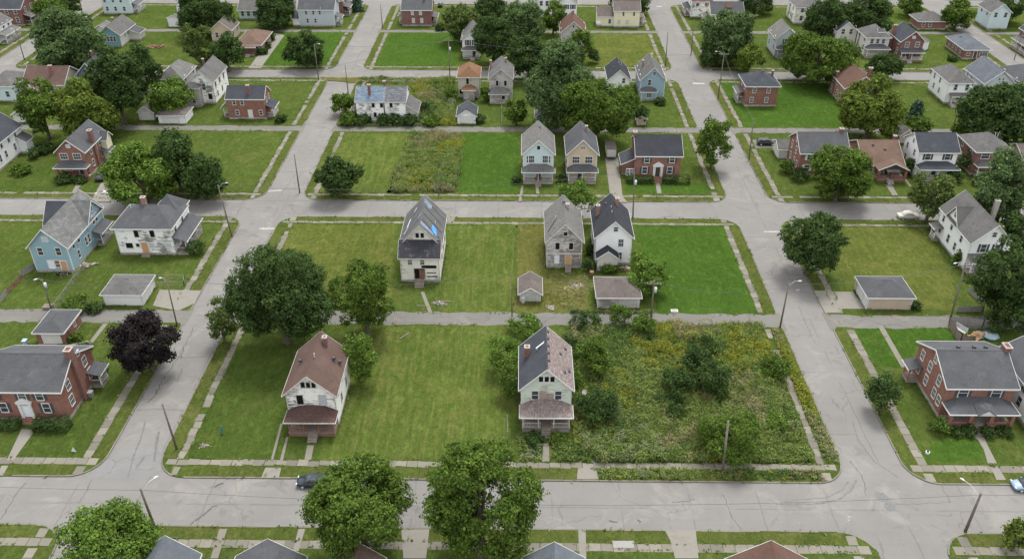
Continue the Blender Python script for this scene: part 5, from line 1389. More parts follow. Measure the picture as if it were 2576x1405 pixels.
for a, b in zip(a8, a8[1:] + a8[:1]):
    P, Q = (2.2 * math.cos(a), 2.2 * math.sin(a)), (2.2 * math.cos(b), 2.2 * math.sin(b))
    w.face([(*P, 0), (*Q, 0), (*Q, 2.6), (*P, 2.6)]); rf.face([(P[0] * 1.12, P[1] * 1.12, 2.55), (Q[0] * 1.12, Q[1] * 1.12, 2.55), (0, 0, 3.7)])
w.build('wall', M['white'], h.o); rf.build('roof', M['r_mid'], h.o)
h = House('brick_house', 'low brick bungalow with blue grey hip roof by the far right road', 132.6, 139.8, 253.6, 266.0, GH); h.mass(3.1, 5.2, 'hip', 'brick', 'r_blue', oh=.6, boards=False, inset=3.9); h.wins('W', 1.2, [-4, -1.4, .8, 3.6], .7, 1.3); h.wins('S', 1.1, [2.3], 2.2, 1.1, 'grid'); h.door(-.2, .4, 'doordark'); h.wins('S', 1.3, [-2.3], .8, .9); h.sides(2, (1.3,), 'E'); h.vent(-1.8, 2.0, 4.3, 'box'); h.vent(.5, .6, 5.0)
h = House('wooden_house', 'grey roofed house behind the dormer house at the upper right', 98.0, 104.0, 266.0, 275.0, GH); h.mass(5.0, 7.6, 'gy', 'offwhite', 'r_slate', oh=.4); h.sides(2); h.wins('S', 3.8, [-1.2, 1.2])

# ---- the far rows
h = House('brick_house', 'low far brick house with grey hip roof at the upper right', 130.6, 139.6, 283.4, 290.6, GH); h.mass(2.9, 5.0, 'hip', 'brick', 'r_mid', oh=.6, boards=False); h.wins('S', 1.1, [-3, -.8], .8, 1.2)
h = House('brick_house', 'gabled brick house at the upper right edge across the far right road', 155.0, 163.0, 256.0, 267.0, GH); h.mass(5.8, 8.6, 'gy', 'brick2', 'r_slate', oh=.5, boards=False); h.wins('S', 6.4, [0], .6, .8); h.wins('S', 4, [-1.8, 1.8], .7, 1.3); h.wins('W', 4, [-3, 1]); h.porch(-4.4, 4.4, 2.4, 2.9, .9, 'r_mid', 4, .6, 'trim', face='W', kind='shed')
h = House('wooden_house', 'large pale blue two storey house at the top left', -145.4, -135.6, 298.0, 306.6, GH); h.mass(5.8, 8.2, 'gx', 'paleblue', 'r_mid', oh=.3); h.wins('S', 1.2, [-3.5, -.6, 2.4], .8, 1.4); h.wins('S', 4.1, [-3.8, -.9, 1.8], .8, 1.3); h.sides(2); h.porch(-3, 3.6, 1.7, 2.9, .7, 'r_mid', 4, .5, 'trim', face='E', kind='shed')
h = House('garage', 'low white garage with flat grey roof below the top left white house', -117.8, -111.6, 283.4, 288.6, GG, 'garage'); h.mass(2.4, 3.0, 'sN', 'white', 'r_mid', found=.1, oh=.25)
h = House('wooden_house', 'narrow white house at the top edge left of the dark tree mass', -117.0, -111.0, 291.0, 301.0, GH); h.mass(5.6, 8.2, 'gy', 'white', 'r_grey'); h.wins('S', 4, [-1.3, 1.2]); h.wins('S', 1.4, [-1.3, 1.2]); h.sides(2); h.porch(-3, 3, 1.6, 2.7, .6, 'r_grey', 3, .5)
h = House('wooden_house', 'big white house with dark grey roof left of the top of the left road', -74.2, -62.4, 284.4, 293.0, GH); h.mass(5.7, 8.3, 'gx', 'bluegrey', 'r_grey', oh=.3); h.wins('S', 4.0, [-3.3, -.9, 1.2], .7, 1.3); h.wins('S', 1.3, [-3.1, -.5], .7, 1.4); h.mass(2.6, 3.6, 'sS', 'white', 'r_grey', (-8.2, -5.92, -4.0, 0), wall='lean_to_wall', roof='lean_to_roof', boards=False); h.porch(-3.4, 0, 2.0, 2.8, .8, 'r_mid', 2, .6, face='E', kind='shed'); h.vent(1.6, -4.2, 5.9)
h = House('brick_house', 'brick gabled house behind the big white house at the top of the left road', -70.0, -61.6, 296.0, 305.0, GH); h.mass(5.7, 8.6, 'gx', 'brick2', 'r_grey', boards=False); h.wins('E', 4, [-2, 2]); h.porch(-3.5, 3.5, 2, 2.8, .8, 'r_mid', 3, .6, face='E', kind='shed')
h = House('brick_house', 'square dark red brick house with grey roof right of the top of the left road', -40.0, -30.2, 285.2, 293.6, GH); h.mass(5.5, 8.0, 'gx', 'brick2', 'r_grey', oh=.3, boards=False); h.wins('S', 3.8, [-1.4, 1.3], .8, 1.3, 'blind'); h.wins('S', 1.2, [-1.2, 1.6], .8, 1.4, 'blind'); h.chimney(2.4, -1, 5, 8.8, .6, 'brick2'); h.porch(-2.5, 1.6, 1.4, 2.6, .5, 'r_mid', 2, .5, face='W', kind='shed'); h.porch(-3, 2.5, 1.6, 2.6, .5, 'r_mid', 2, .5, face='E', kind='shed')
h = House('wooden_house', 'cream yellow house with brown grey roof and low side wing at the top centre', 30.3, 38.8, 284.6, 292.8, GH); h.mass(5.6, 7.8, 'gx', 'cream', 'r_shed', oh=.3); h.wins('S', 3.9, [-1.2, 2.3], .6, 1.4); h.wins('S', 1.2, [-2.5, .2], .7, 1.3, 'blind'); h.mass(3.6, 5.8, 'gx', 'cream', 'r_shed', (-9.6, -4.27, -3.6, 3.0), wall='wing', roof='wing_roof', oh=.25); h.wins('S', 1.2, [1.4], .8, 1.4, at=(-9.6, -4.27, -3.6, 3)); h.porch(-2.6, 2.6, 1.6, 2.7, .5, 'r_shed', 3, .5, face='E', kind='shed')
h = House('wooden_house', 'white gabled house at the top edge above the rust red roof', 12.4, 18.4, 292.0, 301.0, GH); h.mass(6.0, 8.6, 'gy', 'white', 'r_mid'); h.wins('S', 4, [-.6, 1.6], .8, 1.4, 'shut'); h.wins('S', 1.3, [-.6, 1.6], .8, 1.4); h.sides(2)
h = House('wooden_house', 'second white gabled house at the top edge, half behind the olive trees', 4.6, 10.2, 296.0, 305.0, GH); h.mass(5.6, 8.2, 'gy', 'white', 'r_grey'); h.wins('S', 4, [-1, 1]); h.sides(2)
h = House('wooden_house', 'cream house with charcoal roof and red roof patch right of the top right road', 62.4, 73.0, 284.8, 293.4, GH); h.mass(4.6, 7.4, 'gx', 'cream', 'r_grey', oh=.3); h.wins('S', 2.0, [-2, 1], .8, 1.3); h.wins('W', 3, [-1.5, 1.5]); h.porch(-2.8, 2.8, 1.7, 2.7, .7, 'r_mid', 3, .5, face='W', kind='shed'); on = MB(); on.face([(-.4, -2.6, 6.13), (1.6, -2.6, 6.13), (1.6, -.6, 7.27), (-.4, -.6, 7.27)]); on.build('roof_patch', M['r_red'], h.last_roof)
h = House('wooden_house', 'white peeling house with brown upper roof beyond the top right road', 57.8, 64.6, 296.0, 306.0, GH); h.mass(5.6, 8.4, 'gx', 'peel2', 'r_red', oh=.3); h.wins('W', 4, [-2, 2]); h.wins('S', 4, [-1.5, 1.5]); h.porch(-3, 3, 1.8, 2.7, .7, 'r_grey', 3, .5, face='W', kind='shed')
h = House('wooden_house', 'worn white block of a house at the top edge left of the dark round tree', 91.2, 101.6, 289.0, 299.0, GH); h.mass(5.6, 8.0, 'hip', 'peel3', 'r_mid', oh=.3); h.wins('S', 4, [-3, 0, 3]); h.wins('S', 1.3, [-3, .5, 3]); h.wins('W', 4, [-2, 2]); h.wins('W', 1.3, [-2, 2])
h = House('wooden_house', 'tall white house showing between dark trees at the top right', 111.4, 118.0, 283.6, 294.0, GH); h.mass(6.0, 8.8, 'gy', 'white', 'r_mid'); h.wins('S', 4, [-1.6, 1.6]); h.wins('S', 1.3, [-1.6, 1.6]); h.sides(2)
h = House('brick_house', 'dark red brick house with grey roof in the top left corner', -176.0, -166.4, 284.0, 294.0, GH); h.mass(5.8, 8.8, 'gx', 'brick2', 'r_slate', oh=.4, boards=False); h.wins('S', 4, [-3, 0, 3]); h.wins('E', 4, [-2, 2]); h.wins('S', 1.3, [-3, 3]); h.porch(-4, 4, 2.2, 2.8, .8, 'r_mid', 4, .5, face='E', kind='shed')
h = House('wooden_house', 'white house with grey porch roof at the far left edge by the corner road', -172.0, -164.6, 264.0, 274.0, GH); h.mass(5.2, 7.6, 'gy', 'white', 'r_mid', oh=.4); h.wins('E', 3.8, [-3, 0, 3]); h.porch(-4.4, 4.4, 2.4, 2.7, .7, 'r_pale', 4, .5, 'trim', face='E', kind='shed'); h.wins('S', 3.8, [-1.6, 1.6])
h = House('wooden_house', 'white porch house far off at the top between dark tree masses', -86.0, -79.0, 301.0, 309.0, GH); h.mass(5.2, 7.8, 'gx', 'offwhite', 'r_mid'); h.wins('S', 4, [-2, 2]); h.wins('S', 1.3, [-2, 2])
h = House('wooden_house', 'pale blue bungalow at the top edge left of the white house', -96.5, -90.0, 292.0, 300.0, GH); h.mass(3.4, 5.6, 'gx', 'paleblue', 'r_mid'); h.wins('S', 1.3, [-2, 0, 2])
h = House('wooden_house', 'bluish white house behind the far dark tree at the top right road', 153.6, 160.0, 284.0, 293.0, GH); h.mass(5.8, 8.4, 'gy', 'paleblue', 'r_mid'); h.wins('S', 4, [-1.6, 1.6]); h.wins('W', 4, [-2, 2])
# ------------------------------------------------------------------ vegetation
def quads_mesh(name, P, mats, midx=None):
    """P: (n, 4, 3) corner array -> one mesh of separate quads"""
    n = len(P)
    me = bpy.data.meshes.new(name)
    me.vertices.add(n * 4)
    me.vertices.foreach_set('co', P.reshape(-1).astype(np.float32))
    me.loops.add(n * 4)
    me.loops.foreach_set('vertex_index', np.arange(n * 4, dtype=np.int32))
    me.polygons.add(n)
    me.polygons.foreach_set('loop_start', np.arange(0, n * 4, 4, dtype=np.int32))
    for m in mats: me.materials.append(m)
    if midx is not None: me.polygons.foreach_set('material_index', midx.astype(np.int32))
    me.update(calc_edges=True)
    me.validate()
    return me

def unit(a):
    return a / np.maximum(np.linalg.norm(a, axis=-1, keepdims=True), 1e-9)

def leaves(rng, pos, nrm, size, aspect=0.62):
    """ragged leaf sprays: four-cornered, slightly folded, facing roughly along nrm"""
    n = len(pos)
    t = unit(np.cross(nrm, unit(rng.normal(size=(n, 3)))))
    b = np.cross(nrm, t)
    s = size * rng.uniform(0.6, 1.35, (n, 1))
    a = s * aspect * rng.uniform(0.75, 1.25, (n, 1))
    droop = nrm * s * rng.uniform(-0.35, 0.1, (n, 1))
    P = np.stack([pos - t * s * .55, pos - b * a * .6 + droop * .4, pos + t * s * .6 + droop, pos + b * a * .6 + droop * .2], axis=1)
    return P

def crown_cloud(rng, rx, rz, zc, size, dens=1.0, nl=None, kind='round', low=-0.9):
    nl = nl or int(16 + rx * 3.0)
    d = unit(rng.normal(size=(nl * 3, 3)))
    d = d[d[:, 2] > low][:nl]
    if kind == 'cone':
        h = rng.uniform(0, 1, nl)
        ang = rng.uniform(0, 2 * np.pi, nl)
        rr = rx * (1 - h) * .72
        lc = np.stack([rr * np.cos(ang), rr * np.sin(ang), (h * 2 - 1) * rz * .92], axis=1)
        rl = np.full(nl, .34 * rx) * (1.15 - h * .7)
        d = unit(np.stack([np.cos(ang), np.sin(ang), np.full(nl, .4)], axis=1))
    else:
        f = rng.uniform(0.50, 0.88, (len(d), 1))
        lc = d * f * np.array([rx, rx, rz])
        rl = rng.uniform(0.18, 0.36, len(d)) * min(rx, rz * 1.15)
    core = np.zeros((1, 3)); lc = np.concatenate([lc, core]); rl = np.append(rl, .55 * min(rx, rz)); d = np.concatenate([d, [[0, 0, 1]]])
    pos, nor = [], []
    tr = 0.62 if size < .45 else .8
    for c, r, dd in zip(lc, rl, d):
        nt = max(6, int(4 * np.pi * r * r * 1.05 * dens / (tr * tr * 2.4)))
        v = unit(rng.normal(size=(nt, 3)))
        v = v[(v @ dd) > -0.55]
        tc = c + v * r * rng.uniform(0.72, 1.12, (len(v), 1)) * np.array([1, 1, .86])
        keep = np.linalg.norm(tc / np.array([rx, rx, rz]), axis=1) > .42
        tc, v = tc[keep], v[keep]
        k = int(13 * (.42 / size) ** 1.3 * dens ** .5 * (tr / .62) ** 2 * .8) + 3
        p = np.repeat(tc, k, 0)
        vn = np.repeat(v, k, 0)
        off = rng.normal(size=p.shape) * tr * np.array([.5, .5, .34])
        p = p + off
        n_ = unit(vn * .75 + off / tr * .5 + np.array([0, 0, .55]) + rng.normal(size=p.shape) * .55)
        pos.append(p); nor.append(n_)
    pos, nor = np.concatenate(pos), np.concatenate(nor)
    pos[:, 2] += zc
    keep = pos[:, 2] > .12
    return leaves(rng, pos[keep], nor[keep], size), lc + np.array([0, 0, zc]), rl

_seed = [100]
GT = 'broadleaf trees of the neighbourhood'
def tree(kind, cx, cy, rx, ry, by, label, name='broadleaf_tree', bark='bark', dens=1.25, low=-.9, shape='round', group=GT, cat='tree', ktw=1.0, skirt=True):
    """crown centre, half sizes and foot row as read from the print"""
    _seed[0] += 1
    rng = np.random.default_rng(_seed[0])
    Yb = G(cx, by)[1]
    X, Y, Z = V(cx, cy, Yb)
    p = (X, Y, Z - CAM_H)
    dep = sum(p[i] * FWD[i] for i in range(3))
    r = rx * dep / FPX
    a = math.atan2(CAM_H - Z, math.hypot(X, Y))
    e = ry * dep / FPX
    rzz = math.sqrt(max(.2, e * e - (r * math.sin(a)) ** 2)) / math.cos(a)
    rzz = min(max(rzz, .62 * r), 1.75 * r)
    zc = max(Z - UP, r * .55)
    rzz = min(rzz, zc / .86)
    if skirt:          # boughs hang almost to the grass
        top, bot = zc + rzz, min(zc - rzz, .5 + .06 * r)
        zc, rzz = (top + bot) / 2, (top - bot) / 2
    size = min(.54, max(.30, .0024 * math.hypot(Y, X) + .03))
    P, lc, rl = crown_cloud(rng, r * .98, rzz * .98, zc, size, dens, low=low, kind=shape)
    o = thing(name, label, cat, (X, Y, UP), group)
    link('crown', quads_mesh('crown', P, [LEAF[kind]]), o)
    mb = MB()
    tr = (.055 * r + .10) * ktw
    top = max(zc - .1 * rzz, 1.0)
    bend = rng.normal(size=(4, 2)) * .12 * tr * 3
    zs = [-.1, .35, top * .5, top]
    mb.tube([(0, 0, zs[0]), (bend[0, 0] * .2, bend[0, 1] * .2, zs[1]), (bend[1, 0], bend[1, 1], zs[2]), (bend[2, 0], bend[2, 1], zs[3])], [tr * 1.5, tr * 1.05, tr * .85, tr * .5], 8)
    idx = rng.permutation(len(lc) - 1)[:min(10, len(lc) - 1)]
    for i in idx:
        q = lc[i]
        z0 = top * rng.uniform(.45, .85)
        m = (q[0] * .45, q[1] * .45, z0 + (q[2] - z0) * .62)
        mb.tube([(bend[1, 0], bend[1, 1], z0), m, tuple(q + (q - np.array([0, 0, zc])) * .15)], [tr * .42, tr * .28, tr * .1], 5, cap=False)
    mb.build('trunk', M[bark], o, smooth=True)
    return o

GB = 'shrubs and bushes'
def shrub(kind, cx, cy, rx, ry, label, name='shrub', dens=1.7, by=None, shape='round', cat='shrub', group=GB):
    _seed[0] += 1
    rng = np.random.default_rng(_seed[0])
    X, Y, _ = G(cx, by or cy + ry * .72)
    dep = Y * FWD[1] + X * FWD[0] + (1 - CAM_H) * FWD[2]
    r = rx * dep / FPX
    a = math.atan2(CAM_H, math.hypot(X, Y))
    e = ry * dep / FPX
    rzz = math.sqrt(max(.1, e * e - (r * math.sin(a)) ** 2)) / math.cos(a)
    rzz = min(max(rzz, .5 * r), 1.9 * r)
    size = min(.6, max(.24, .0026 * Y))
    P, lc, rl = crown_cloud(rng, r, rzz, rzz * .72, size, dens, nl=int(6 + r * 3), low=-.2, kind=shape)
    return tag(link(name, quads_mesh(name, P, [LEAF[kind]]), None, (X, Y, UP)), label, cat, group)

def hedge(kind, x0, x1, y0, y1, h, label, wob=.25):
    """clipped foundation planting in metres"""
    _seed[0] += 1
    rng = np.random.default_rng(_seed[0])
    lx, ly = x1 - x0, y1 - y0
    n = int((lx * ly + 2 * (lx + ly) * h) * 30)
    p = np.stack([rng.uniform(-lx/2, lx/2, n), rng.uniform(-ly/2, ly/2, n), rng.uniform(.05, h, n)], 1)
    f = rng.integers(0, 4, n)
    p[f == 0, 2] = h; p[f == 1, 1] = -ly/2; p[f == 2, 0] = np.sign(p[f == 2, 0]) * lx/2; p[f == 3, 2] = h
    bumps = .12 * np.sin(p[:, 0:1] * 3.1 + p[:, 1:2] * 2.3) + .1 * np.sin(p[:, 0:1] * 6.2 + 1)
    p = p + rng.normal(size=p.shape) * .09 + bumps * np.array([0, .6, 1])
    p[:, 2] = np.maximum(p[:, 2], .05)
    nr = unit(p / np.array([lx, ly, h]) + np.array([0, 0, .4]) + rng.normal(size=p.shape) * .5)
    return tag(link('hedge', quads_mesh('hedge', leaves(rng, p, nr, .27), [LEAF[kind]]), None, ((x0 + x1)/2, (y0 + y1)/2, UP)), label, 'hedge', GB)

# nearest trees
tree('bright', 258, 1350, 128, 88, 1470, 'bright green tree at the lower left corner, cut by the bottom edge', dens=1.45)
tree('mid', 906, 1270, 138, 140, 1402, 'left of the two big street trees at the bottom edge', dens=1.45, skirt=False)
tree('mid', 1205, 1245, 150, 165, 1412, 'right, taller one of the two big street trees at the bottom edge', dens=1.45)
tree('yellow', 2568, 1335, 34, 40, 1385, 'small yellowish tree at the lower right edge')
tree('purple', 362, 845, 82, 74, 930, 'dark purple leaved round tree beside the left road', dens=1.6)
tree('dark', 700, 735, 130, 130, 862, 'huge dark green tree between the left road and the brown roofed house')
tree('olive', 552, 800, 40, 62, 862, 'smaller yellowish tree tucked against the left side of the huge dark tree')
tree('mid', 915, 735, 78, 98, 842, 'uneven green tree right of the huge dark tree, below the tarpaulin house')
tree('bright', 905, 895, 44, 58, 960, 'bright young tree against the right wall of the brown roofed house', ktw=.6)
tree('dark', 2047, 605, 81, 75, 688, 'round dark tree at the middle right crossing')
tree('dark', 2228, 980, 44, 45, 1033, 'small dark street tree left of the big brick house', skirt=False)
tree('olive', 2350, 485, 56, 55, 558, 'upright street tree with bare trunk by the covered car', skirt=False)
tree('mid', 2117, 430, 76, 72, 505, 'round green tree before the white shuttered brick house')
tree('pale', 2535, 480, 80, 105, 590, 'large pale green tree at the right edge above the white gabled house')
tree('dark', 2535, 690, 75, 98, 800, 'big dark tree at the right edge in front of the white gabled house')
tree('dark', 2556, 742, 62, 52, 806, 'lower dark tree at the right edge filling in beneath the big dark one')
tree('dark', 2585, 800, 30, 75, 860, 'dark tree at the right edge beside the alley')
tree('bright', 350, 440, 88, 76, 508, 'bright green street tree right of the gabled brick house')
tree('dark', 438, 395, 62, 72, 478, 'taller dark tree of the pair on the left lawn')
tree('dark', 512, 440, 58, 58, 500, 'lower dark tree of the pair on the left lawn')
tree('dark', 850, 440, 57, 53, 494, 'low wide dark tree at the corner above the middle street')
tree('mid', 1797, 355, 48, 58, 425, 'small round street tree beside the brick colonial', ktw=.8, skirt=False)
tree('bright', 1447, 485, 54, 46, 562, 'bright light tree between grey and charcoal gable roofs', dens=.8)
# second tier
tree('mid', 98, 262, 58, 75, 350, 'dark based green tree left of the yellowing tree')
tree('yellow', 212, 272, 76, 82, 352, 'yellowing wide tree above the gabled brick house')
tree('dark', 285, 200, 80, 92, 310, 'tallest dark tree of the upper left clump')
tree('dark', 355, 180, 48, 72, 265, 'narrow dark tree on the right of the upper left clump')
tree('bright', 425, 242, 53, 52, 290, 'bright tree over the low white garages')
tree('pale', 165, 95, 88, 78, 172, 'pale willowy tree beside the far left road')
tree('mid', 225, 110, 42, 48, 150, 'darker tree against the pale willowy tree')
tree('mid', 125, 25, 42, 34, 70, 'green tree at the top left beside the far left road')
tree('olive', 497, 112, 40, 60, 172, 'olive conical tree right of the upper left lawn')
tree('dark', 568, 132, 42, 48, 180, 'dark tree beside the olive conical tree')
tree('dark', 765, 122, 48, 42, 172, 'single round dark tree on the upper corner lawn', low=-.95)
tree('dark', 515, 32, 75, 52, 88, 'wide dark tree mass at the top left')
tree('dark', 690, 20, 52, 42, 66, 'dark tree left of the big white house at the top')
tree('dark', 685, 52, 34, 24, 78, 'low dark tree by the top left white house')
tree('spruce', 898, 8, 19, 22, 28, 'small blue spruce at the top of the left road', 'spruce_tree', shape='cone', cat='conifer')
tree('olive', 1160, 58, 48, 48, 108, 'olive tree above the small white house')
tree('dark', 1242, 92, 52, 62, 165, 'dark tree hiding the small white house')
tree('pale', 1318, 52, 56, 46, 112, 'soft pale tree near the top centre')
tree('dark', 1330, 140, 50, 56, 200, 'dark tree left of the great pale tree')
tree('pale', 1402, 212, 92, 108, 322, 'great pale silvery tree at the centre')
tree('mid', 1500, 270, 92, 84, 358, 'broad green tree in front of the charcoal roofed white house')
tree('mid', 1458, 118, 34, 46, 165, 'green tree right of the rust red roof')
tree('mid', 1392, 42, 30, 42, 88, 'green tree below the top white gables')
tree('dark', 1232, 12, 46, 30, 62, 'dark tree at the top edge left of centre')
tree('dark', 1582, 0, 62, 20, 34, 'dark tree behind the cream house at the top edge')
tree('mid', 1298, 278, 28, 36, 315, 'small green tree by the second alley at the centre')
tree('pale', 1832, 82, 72, 58, 156, 'pale spreading tree by the upper right corner lot')
tree('dark', 1800, 130, 42, 36, 165, 'dark low tree under the pale spreading tree')
tree('yellow', 1886, 145, 36, 38, 186, 'yellow tipped small tree by the upper right street')
tree('mid', 2060, 142, 88, 70, 212, 'wide round green tree above the upper right street')
tree('dark', 2075, 46, 55, 50, 98, 'dark round tree at the top right')
tree('dark', 2182, 38, 84, 48, 92, 'wide dark tree behind the dormer house')
tree('dark', 2225, 166, 44, 34, 200, 'low dark tree before the gabled brick house at the upper right')
tree('yellow', 2195, 272, 82, 74, 350, 'yellowing wide tree at the right before the second alley')
tree('dark', 2512, 288, 90, 82, 372, 'massive dark tree at the right edge below the white house')
tree('mid', 2412, 35, 40, 37, 76, 'round green tree beside the far right road')
tree('dark', 2525, 22, 56, 36, 60, 'dark tree in the top right corner')
tree('dark', 1902, 2, 46, 22, 34, 'dark tree at the top edge right of the right road')
tree('mid', 1998, 118, 26, 44, 158, 'narrow green tree beside the blue grey gable')
tree('spruce', 2306, 278, 21, 26, 310, 'small dark spruce on the right lawn', 'spruce_tree', shape='cone', cat='conifer')
tree('mid', 2315, 316, 32, 26, 346, 'light green young tree below the small spruce')
tree('bright', 1632, 690, 48, 44, 738, 'bright bushy tree behind the derelict brown garage', ktw=.6)
tree('bright', 1610, 655, 26, 26, 702, 'small bright tree against the white lean to house', ktw=.6)
tree('mid', 2420, 330, 26, 26, 362, 'green tree behind the brick hip roofed house')
tree('dark', 2575, 575, 40, 60, 640, 'dark tree at the right edge between the larger ones')
tree('dark', 160, 12, 44, 22, 45, 'dark tree in the top left corner')
tree('mid', 2290, 10, 34, 26, 42, 'tree at the top right beside the pale yard')
tree('dark', 1075, 35, 12, 26, 62, 'narrow dark evergreen beside the square brick house', 'spruce_tree', shape='cone', cat='conifer')

# shrubs
for a in [
    ('bright', 1322, 812, 50, 30, 'large bush behind the mint green house'), ('bright', 1272, 890, 44, 62, 'tall bushes crowding the left wall of the mint green house'),
    ('mid', 1280, 960, 32, 50, 'dark bush low on the left wall of the mint green house'), ('dark', 1345, 1100, 25, 18, 'bush left of the mint porch steps'), ('mid', 1405, 1100, 18, 15, 'bush right of the mint porch steps'),
    ('mid', 1492, 901, 50, 52, 'broad bush just right of the mint green house'), ('dark', 1502, 1018, 56, 53, 'broad bush right of the mint porch'), ('dark', 1472, 800, 40, 28, 'dark bush at the alley left of the derelict garage'),
    ('mid', 1556, 795, 28, 34, 'upright bush in front of the derelict garage'), ('mid', 1620, 818, 32, 34, 'round bush at the alley edge of the overgrown lot'), ('dark', 1790, 951, 50, 50, 'dark bush in the middle of the overgrown lot'),
    ('mid', 1830, 1094, 78, 78, 'largest bush by the leaning pole in the overgrown lot'), ('dark', 1700, 961, 46, 42, 'dark low growth left of the middle bush'), ('dark', 1768, 862, 40, 24, 'dark growth near the top of the overgrown lot'),
    ('mid', 1952, 921, 44, 38, 'bush by the right pavement of the overgrown lot'), ('dark', 1745, 901, 38, 38, 'dark growth above the middle bush'), ('dark', 1690, 1006, 44, 34, 'dark growth below the middle bush'), ('bright', 1950, 1060, 34, 26, 'bright bush at the lower right of the overgrown lot'),
    ('dark', 1430, 870, 24, 36, 'bush hugging the right wall of the mint green house'), ('mid', 1445, 960, 20, 34, 'bush at the right front corner of the mint green house'),
    ('dark', 262, 930, 20, 22, 'clipped round bush behind the left colonial'), ('dark', 212, 875, 16, 10, 'low planting along the brick garage'), ('mid', 192, 850, 18, 12, 'planting at the brick garage corner'),
    ('mid', 2358, 1070, 26, 22, 'large light bush at the corner of the big brick porch'), ('dark', 2402, 1084, 16, 10, 'first low bush along the big brick porch'), ('dark', 2436, 1082, 15, 14, 'round clipped bush left of the big brick steps'), ('dark', 2481, 1084, 14, 14, 'round clipped bush right of the big brick steps'), ('dark', 2525, 1084, 20, 12, 'low bush at the right end of the big brick porch'),
    ('dark', 494, 625, 22, 20, 'dark bush at the side porch of the wide peeling house'), ('dark', 200, 452, 18, 10, 'clipped bush before the gabled brick porch'), ('dark', 168, 450, 22, 12, 'hedge like bush before the gabled brick house'),
    ('mid', 865, 265, 32, 32, 'big bush at the left end of the blue roofed ruin'), ('mid', 880, 302, 26, 18, 'bush at the left front corner of the blue roofed ruin'), ('dark', 915, 302, 22, 16, 'second bush along the front of the blue roofed ruin'), ('dark', 966, 303, 14, 17, 'third bush along the front of the blue roofed ruin'), ('dark', 993, 304, 14, 15, 'fourth bush along the front of the blue roofed ruin'), ('dark', 1030, 303, 20, 17, 'bush at the right front corner of the blue roofed ruin'), ('mid', 1088, 308, 22, 10, 'light bush on the alley left of the white garage'), ('dark', 1078, 272, 22, 12, 'dark bush in the yard behind the blue roofed ruin'),
    ('mid', 1138, 240, 14, 24, 'bush at the left wall of the orange roofed house'), ('mid', 1222, 240, 12, 22, 'growth between the beige and grey houses'), ('dark', 1614, 292, 20, 26, 'dark shrub below the blue house'), ('mid', 1590, 270, 16, 26, 'green shrub at the left of the blue bump out'),
    ('dark', 1660, 258, 10, 8, 'small shrub right of the blue bump out'), ('dark', 2012, 440, 32, 18, 'dark bush at the corner of the white shuttered brick house'), ('mid', 1975, 420, 14, 20, 'planting along the left wall of the white shuttered brick house'),
    ('dark', 2278, 420, 14, 24, 'evergreen bush between bungalow and tall white house'), ('dark', 2402, 442, 18, 22, 'dark bush at the right porch end of the tall white house'), ('dark', 2430, 410, 20, 28, 'dark bush between the tall white and hip roofed brick houses'), ('dark', 2472, 455, 30, 18, 'dark bush before the hip roofed brick house'),
    ('dark', 2510, 870 - 50, 36, 14, 'dark growth along the fence of the pool yard'), ('dark', 2388, 590, 14, 26, 'bush against the side of the tall white gabled house'), ('dark', 2352, 578, 12, 14, 'bush at the rear corner of the tall white gabled house'), ('mid', 2410, 650, 14, 20, 'bush near the front corner of the tall white gabled house'),
    ('dark', 2300, 770, 10, 10, 'small bush at the corner of the tan garage'), ('mid', 1530, 672, 26, 10, 'low weeds along the lean to of the white house'), ('dark', 1480, 660, 12, 30, 'growth between the grey and white houses'), ('dark', 1400 + 85, 620, 8, 30, 'dark growth deep between the grey and white houses'),
    ('bright', 165, 158, 22, 18, 'bright low bush under the pale willowy tree'), ('dark', 683, 96, 8, 9, 'first clipped bush along the pale drive'), ('dark', 672, 116, 8, 8, 'second clipped bush along the pale drive'), ('dark', 660, 132, 9, 8, 'third clipped bush along the pale drive'),
    ('dark', 1108, 70, 10, 10, 'small dark bush right of the square brick house'), ('dark', 2120, 385 + 90, 10, 6, 'low plant before the round green tree'), ('mid', 60, 425, 26, 14, 'hedge along the white house at the left edge'), ('dark', 100, 385, 26, 16, 'dark hedge behind the white house at the left edge'), ('dark', 120, 370, 24, 14, 'end of the dark hedge below the green tree'),
    ('mid', 190, 772, 40, 8, 'weedy growth along the fence by the alley'), ('dark', 240, 776, 22, 7, 'weedy growth left of the white garage'), ('dark', 2395, 160 - 10, 8, 6, 'shrub by the low brick bungalow'), ('dark', 706, 300, 10, 10, 'dark shrub at the right porch of the parapet brick house'),
    ('dark', 1225 - 20, 300, 10, 12, 'shrub right of the small white garage'), ('dark', 1298, 455, 8, 8, 'small plants by the pale blue porch'), ('dark', 1412, 450, 10, 12, 'plants between pale blue and tan porches'), ('dark', 1345, 165, 22, 26, 'dark undergrowth left of the great pale tree'), ('dark', 1490, 75 + 70, 14, 20, 'undergrowth right of the rust red roof')]:
    shrub(*a)
hedge('dark', 23.4, 29.0, 169.2, 171.0, 1.5, 'dark clipped hedge left of the white arched doorway')
hedge('dark', 31.4, 37.0, 169.2, 171.0, 1.5, 'dark clipped hedge right of the white arched doorway')
hedge('dark', -69.6, -64.6, 89.6, 91.6, 1.5, 'dark hedge right of the left colonial door')
hedge('dark', -78.0, -72.0, 89.8, 91.6, 1.2, 'dark hedge left of the left colonial door')

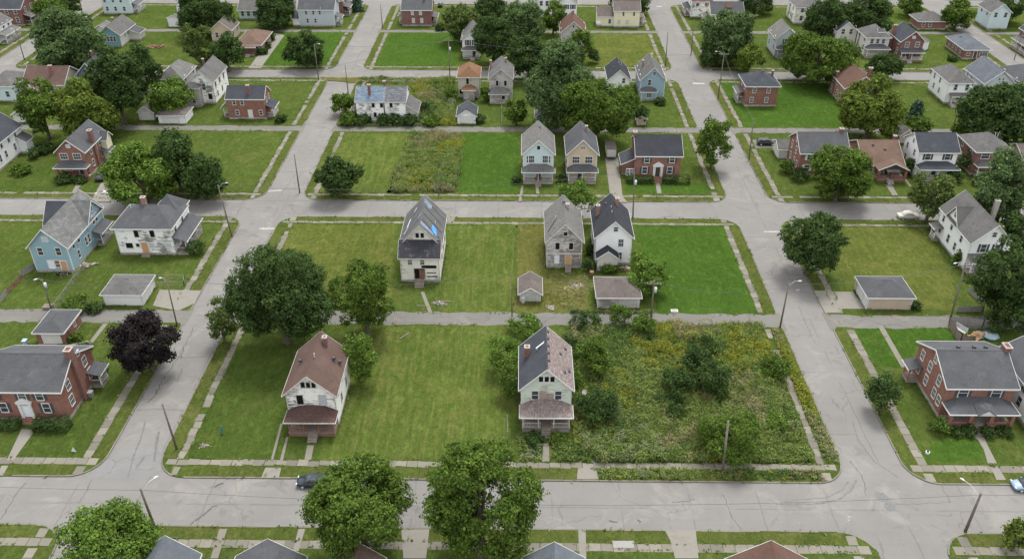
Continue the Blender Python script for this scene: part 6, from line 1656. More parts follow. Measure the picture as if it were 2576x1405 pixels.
# rank growth on the abandoned lots: far too many stems to count
WEED = [leaf('weed_lime', (0.118, 0.172, 0.044), (0.205, 0.258, 0.088), 0.3, 0.0), leaf('weed_green', (0.074, 0.130, 0.034), (0.130, 0.195, 0.060), 0.3, 0.0),
        leaf('weed_straw', (0.185, 0.180, 0.088), (0.275, 0.262, 0.145), 0.3, 0.0), leaf('weed_gold', (0.165, 0.190, 0.030), (0.250, 0.268, 0.054), 0.3, 0.0),
        leaf('weed_dark', (0.038, 0.074, 0.026), (0.070, 0.122, 0.046), 0.3, 0.0), leaf('weed_pale', (0.165, 0.200, 0.105), (0.245, 0.275, 0.160), 0.3, 0.0)]
def field(rng, n, f):
    k = rng.normal(size=(n, 2)) * f
    ph = rng.uniform(0, 6.28, n)
    return lambda x, y: sum(np.sin(k[i, 0] * x + k[i, 1] * y + ph[i]) for i in range(n)) / math.sqrt(n)
def weeds(label, poly, dens, hmin, hmax, seed, gold=None, bias=(0, 0, 0, 0, 0, 0), holes=((40.2, 41.9, 84, 118),)):
    rng = np.random.default_rng(seed)
    pts = np.array([G(x, y)[:2] for x, y in poly])
    x0, y0 = pts.min(0); x1, y1 = pts.max(0)
    n = int((x1 - x0) * (y1 - y0) * dens)
    q = rng.uniform((x0, y0), (x1, y1), (n, 2))
    def inside(pg, p):
        c = np.zeros(len(p), bool)
        for (ax, ay), (bx, by) in zip(pg, np.roll(pg, -1, 0)):
            h = ((ay > p[:, 1]) != (by > p[:, 1])) & (p[:, 0] < (bx - ax) * (p[:, 1] - ay) / (by - ay + 1e-12) + ax)
            c ^= h
        return c
    q = q + rng.normal(size=q.shape) * .15
    q = q[inside(pts, q)]
    for hx0, hx1, hy0, hy1 in holes:
        q = q[~((q[:, 0] > hx0) & (q[:, 0] < hx1) & (q[:, 1] > hy0) & (q[:, 1] < hy1))]
    fs = [field(rng, 7, .2) for _ in range(6)]
    gs = [field(rng, 6, 1.1) for _ in range(6)]
    val = np.stack([f(q[:, 0], q[:, 1]) + .45 * g(q[:, 0], q[:, 1]) + b for f, g, b in zip(fs, gs, bias)], 1)
    if gold is not None:
        g = G(*gold[0])[:2]
        val[:, 3] += 2.2 * np.exp(-((q[:, 0] - g[0]) ** 2 + (q[:, 1] - g[1]) ** 2) / gold[1] ** 2)
    val += rng.normal(size=val.shape) * .38
    mat = val.argmax(1)
    thin = field(rng, 6, .45)(q[:, 0], q[:, 1])
    keep = (thin > -1.25) | (rng.random(len(q)) < .25)
    q, mat, thin = q[keep], mat[keep], thin[keep]
    hs = hmin + (hmax - hmin) * np.clip(.5 + .35 * field(rng, 6, .5)(q[:, 0], q[:, 1]) + rng.normal(size=len(q)) * .18, .05, 1.1)
    P, mi = [], []
    # arching blades
    k = 5
    b = np.repeat(q, k, 0); h = np.repeat(hs, k) * rng.uniform(.55, 1.1, len(b)); m = np.repeat(mat, k)
    an = rng.uniform(0, 6.283, len(b)); ln = h * rng.uniform(.15, .75, len(b)); w = rng.uniform(.035, .085, len(b))
    d = np.stack([np.cos(an), np.sin(an)], 1); s = np.stack([-d[:, 1], d[:, 0]], 1)
    b = b + rng.normal(size=b.shape) * .14
    z = np.zeros(len(b))
    A = np.concatenate([b - s * w[:, None], z[:, None]], 1); B = np.concatenate([b + s * w[:, None], z[:, None]], 1)
    mid = b + d * ln[:, None] * .45
    C = np.concatenate([mid + s * w[:, None] * 1.1, (h * .78)[:, None]], 1)
    D = np.concatenate([b + d * ln[:, None], h[:, None]], 1)
    P.append(np.stack([A, B, C, D], 1)); mi.append(m)
    # broad leaves up the stems
    k = 9
    b = np.repeat(q, k, 0); h = np.repeat(hs, k); m = np.repeat(mat, k)
    pos = np.concatenate([b + rng.normal(size=b.shape) * .2, (h * rng.uniform(.35, .98, len(b)))[:, None]], 1)
    nr = unit(np.array([0, 0, .8]) + rng.normal(size=pos.shape) * .6)
    P.append(leaves(rng, pos, nr, .19)); mi.append(m)
    # domed plants in drifts, each of one kind
    np_ = int(len(q) * .085)
    pi = rng.permutation(len(q))[:np_]
    for i in pi:
        r = rng.uniform(.35, 1.0) ** 1.0 * (1.35 if rng.random() < .3 else .85) * (hmax / 1.3)
        m = int(120 * r * r) + 14
        v = unit(rng.normal(size=(m, 3))); v[:, 2] = np.abs(v[:, 2])
        hh = max(hs[i], .8 * hmax * (r > .9)) * rng.uniform(.8, 1.45)
        pos = np.array([q[i, 0], q[i, 1], hh * .35]) + v * np.array([r, r, hh * .75]) * rng.uniform(.75, 1.05, (m, 1))
        P.append(leaves(rng, pos, unit(v + rng.normal(size=v.shape) * .5), .19)); mi.append(np.full(m, mat[i]))
    P = np.concatenate(P); mi = np.concatenate(mi)
    o = link('tall_weeds', quads_mesh('tall_weeds', P, WEED, mi), None, (0, 0, UP))
    return tag(o, label, 'weeds', None, 'stuff')
weeds('waist high green, straw and goldenrod weeds filling the lot right of the mint house', [(1436, 826), (1600, 822), (1912, 820), (1990, 960), (2050, 1163), (1505, 1163), (1445, 1110), (1425, 980)], 11, .35, 1.3, 5, ((1880, 880), 8), (1.3, .25, .35, .0, -.5, .25))
weeds('ragged weeds between the overgrown lot and its front pavement and kerb', [(1507, 1182), (2055, 1186), (2080, 1206), (1510, 1206)], 9, .25, .8, 6, None, (.4, .4, .3, -.5, -.3, 0))
weeds('weeds on the verge right of the overgrown lot', [(1932, 832), (1958, 836), (2103, 1140), (2105, 1165), (2078, 1165)], 8, .25, .75, 7, None, (.5, .2, .5, 0, -.6, 0))
weeds('weeds in front of the mint green house', [(1300, 1098), (1362, 1118), (1362, 1160), (1312, 1160)], 8, .2, .6, 8, None, (.4, .6, .1, -.8, -.1, 0))
weeds('weeds between the mint house path and the wheel strips', [(1384, 1112), (1500, 1112), (1505, 1162), (1384, 1162)], 8, .25, .8, 9, None, (.4, .6, .3, -.6, -.1, 0))
weeds('tall straw and lime weeds in the strip between two mown lots', [(1032, 338), (1156, 338), (1162, 400), (1142, 484), (980, 486), (1000, 420)], 6, .5, 1.6, 10, None, (1.4, .1, .6, .0, -.7, .6))
weeds('tall golden weeds in the yard behind the blue roofed ruin', [(1060, 204), (1142, 202), (1140, 300), (1146, 318), (1058, 318), (1054, 262), (1032, 215)], 3.4, .5, 1.6, 11, None, (1.1, .5, .2, .5, -.6, .4))
weeds('dry weeds along the upper street above the ruin', [(905, 198), (1140, 199), (1142, 206), (1030, 212), (900, 212)], 3.4, .3, 1.0, 12, None, (.4, .2, .6, -.2, -.5, 0))
weeds('low dark weeds between the grey boarded and white houses', [(1376, 692), (1478, 690), (1480, 700), (1468, 786), (1368, 770)], 1.2, .15, .4, 13, None, (.3, .6, .4, -1, .1, 0))
weeds('rough weeds round the derelict brown garage', [(1440, 786), (1640, 786), (1640, 790), (1436, 790)], 10, .3, .8, 14, None, (.3, .6, .2, -.6, .2, 0))
weeds('weeds along the right edge of the blue roofed ruin and alley', [(850, 314), (1060, 314), (1100, 319), (850, 320)], 6, .3, .9, 15, None, (.3, .7, .1, -.6, .3, 0))

# coarse grass left standing where no mower reaches: along kerbs, pavements, walls and alley edges
def edge_tufts():
    rng = np.random.default_rng(77)
    segs = []
    for (ya, yb, side) in ROWS:
        if ya > 245: continue
        for ci, (xa, xb) in enumerate(COLS_LOW if ya < 157 else COLS_UP):
            if ci in (0, 4): continue
            segs += [((xa + .15, ya + 4), (xa + .15, yb - 4), .5), ((xb - .15, ya + 4), (xb - .15, yb - 4), .5)]
            segs += [((xa + 4, ya + .15), (xb - 4, ya + .15), .55), ((xa + 4, yb - .15), (xb - 4, yb - .15), .55)]
            vw = 2.15 if ya < 157 else 1.9
            for x in (xa + vw, xa + vw + 1.3, xb - vw, xb - vw - 1.3): segs.append(((x, ya + 3), (x, yb - 3), .8))
            for y in ((ya + vw, ya + vw + 1.25) if side == 's' else (yb - vw, yb - vw - 1.1)): segs.append(((xa + 3, y), (xb - 3, y), .8))
    for o in COL.objects:
        if o.name.startswith('foundation') and o.parent:
            px, py = o.parent.location[:2]
            xs = [v.co.x for v in o.data.vertices]; ys = [v.co.y for v in o.data.vertices]
            x0, x1, y0, y1 = min(xs) + px - .1, max(xs) + px + .1, min(ys) + py - .1, max(ys) + py + .1
            segs += [((x0, y0), (x1, y0), 2.2), ((x1, y0), (x1, y1), 2.2), ((x0, y0), (x0, y1), 2.2)]
    P, mi = [], []
    for (ax, ay), (bx, by), d in segs:
        L = math.hypot(bx - ax, by - ay)
        n = int(L * d * 3)
        if n < 1: continue
        t = rng.random(n)
        g = np.sin(t * L * .5 + rng.uniform(0, 6)) + np.sin(t * L * 1.3 + rng.uniform(0, 6)) + rng.normal(size=n) * .7
        t = t[g > .2]
        b = np.stack([ax + (bx - ax) * t, ay + (by - ay) * t], 1) + rng.normal(size=(len(t), 2)) * .13
        b = np.repeat(b, 4, 0) + rng.normal(size=(len(t) * 4, 2)) * .09
        h = rng.uniform(.08, .34, len(b)) * (1.25 if d > 2 else 1)
        p = np.concatenate([b, (h * .6)[:, None]], 1)
        nr = unit(np.array([0, 0, .6]) + rng.normal(size=p.shape) * .7)
        P.append(leaves(rng, p, nr, .22)); mi.append(rng.choice([0, 1, 1, 1, 2, 4], len(p)))
    o = link('rough_grass', quads_mesh('rough_grass', np.concatenate(P), WEED, np.concatenate(mi)), None, (0, 0, UP))
    tag(o, 'unmown grass and weeds along kerbs, pavement edges and house walls', 'grass', None, 'stuff')
edge_tufts()
# ------------------------------------------------------------------ poles and wires
GP = 'timber utility poles along the streets'
tops = {}
def pole(key, top, base, label, arm=None, cross=0, box=False, r=.15, mat='pole', name='utility_pole'):
    b = G(*base)
    t = V(*top, b[1])
    H = max(3.0, t[2] - UP)
    lean = max(-.7, min(.7, t[0] - b[0]))
    o = thing(name, label, 'pole', (b[0], b[1], UP), GP)
    MB().tube([(0, 0, -.2), (lean * .5, 0, H * .5), (lean, 0, H)], [r, r * .85, r * .65], 8).build('pole', M[mat], o, smooth=True)
    if cross:
        for k in range(cross):
            z = H - .5 - .8 * k
            m = MB(); m.box(lean - 1.2, lean + 1.2, -.22, -.1, z - .07, z + .07)
            c = m.build('crossarm', M[mat], o)
            i = MB()
            for x in (-1.1, -.6, .6, 1.1): i.tube([(lean + x, -.16, z + .07), (lean + x, -.16, z + .27)], .05, 6)
            i.build('insulators', M['steel'], c)
    if arm:
        m = MB()
        ax, ay = arm
        m.tube([(lean, 0, H - .7), (lean + ax * .6, ay * .6, H + .15), (lean + ax, ay, H + .1)], .03, 5)
        a = m.build('lamp_arm', M['steel'], o)
        L = MB()
        dx, dy = ax / math.hypot(ax, ay), ay / math.hypot(ax, ay)
        p = [(lean + ax - dx * .1, ay - dy * .1, H + .1), (lean + ax + dx * .25, ay + dy * .25, H + .09), (lean + ax + dx * .55, ay + dy * .55, H + .04)]
        L.tube(p, [.05, .13, .06], 8)
        L.build('lamp_head', M['trim'], a)
    if box:
        MB().tube([(lean * .8 + .32, -.1, H * .72), (lean * .8 + .32, -.1, H * .72 + .95)], .24, 10).build('transformer', M['steel'], o, smooth=True)
    tops[key] = (b[0] + lean, b[1], UP + H - .25)
    return o
pole('a', (353, 1228), (392, 1333), 'pole with lamp arm at the lower left beside the bright tree', arm=(1.1, 1.6), r=.19)
pole('b', (408, 1015), (445, 1130), 'bare pole at the kerb of the left road above the lower crossing', r=.17)
pole('c', (2468, 1240), (2428, 1336), 'pole with white lamp arm at the lower right corner', arm=(-1.2, 2.0), r=.2)
pole('d', (1832, 1058), (1818, 1184), 'rough weathered pole standing in the weeds by the largest bush', r=.19, mat='wood', box=False)
pole('e', (1985, 710), (1962, 824), 'pole with short lamp arm at the mouth of the right alley', arm=(1.6, .3), r=.17)
pole('f', (2428, 660), (2388, 812), 'tall pole with two lamps on the right alley', arm=(-1.6, -.3), cross=1, r=.17)
pole('g', (105, 700), (130, 780), 'pole with white lamp beside the left alley fence', arm=(-.6, -.3), box=True)
pole('h', (418, 702), (446, 820), 'slim pole beside the purple tree at the left alley', arm=(-.8, .2), r=.13)
pole('i', (548, 465), (584, 597), 'pole with twin lamps at the middle left crossing', arm=(1.3, .6), r=.16)
pole('j', (740, 387), (754, 485), 'bare dark pole at the corner by the low wide tree', r=.15)
pole('k', (1103, 432), (1104, 492), 'short brown pole before the weedy strip', r=.13)
pole('l', (1287, 690), (1288, 797), 'thin black pole left of the small shed', r=.1)
pole('m', (1646, 706), (1637, 806), 'pole with crossarm behind the bright bushy tree', cross=1, r=.16, box=True)
pole('n', (1596, 430), (1592, 550), 'pole with transformer beside the brick colonial drive', box=True, r=.15)
pole('o', (290, 238), (313, 326), 'pale pole before the dark trees at the second alley', cross=1, r=.15, mat='wood')
pole('p', (790, 110), (802, 202), 'pole with lamp before the round dark tree at the upper crossing', arm=(1.3, -.4))
pole('q', (868, 163), (876, 235), 'bare dark pole at the right side of the upper left crossing')
pole('r', (1128, 98), (1132, 202), 'pole with pale fittings at the upper street above the weedy yard', box=True, cross=1)
pole('s', (957, 10), (962, 70), 'pole in the verge high on the left road')
pole('t', (1822, 132), (1806, 250), 'pole with crossarm and lamp at the upper right crossing', arm=(-1.8, .4), cross=1)
pole('u', (1680, 82), (1674, 166), 'bare pole on the left side of the upper right road')
pole('v', (1746, 50), (1738, 140), 'bare pole on the right side of the upper right road')
pole('w', (1896, 298), (1884, 402), 'pole on the verge beside the dark parked car')
pole('x', (560, 50), (566, 92), 'thin pole with white fitting by the brown far roof')
pole('y', (2358, 90 + 60), (2340, 185), 'thin pole before the tall white house at the right')
pole('z', (2412, 272), (2399, 318), 'pole leaning near the front porch of the right white house')
pole('A', (38, 72), (62, 152), 'pole with white lamp beside the far left road', arm=(-.7, -.3))
pole('B', (199, -12), (207, 38), 'pole with arm at the top left beside the far left road', arm=(-1.2, .2))
pole('C', (2570, 90), (2551, 151), 'pole at the right edge beside the far right road')
pole('D', (2176, 75), (2150, 128), 'pole in front of the dormer house', arm=(.6, -.2))
pole('E', (1540 + 210, -10), (1552 + 190, 26), 'pole at the top of the right road')

def wire(a, b, label, sag=.8, dz=0):
    A = tops[a] if isinstance(a, str) else a
    B = tops[b] if isinstance(b, str) else b
    n = 14
    pts = []
    for k in range(n + 1):
        t = k / n
        pts.append((A[0] + (B[0] - A[0]) * t, A[1] + (B[1] - A[1]) * t, A[2] + (B[2] - A[2]) * t - sag * 4 * t * (1 - t) + dz))
    tag(MB().tube(pts, .03, 4, cap=False).build('power_line', M['wire']), label, 'cable', 'power lines between poles')
wire('a', 'c', 'long cable over the lower street between its two corner poles', 2.2)
wire('a', (-100, 75, 8), 'cable leaving the lower left pole towards the left edge', 1.0)
wire('c', (80, 74, 8), 'cable leaving the lower right pole towards the right edge', .6)
wire('m', (43, 119, 6.2), 'pale cable hanging across the bright green lot', 1.3)
wire('m', 'l', 'cable above the first alley from transformer pole to thin black pole', 1.0)
wire('l', 'h', 'cable above the first alley behind the tarpaulin house', 1.6)
wire('h', 'g', 'cable across the white garage to the lamp pole', 1.0)
wire('e', 'f', 'cable over the right alley', 1.2)
wire('f', (120, 121, 8), 'cable from the tall alley pole to the right edge', .8)
wire('n', 'i', 'cable along the middle street behind the gabled houses', 2.0)
wire('o', 'r', 'cable from the pale pole to the weedy yard pole', 2.0)
wire('t', 'w', 'cable beside the upper right road', 1.0)
wire('r', 't', 'cable along the upper street', 2.0)
wire('p', 'r', 'cable across the upper left crossing', 1.2)
wire('g', (-120, 120, 8), 'cable from the alley lamp pole to the left edge', .8)

def sign(top, base, label, panels, mat='steel'):
    b = G(*base); t = V(*top, b[1]); H = max(2.0, t[2] - UP)
    o = thing('street_sign', label, 'sign', (b[0], b[1], UP), 'street signs on thin posts')
    MB().tube([(0, 0, -.1), (0, 0, H)], .045, 6).build('post', M[mat], o)
    for (w, h, z, rot) in panels:
        m = MB(); m.box(-w/2, w/2, -.03, -.005, -h/2, h/2)
        p = m.build('sign_panel', M['trim'], o, (0, -.05, H - z)); p.rotation_euler = (0, 0, rot)
sign((2131, 1298), (2124, 1336), 'thin post with small white sign at the lower right kerb', [(.5, .5, .2, 0), (.7, .2, .7, .6)])
sign((1725, 254), (1727, 284), 'thin white topped post beside the upper right road', [(.6, .35, .15, 0)])
sign((722, 540), (725, 565), 'low signpost at the corner of the olive lot', [(.5, .4, .2, 0)])
sign((592, 542), (594, 556), 'small white sign at the corner by the twin lamp pole', [(.9, .5, .3, .3)])

# ------------------------------------------------------------------ vehicles
GC = 'cars in the streets'
def car(name, label, loc, rot, paint, L=4.4, W=1.78, Hh=1.45, kind='sedan', cover=False):
    o = thing(name, label, 'car', loc, GC, rot)
    pm = plain(name + '_paint_%d' % len(bpy.data.materials), paint, .55 if cover else .28, .5, .06 if not cover else .3)
    l = L / 2
    belt = Hh * .62
    st = [(-l, .74, .42, belt * .86), (-l + .12, .9, .26, belt * .95), (-l + .8, .99, .2, belt), (0, 1.0, .2, belt), (l - 1.2, .99, .2, belt * .97), (l - .3, .92, .24, belt * .82), (l, .72, .36, belt * .68)]
    def loft(st, name, mat, parent, smooth=True):
        mb = MB()
        rings = []
        for x, w, z0, z1 in st:
            w *= W / 2
            c = (z1 - z0) * .22
            ring = [(x, -w * .9, z0), (x, -w, z0 + c), (x, -w, z1 - c), (x, -w * .88, z1), (x, 0, z1 + .025), (x, w * .88, z1), (x, w, z1 - c), (x, w, z0 + c), (x, w * .9, z0)]
            i = len(mb.v); mb.v += ring; rings.append(i)
        n = 9
        for a, b in zip(rings, rings[1:]):
            for j in range(n):
                mb.f.append((a + j, a + (j + 1) % n, b + (j + 1) % n, b + j)); mb.mi.append(0)
        mb.f.append(tuple(rings[0] + j for j in reversed(range(n)))); mb.f.append(tuple(rings[-1] + j for j in range(n))); mb.mi += [0, 0]
        return mb.build(name, mat, parent, smooth=smooth)
    loft(st, 'body', pm, o)
    f0, f1 = (.95, 1.35) if kind == 'sedan' else (1.0, 1.5)
    r0, r1 = (-l + .75, -l + 1.45) if kind == 'sedan' else (-l + .12, -l + .5)
    xf = l - f0
    g = [(r0, .84, belt - .05, belt + .04), (r1, .80, belt - .05, Hh - .05), ((r1 + xf - .7) / 2, .82, belt - .05, Hh - .02), (xf - .75, .80, belt - .05, Hh - .06), (xf, .86, belt - .05, belt + .02)]
    loft(g, 'windows' if not cover else 'cabin', M['glass'] if not cover else pm, o)
    t = MB(); a, b = r1 + .05, xf - .78
    t.shell([(a, -W * .36, Hh - .03), (b, -W * .36, Hh - .04), (b, W * .36, Hh - .04), (a, W * .36, Hh - .03), ((a + b)/2, 0, Hh + .03)], [(0, 1, 4), (1, 2, 4), (2, 3, 4), (3, 0, 4)], .05)
    t.build('roof_panel', pm, o)
    for sx in (-1, 1):
        for sy in (-1, 1):
            x, y = sx * L * .305, sy * (W / 2 - .1)
            w = MB().tube([(x, y - .1, .31), (x, y + .1, .31)], .31, 14).build('wheel', M['darktrim'], o)
            MB().tube([(x, y + sy * .1, .31), (x, y + sy * .125, .31)], .19, 10).build('rim', M['steel'], w)
    if not cover:
        for sy in (-1, 1):
            MB().box(l - .14, l - .02, sy * W * .36 - .17, sy * W * .36 + .17, belt * .72, belt * .84).build('headlight', M['trim'], o)
            MB().box(-l + .0, -l + .07, sy * W * .36 - .16, sy * W * .36 + .16, belt * .76, belt * .9).build('taillight', M['rust'], o)
        for sy in (-1, 1):
            MB().box(xf - .55, xf - .4, sy * W * .5 - .08, sy * W * .5 + .08, belt + .02, belt + .16).build('mirror', pm, o)
def gl(x, y, z=0.0):
    g = G(x, y); return (g[0], g[1], z)
car('parked_car', 'dark blue black car at the far kerb half hidden by the left big street tree', gl(790, 1217), math.pi, (0.018, 0.028, 0.040), kind='hatch', Hh=1.5)
car('parked_car', 'light blue car cut off by the right edge in the lower street', gl(2586, 1226), math.pi, (0.22, 0.32, 0.42))
car('parked_car', 'dirty cream car under a cover by the kerb of the middle street', gl(2283, 548), 0, (0.48, 0.46, 0.40), L=4.3, cover=True)
car('parked_car', 'black estate car on the pad beside the second alley', gl(1926, 365, UP + .04), 0, (0.014, 0.015, 0.018), kind='hatch', Hh=1.55)
car('parked_car', 'black car under the side porch of the gabled brick house', gl(258, 449, UP), math.pi / 2, (0.012, 0.013, 0.016), kind='hatch')
car('parked_car', 'dark car beside the square brick house at the top', gl(1108, 17, 0.12), math.pi / 2, (0.02, 0.02, 0.024), kind='hatch', Hh=1.6)
# box van on the drive
b = gl(1537, 401, UP + .04)
o = thing('box_van', 'white backed box van with tan roof standing on the drive beside the brick colonial', 'van', (b[0], b[1] + 2.2, b[2]))
MB().box(-1.05, 1.05, -2.6, 2.0, .62, 2.55).build('cargo_box', M['offwhite'], o)
MB().box(-1.12, 1.12, -2.66, 2.06, 2.555, 2.66).build('roof_panel', M['r_shed'], o)
MB().box(-.92, .92, -2.66, -2.605, .8, 2.4).build('rear_door', M['trim'], o)
MB().box(-.95, .95, 2.05, 3.6, .6, 2.0).build('cab', M['offwhite'], o)
MB().box(-.95, .95, -2.9, -2.67, .45, .6).build('bumper', M['darktrim'], o)
for sx in (-1, 1):
    for y in (-1.6, 2.7):
        MB().tube([(sx * .95 - .14, y, .38), (sx * .95 + .14, y, .38)], .38, 14).build('wheel', M['darktrim'], o)

# ------------------------------------------------------------------ fences and yard things
GF = 'yard fences'
def fence(name, label, pts, h, mat, board=True, post=2.2):
    w = [G(x, y) for x, y in pts]
    o = thing(name, label, 'fence', (w[0][0], w[0][1], UP), GF)
    p = MB(); s = MB()
    rr = random.Random(len(pts) + int(w[0][0]))
    for a, b in zip(w, w[1:]):
        ax, ay = a[0] - w[0][0], a[1] - w[0][1]
        L = math.dist(a[:2], b[:2]); dx, dy = (b[0] - a[0]) / L, (b[1] - a[1]) / L
        n = max(1, int(L / post))
        for k in range(n + 1):
            x, y = ax + dx * L * k / n, ay + dy * L * k / n
            s.box(x - .05, x + .05, y - .05, y + .05, -.1, h + .08)
        if board:
            m = int(L / .18)
            for k in range(m):
                t0, t1 = L * k / m, L * (k + 1) / m - .02
                hh = h + rr.uniform(-.05, .05)
                x, y, X, Y = ax + dx * t0, ay + dy * t0, ax + dx * t1, ay + dy * t1
                nx, ny = -dy * .07, dx * .07
                for q in ([(x + nx, y + ny, .05), (X + nx, Y + ny, .05), (X + nx, Y + ny, hh), (x + nx, y + ny, hh)], [(X + nx * .6, Y + ny * .6, .05), (x + nx * .6, y + ny * .6, .05), (x + nx * .6, y + ny * .6, hh), (X + nx * .6, Y + ny * .6, hh)]):
                    p.face(q)
        else:
            m = int(L / .4)
            for k in range(m):
                t0 = L * k / m
                for z0, z1 in ((.05, h), (h, .05)):
                    p.tube([(ax + dx * t0, ay + dy * t0, z0), (ax + dx * min(L, t0 + h * .8), ay + dy * min(L, t0 + h * .8), z1)], .008, 3, cap=False)
            p.tube([(ax, ay, h), (ax + dx * L, ay + dy * L, h)], .025, 4)
    p.build('fence_boards' if board else 'wire_mesh', M[mat], o)
    s.build('fence_posts', M[mat], o)
fence('board_fence', 'dark board fence between the side path and the pool yard', [(2385, 822), (2412, 868), (2440, 868)], 1.7, 'wood')
fence('board_fence', 'long board fence at the back of the pool yard along the alley', [(2392, 815), (2470, 824), (2560, 826)], 1.5, 'greyfence')
fence('chain_link_fence', 'grey fence corner beside the right alley', [(2405, 786), (2470, 786), (2474, 770), (2435, 735)], 1.2, 'greyfence')
fence('chain_link_fence', 'wire fence running up from the left alley', [(140, 778), (212, 680)], 1.2, 'greyfence', False)
fence('chain_link_fence', 'low fence along the alley left of the white garage', [(140, 779), (258, 778)], 1.1, 'greyfence', False)
fence('board_fence', 'grey sagging fence piece at the left edge', [(-6, 772), (20, 742)], 1.1, 'greyfence')
fence('board_fence', 'faded red fence leaning at the left edge', [(20, 741), (58, 700)], .8, 'redwood')
fence('board_fence', 'grey fence behind the blue two storey house', [(55, 697), (98, 672)], 1.2, 'greyfence')
fence('chain_link_fence', 'wire pen right of the white garage', [(400, 722), (464, 720), (466, 703), (402, 704)], 1.0, 'greyfence', False)
fence('chain_link_fence', 'fence running along the right wall of the blue two storey house', [(187, 700), (208, 683)], 1.0, 'greyfence', False)
fence('chain_link_fence', 'wire fence between the yards behind the grey gabled house', [(1262, 318), (1262, 275)], 1.3, 'greyfence', False)
fence('chain_link_fence', 'wire fence beside the shed of the mint house yard', [(1276, 1062), (1277, 1104)], 1.3, 'greyfence', False)
# pool yard
c = gl(2490, 848, UP)
o = thing('paddling_pool', 'round blue rimmed paddling pool in the fenced yard', 'pool', c)
ring = [(1.25 * math.cos(a), 1.25 * math.sin(a), .3) for a in np.linspace(0, 2 * math.pi, 25)]
MB().tube(ring, .1, 8, cap=False).build('rim', plain('pool_blue', (0.12, 0.27, 0.36), .4), o, smooth=True)
wtr = MB(); wtr.face([(1.2 * math.cos(a), 1.2 * math.sin(a), .25) for a in np.linspace(0, 2 * math.pi, 24, endpoint=False)]); wtr.build('water', plain('pool_water', (0.30, 0.36, 0.38), .1, .5), o)
def heap(name, label, cat, px, py, n, size, spread, mats, seed, flat=.5):
    """a loose pile: one mesh of tumbled boards and rubble"""
    rr = random.Random(seed)
    from mathutils import Matrix, Euler, Vector
    mb = MB()
    for k in range(n):
        L, w, t = size[0] * rr.uniform(.5, 1.3), size[1] * rr.uniform(.6, 1.3), size[2] * rr.uniform(.6, 1.3)
        m = Euler((rr.uniform(-.4, .4), rr.uniform(-.4, .4), rr.uniform(0, 3.14))).to_matrix()
        rad = abs(rr.gauss(0, .5))
        a = rr.uniform(0, 6.28)
        c = Vector((spread * rad * math.cos(a), spread * .55 * rad * math.sin(a), max(t, flat * (1 - rad) * rr.random())))
        i = len(mb.v); mb.box(-L/2, L/2, -w/2, w/2, -t/2, t/2, rr.randrange(len(mats)))
        for j in range(i, len(mb.v)): mb.v[j] = tuple(c + m @ Vector(mb.v[j]))
    return tag(mb.build(name, [M[x] for x in mats], None, gl(px, py, UP)), label, cat)
heap('rubble_pile', 'grey pile of branches and rubble below the tarpaulin house', 'rubble', 1103, 766, 60, (.9, .09, .08), 1.3, ['wood', 'stone', 'greyfence'], 1)
heap('brick_pile', 'long heap of red bricks and boards right of the teal house', 'rubble', 390, 120, 90, (.8, .3, .22), 2.4, ['rust', 'brick', 'redwood'], 2)
heap('scrap_pile', 'tan boards and sand heap beside the paddling pool', 'rubble', 2462, 846, 60, (1.1, .3, .1), 2.0, ['ply', 'tan', 'wood'], 3)
heap('straw_litter', 'scattered pale splintered boards on the golden grass', 'rubble', 1446, 720, 60, (.9, .10, .05), 2.6, ['wood', 'tan', 'greyfence'], 4, .15)
heap('scrap_pile', 'grey leavings in the grass left of the lower lots', 'rubble', 516, 1121, 26, (.4, .1, .05), .8, ['greyfence', 'wood'], 5, .15)
heap('rubble_pile', 'rubble along the right wall of the blue two storey house', 'rubble', 222, 668, 50, (.6, .3, .15), 1.6, ['stone', 'wood'], 6, .2)
heap('rubble_pile', 'rubble and tins beside the lean to of the white house', 'rubble', 1572, 676, 40, (.6, .3, .12), 1.2, ['stone', 'redwood', 'steel'], 7, .3)
heap('scrap_pile', 'broken boards strewn behind the grey boarded house', 'rubble', 1385, 775, 30, (.6, .2, .1), 1.2, ['greyfence', 'wood', 'stone'], 8, .25)
heap('scrap_pile', 'dark heap beneath the scorched door of the blue house', 'rubble', 158, 692, 40, (.7, .3, .15), 1.0, ['doordark', 'hole', 'wood'], 9, .4)
heap('scrap_pile', 'white litter strewn in front of the gabled brick drive', 'rubble', 268, 487, 30, (.7, .4, .08), 1.4, ['steel', 'stone'], 10, .1)
# dish, table, bins, toy tent and other small things
c = gl(1468, 1006, UP)
o = thing('satellite_dish', 'white dish aerial tilted among the bushes beside the mint house', 'dish', c)
d = MB()
n = 16
for k in range(n):
    a, b = 2 * math.pi * k / n, 2 * math.pi * (k + 1) / n
    for r0, r1 in ((0, .22), (.22, .42)):
        q = [(r * math.cos(t), r * math.sin(t), .4 * r * r) for r, t in ((r0, a), (r1, a), (r1, b), (r0, b))]
        d.face(q if r0 else [q[0], q[1], q[2]])
dd = d.build('dish', M['trim'], o, (0, 0, 1.5)); dd.rotation_euler = (R(62), R(12), R(30))
MB().tube([(0, .1, 0), (0, .1, 1.45)], .05, 6).build('mast', M['steel'], o)
c = gl(2412, 838, UP)
o = thing('garden_swing', 'white slatted garden seat leaning by the board fence', 'garden seat', c, rot=R(-60))
m = MB()
for k in range(7): m.box(-1.0 + .3 * k, -.78 + .3 * k, -.3, .3, .62, .66)
m.build('seat', M['trim'], o)
m = MB()
for k in range(7): m.box(-1.0 + .3 * k, -.78 + .3 * k, .32, .36, .7, 1.4)
m.build('backrest', M['trim'], o)
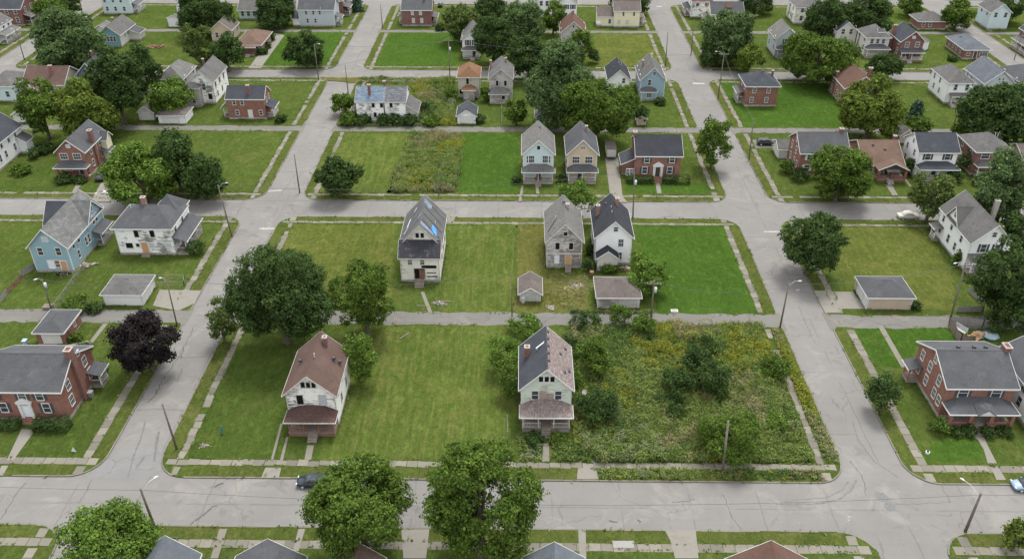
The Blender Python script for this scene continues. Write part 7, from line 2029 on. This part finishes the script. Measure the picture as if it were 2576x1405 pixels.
for sx in (-1, 1):
    m = MB(); m.tube([(sx * 1.05, -.4, 0), (sx * 1.05, .3, 1.5)], .04, 5); m.tube([(sx * 1.05, .6, 0), (sx * 1.05, .3, 1.5)], .04, 5); m.build('leg', M['steel'], o)
def wheelie(px, py, label, mat):
    o = thing('wheeled_bin', label, 'bin', gl(px, py, UP), 'rubbish bins in the yards')
    b = MB(); b.v = [(-.25, -.28, .08), (.25, -.28, .08), (.25, .28, .08), (-.25, .28, .08), (-.33, -.36, 1.05), (.33, -.36, 1.05), (.33, .36, 1.05), (-.33, .36, 1.05)]
    b.f = [(0, 3, 2, 1), (4, 5, 6, 7), (0, 1, 5, 4), (1, 2, 6, 5), (2, 3, 7, 6), (3, 0, 4, 7)]; b.mi = [0] * 6
    b.build('tub', mat, o)
    MB().box(-.36, .36, -.4, .4, 1.06, 1.14).build('lid', mat, o)
    MB().tube([(-.3, .3, .1), (.3, .3, .1)], .1, 8).build('wheels', M['darktrim'], o)
wheelie(67, 870, 'pale blue bin on the grass left of the brick garage', plain('bin_blue', (0.30, 0.42, 0.50), .5))
wheelie(232, 1000, 'grey bin against the right wall of the left colonial', plain('bin_grey', (0.22, 0.22, 0.22), .5))
wheelie(1316, 690 + 72, 'grey bin at the corner of the small weathered shed', M['steel'])
wheelie(1488, 697, 'brown barrel like bin by the derelict garage', M['rust'])
c = gl(2332, 1141, UP)
o = thing('garden_ornament', 'small white and black ornament on the dark front lawn', 'ornament', c)
MB().tube([(0, 0, 0), (0, 0, .35)], .3, 10).build('base', M['trim'], o); MB().tube([(0, 0, .351), (0, 0, .6)], .17, 10).build('bowl', M['darktrim'], o)
c = gl(187, 1138, UP)
o = thing('yard_sign', 'small white yard sign on the lower left lawn', 'sign', c)
m = MB(); m.face([(-.38, 0, .1), (.38, 0, .1), (0, .1, .85)]); m.face([(.38, .03, .1), (-.38, .03, .1), (0, .13, .85)]); m.build('panel', M['trim'], o); MB().tube([(0, .05, -.1), (0, .05, .4)], .03, 5).build('stake', M['steel'], o)
c = gl(560, 1092, UP)
o = thing('garden_parasol', 'folded green cloth on a stick standing in the lower left lot', 'parasol', c)
MB().tube([(0, 0, 0), (.1, 0, 1.6)], .03, 5).build('pole', M['steel'], o); MB().tube([(.02, 0, .4), (.05, 0, .8), (.1, 0, 1.55)], [.28, .22, .05], 8).build('cloth', plain('green_cloth', (0.05, 0.16, 0.13), .8), o)
c = gl(122, 776, UP)
o = thing('stacked_pallets', 'low tan stack of pallets at the foot of the alley lamp pole', 'pallets', c)
for k in range(3):
    m = MB()
    for j in range(5): m.box(-.7 + .3 * j, -.5 + .3 * j, -.6, .6, .12 + .2 * k, .15 + .2 * k)
    for y in (-.5, 0, .5): m.box(-.7, .7, y - .06, y + .06, .2 * k, .118 + .2 * k)
    m.build('pallet', M['wood'], o)
c = gl(1696, 785, UP)
o = thing('white_basin', 'white basin lying at the edge of the bright green lot', 'basin', c)
MB().box(-.6, .6, -.35, .35, 0, .3).build('tub', M['trim'], o); MB().box(-.5, .5, -.25, .25, .301, .32).build('hollow', M['stone'], o)
c = gl(1505, 68, UP)
o = thing('gas_tank', 'white rounded tank beside the cream house wing', 'tank', c)
MB().tube([(0, -1.2, 1.1), (0, -.9, 1.1), (0, .9, 1.1), (0, 1.2, 1.1)], [.3, .85, .85, .3], 12).build('shell', M['trim'], o, smooth=True); MB().box(-.6, .6, -.8, .8, 0, .4).build('cradle', M['stone'], o)
for px, py, lab, ang in ((1120, 768 - 8, 'white board lying in the grass below the tarpaulin house', .05), (1052 + 12, 771, 'pale plank lying left of the broken path', -.05), (1018, 846, 'long pale pole lying across the broad mown front lot', .9)):
    tag(MB().box(-1.1, 1.1, -.07, .07, .02, .12).build('plank', M['wood'], None, gl(px, py, UP)), lab, 'plank').rotation_euler = (0, 0, ang)
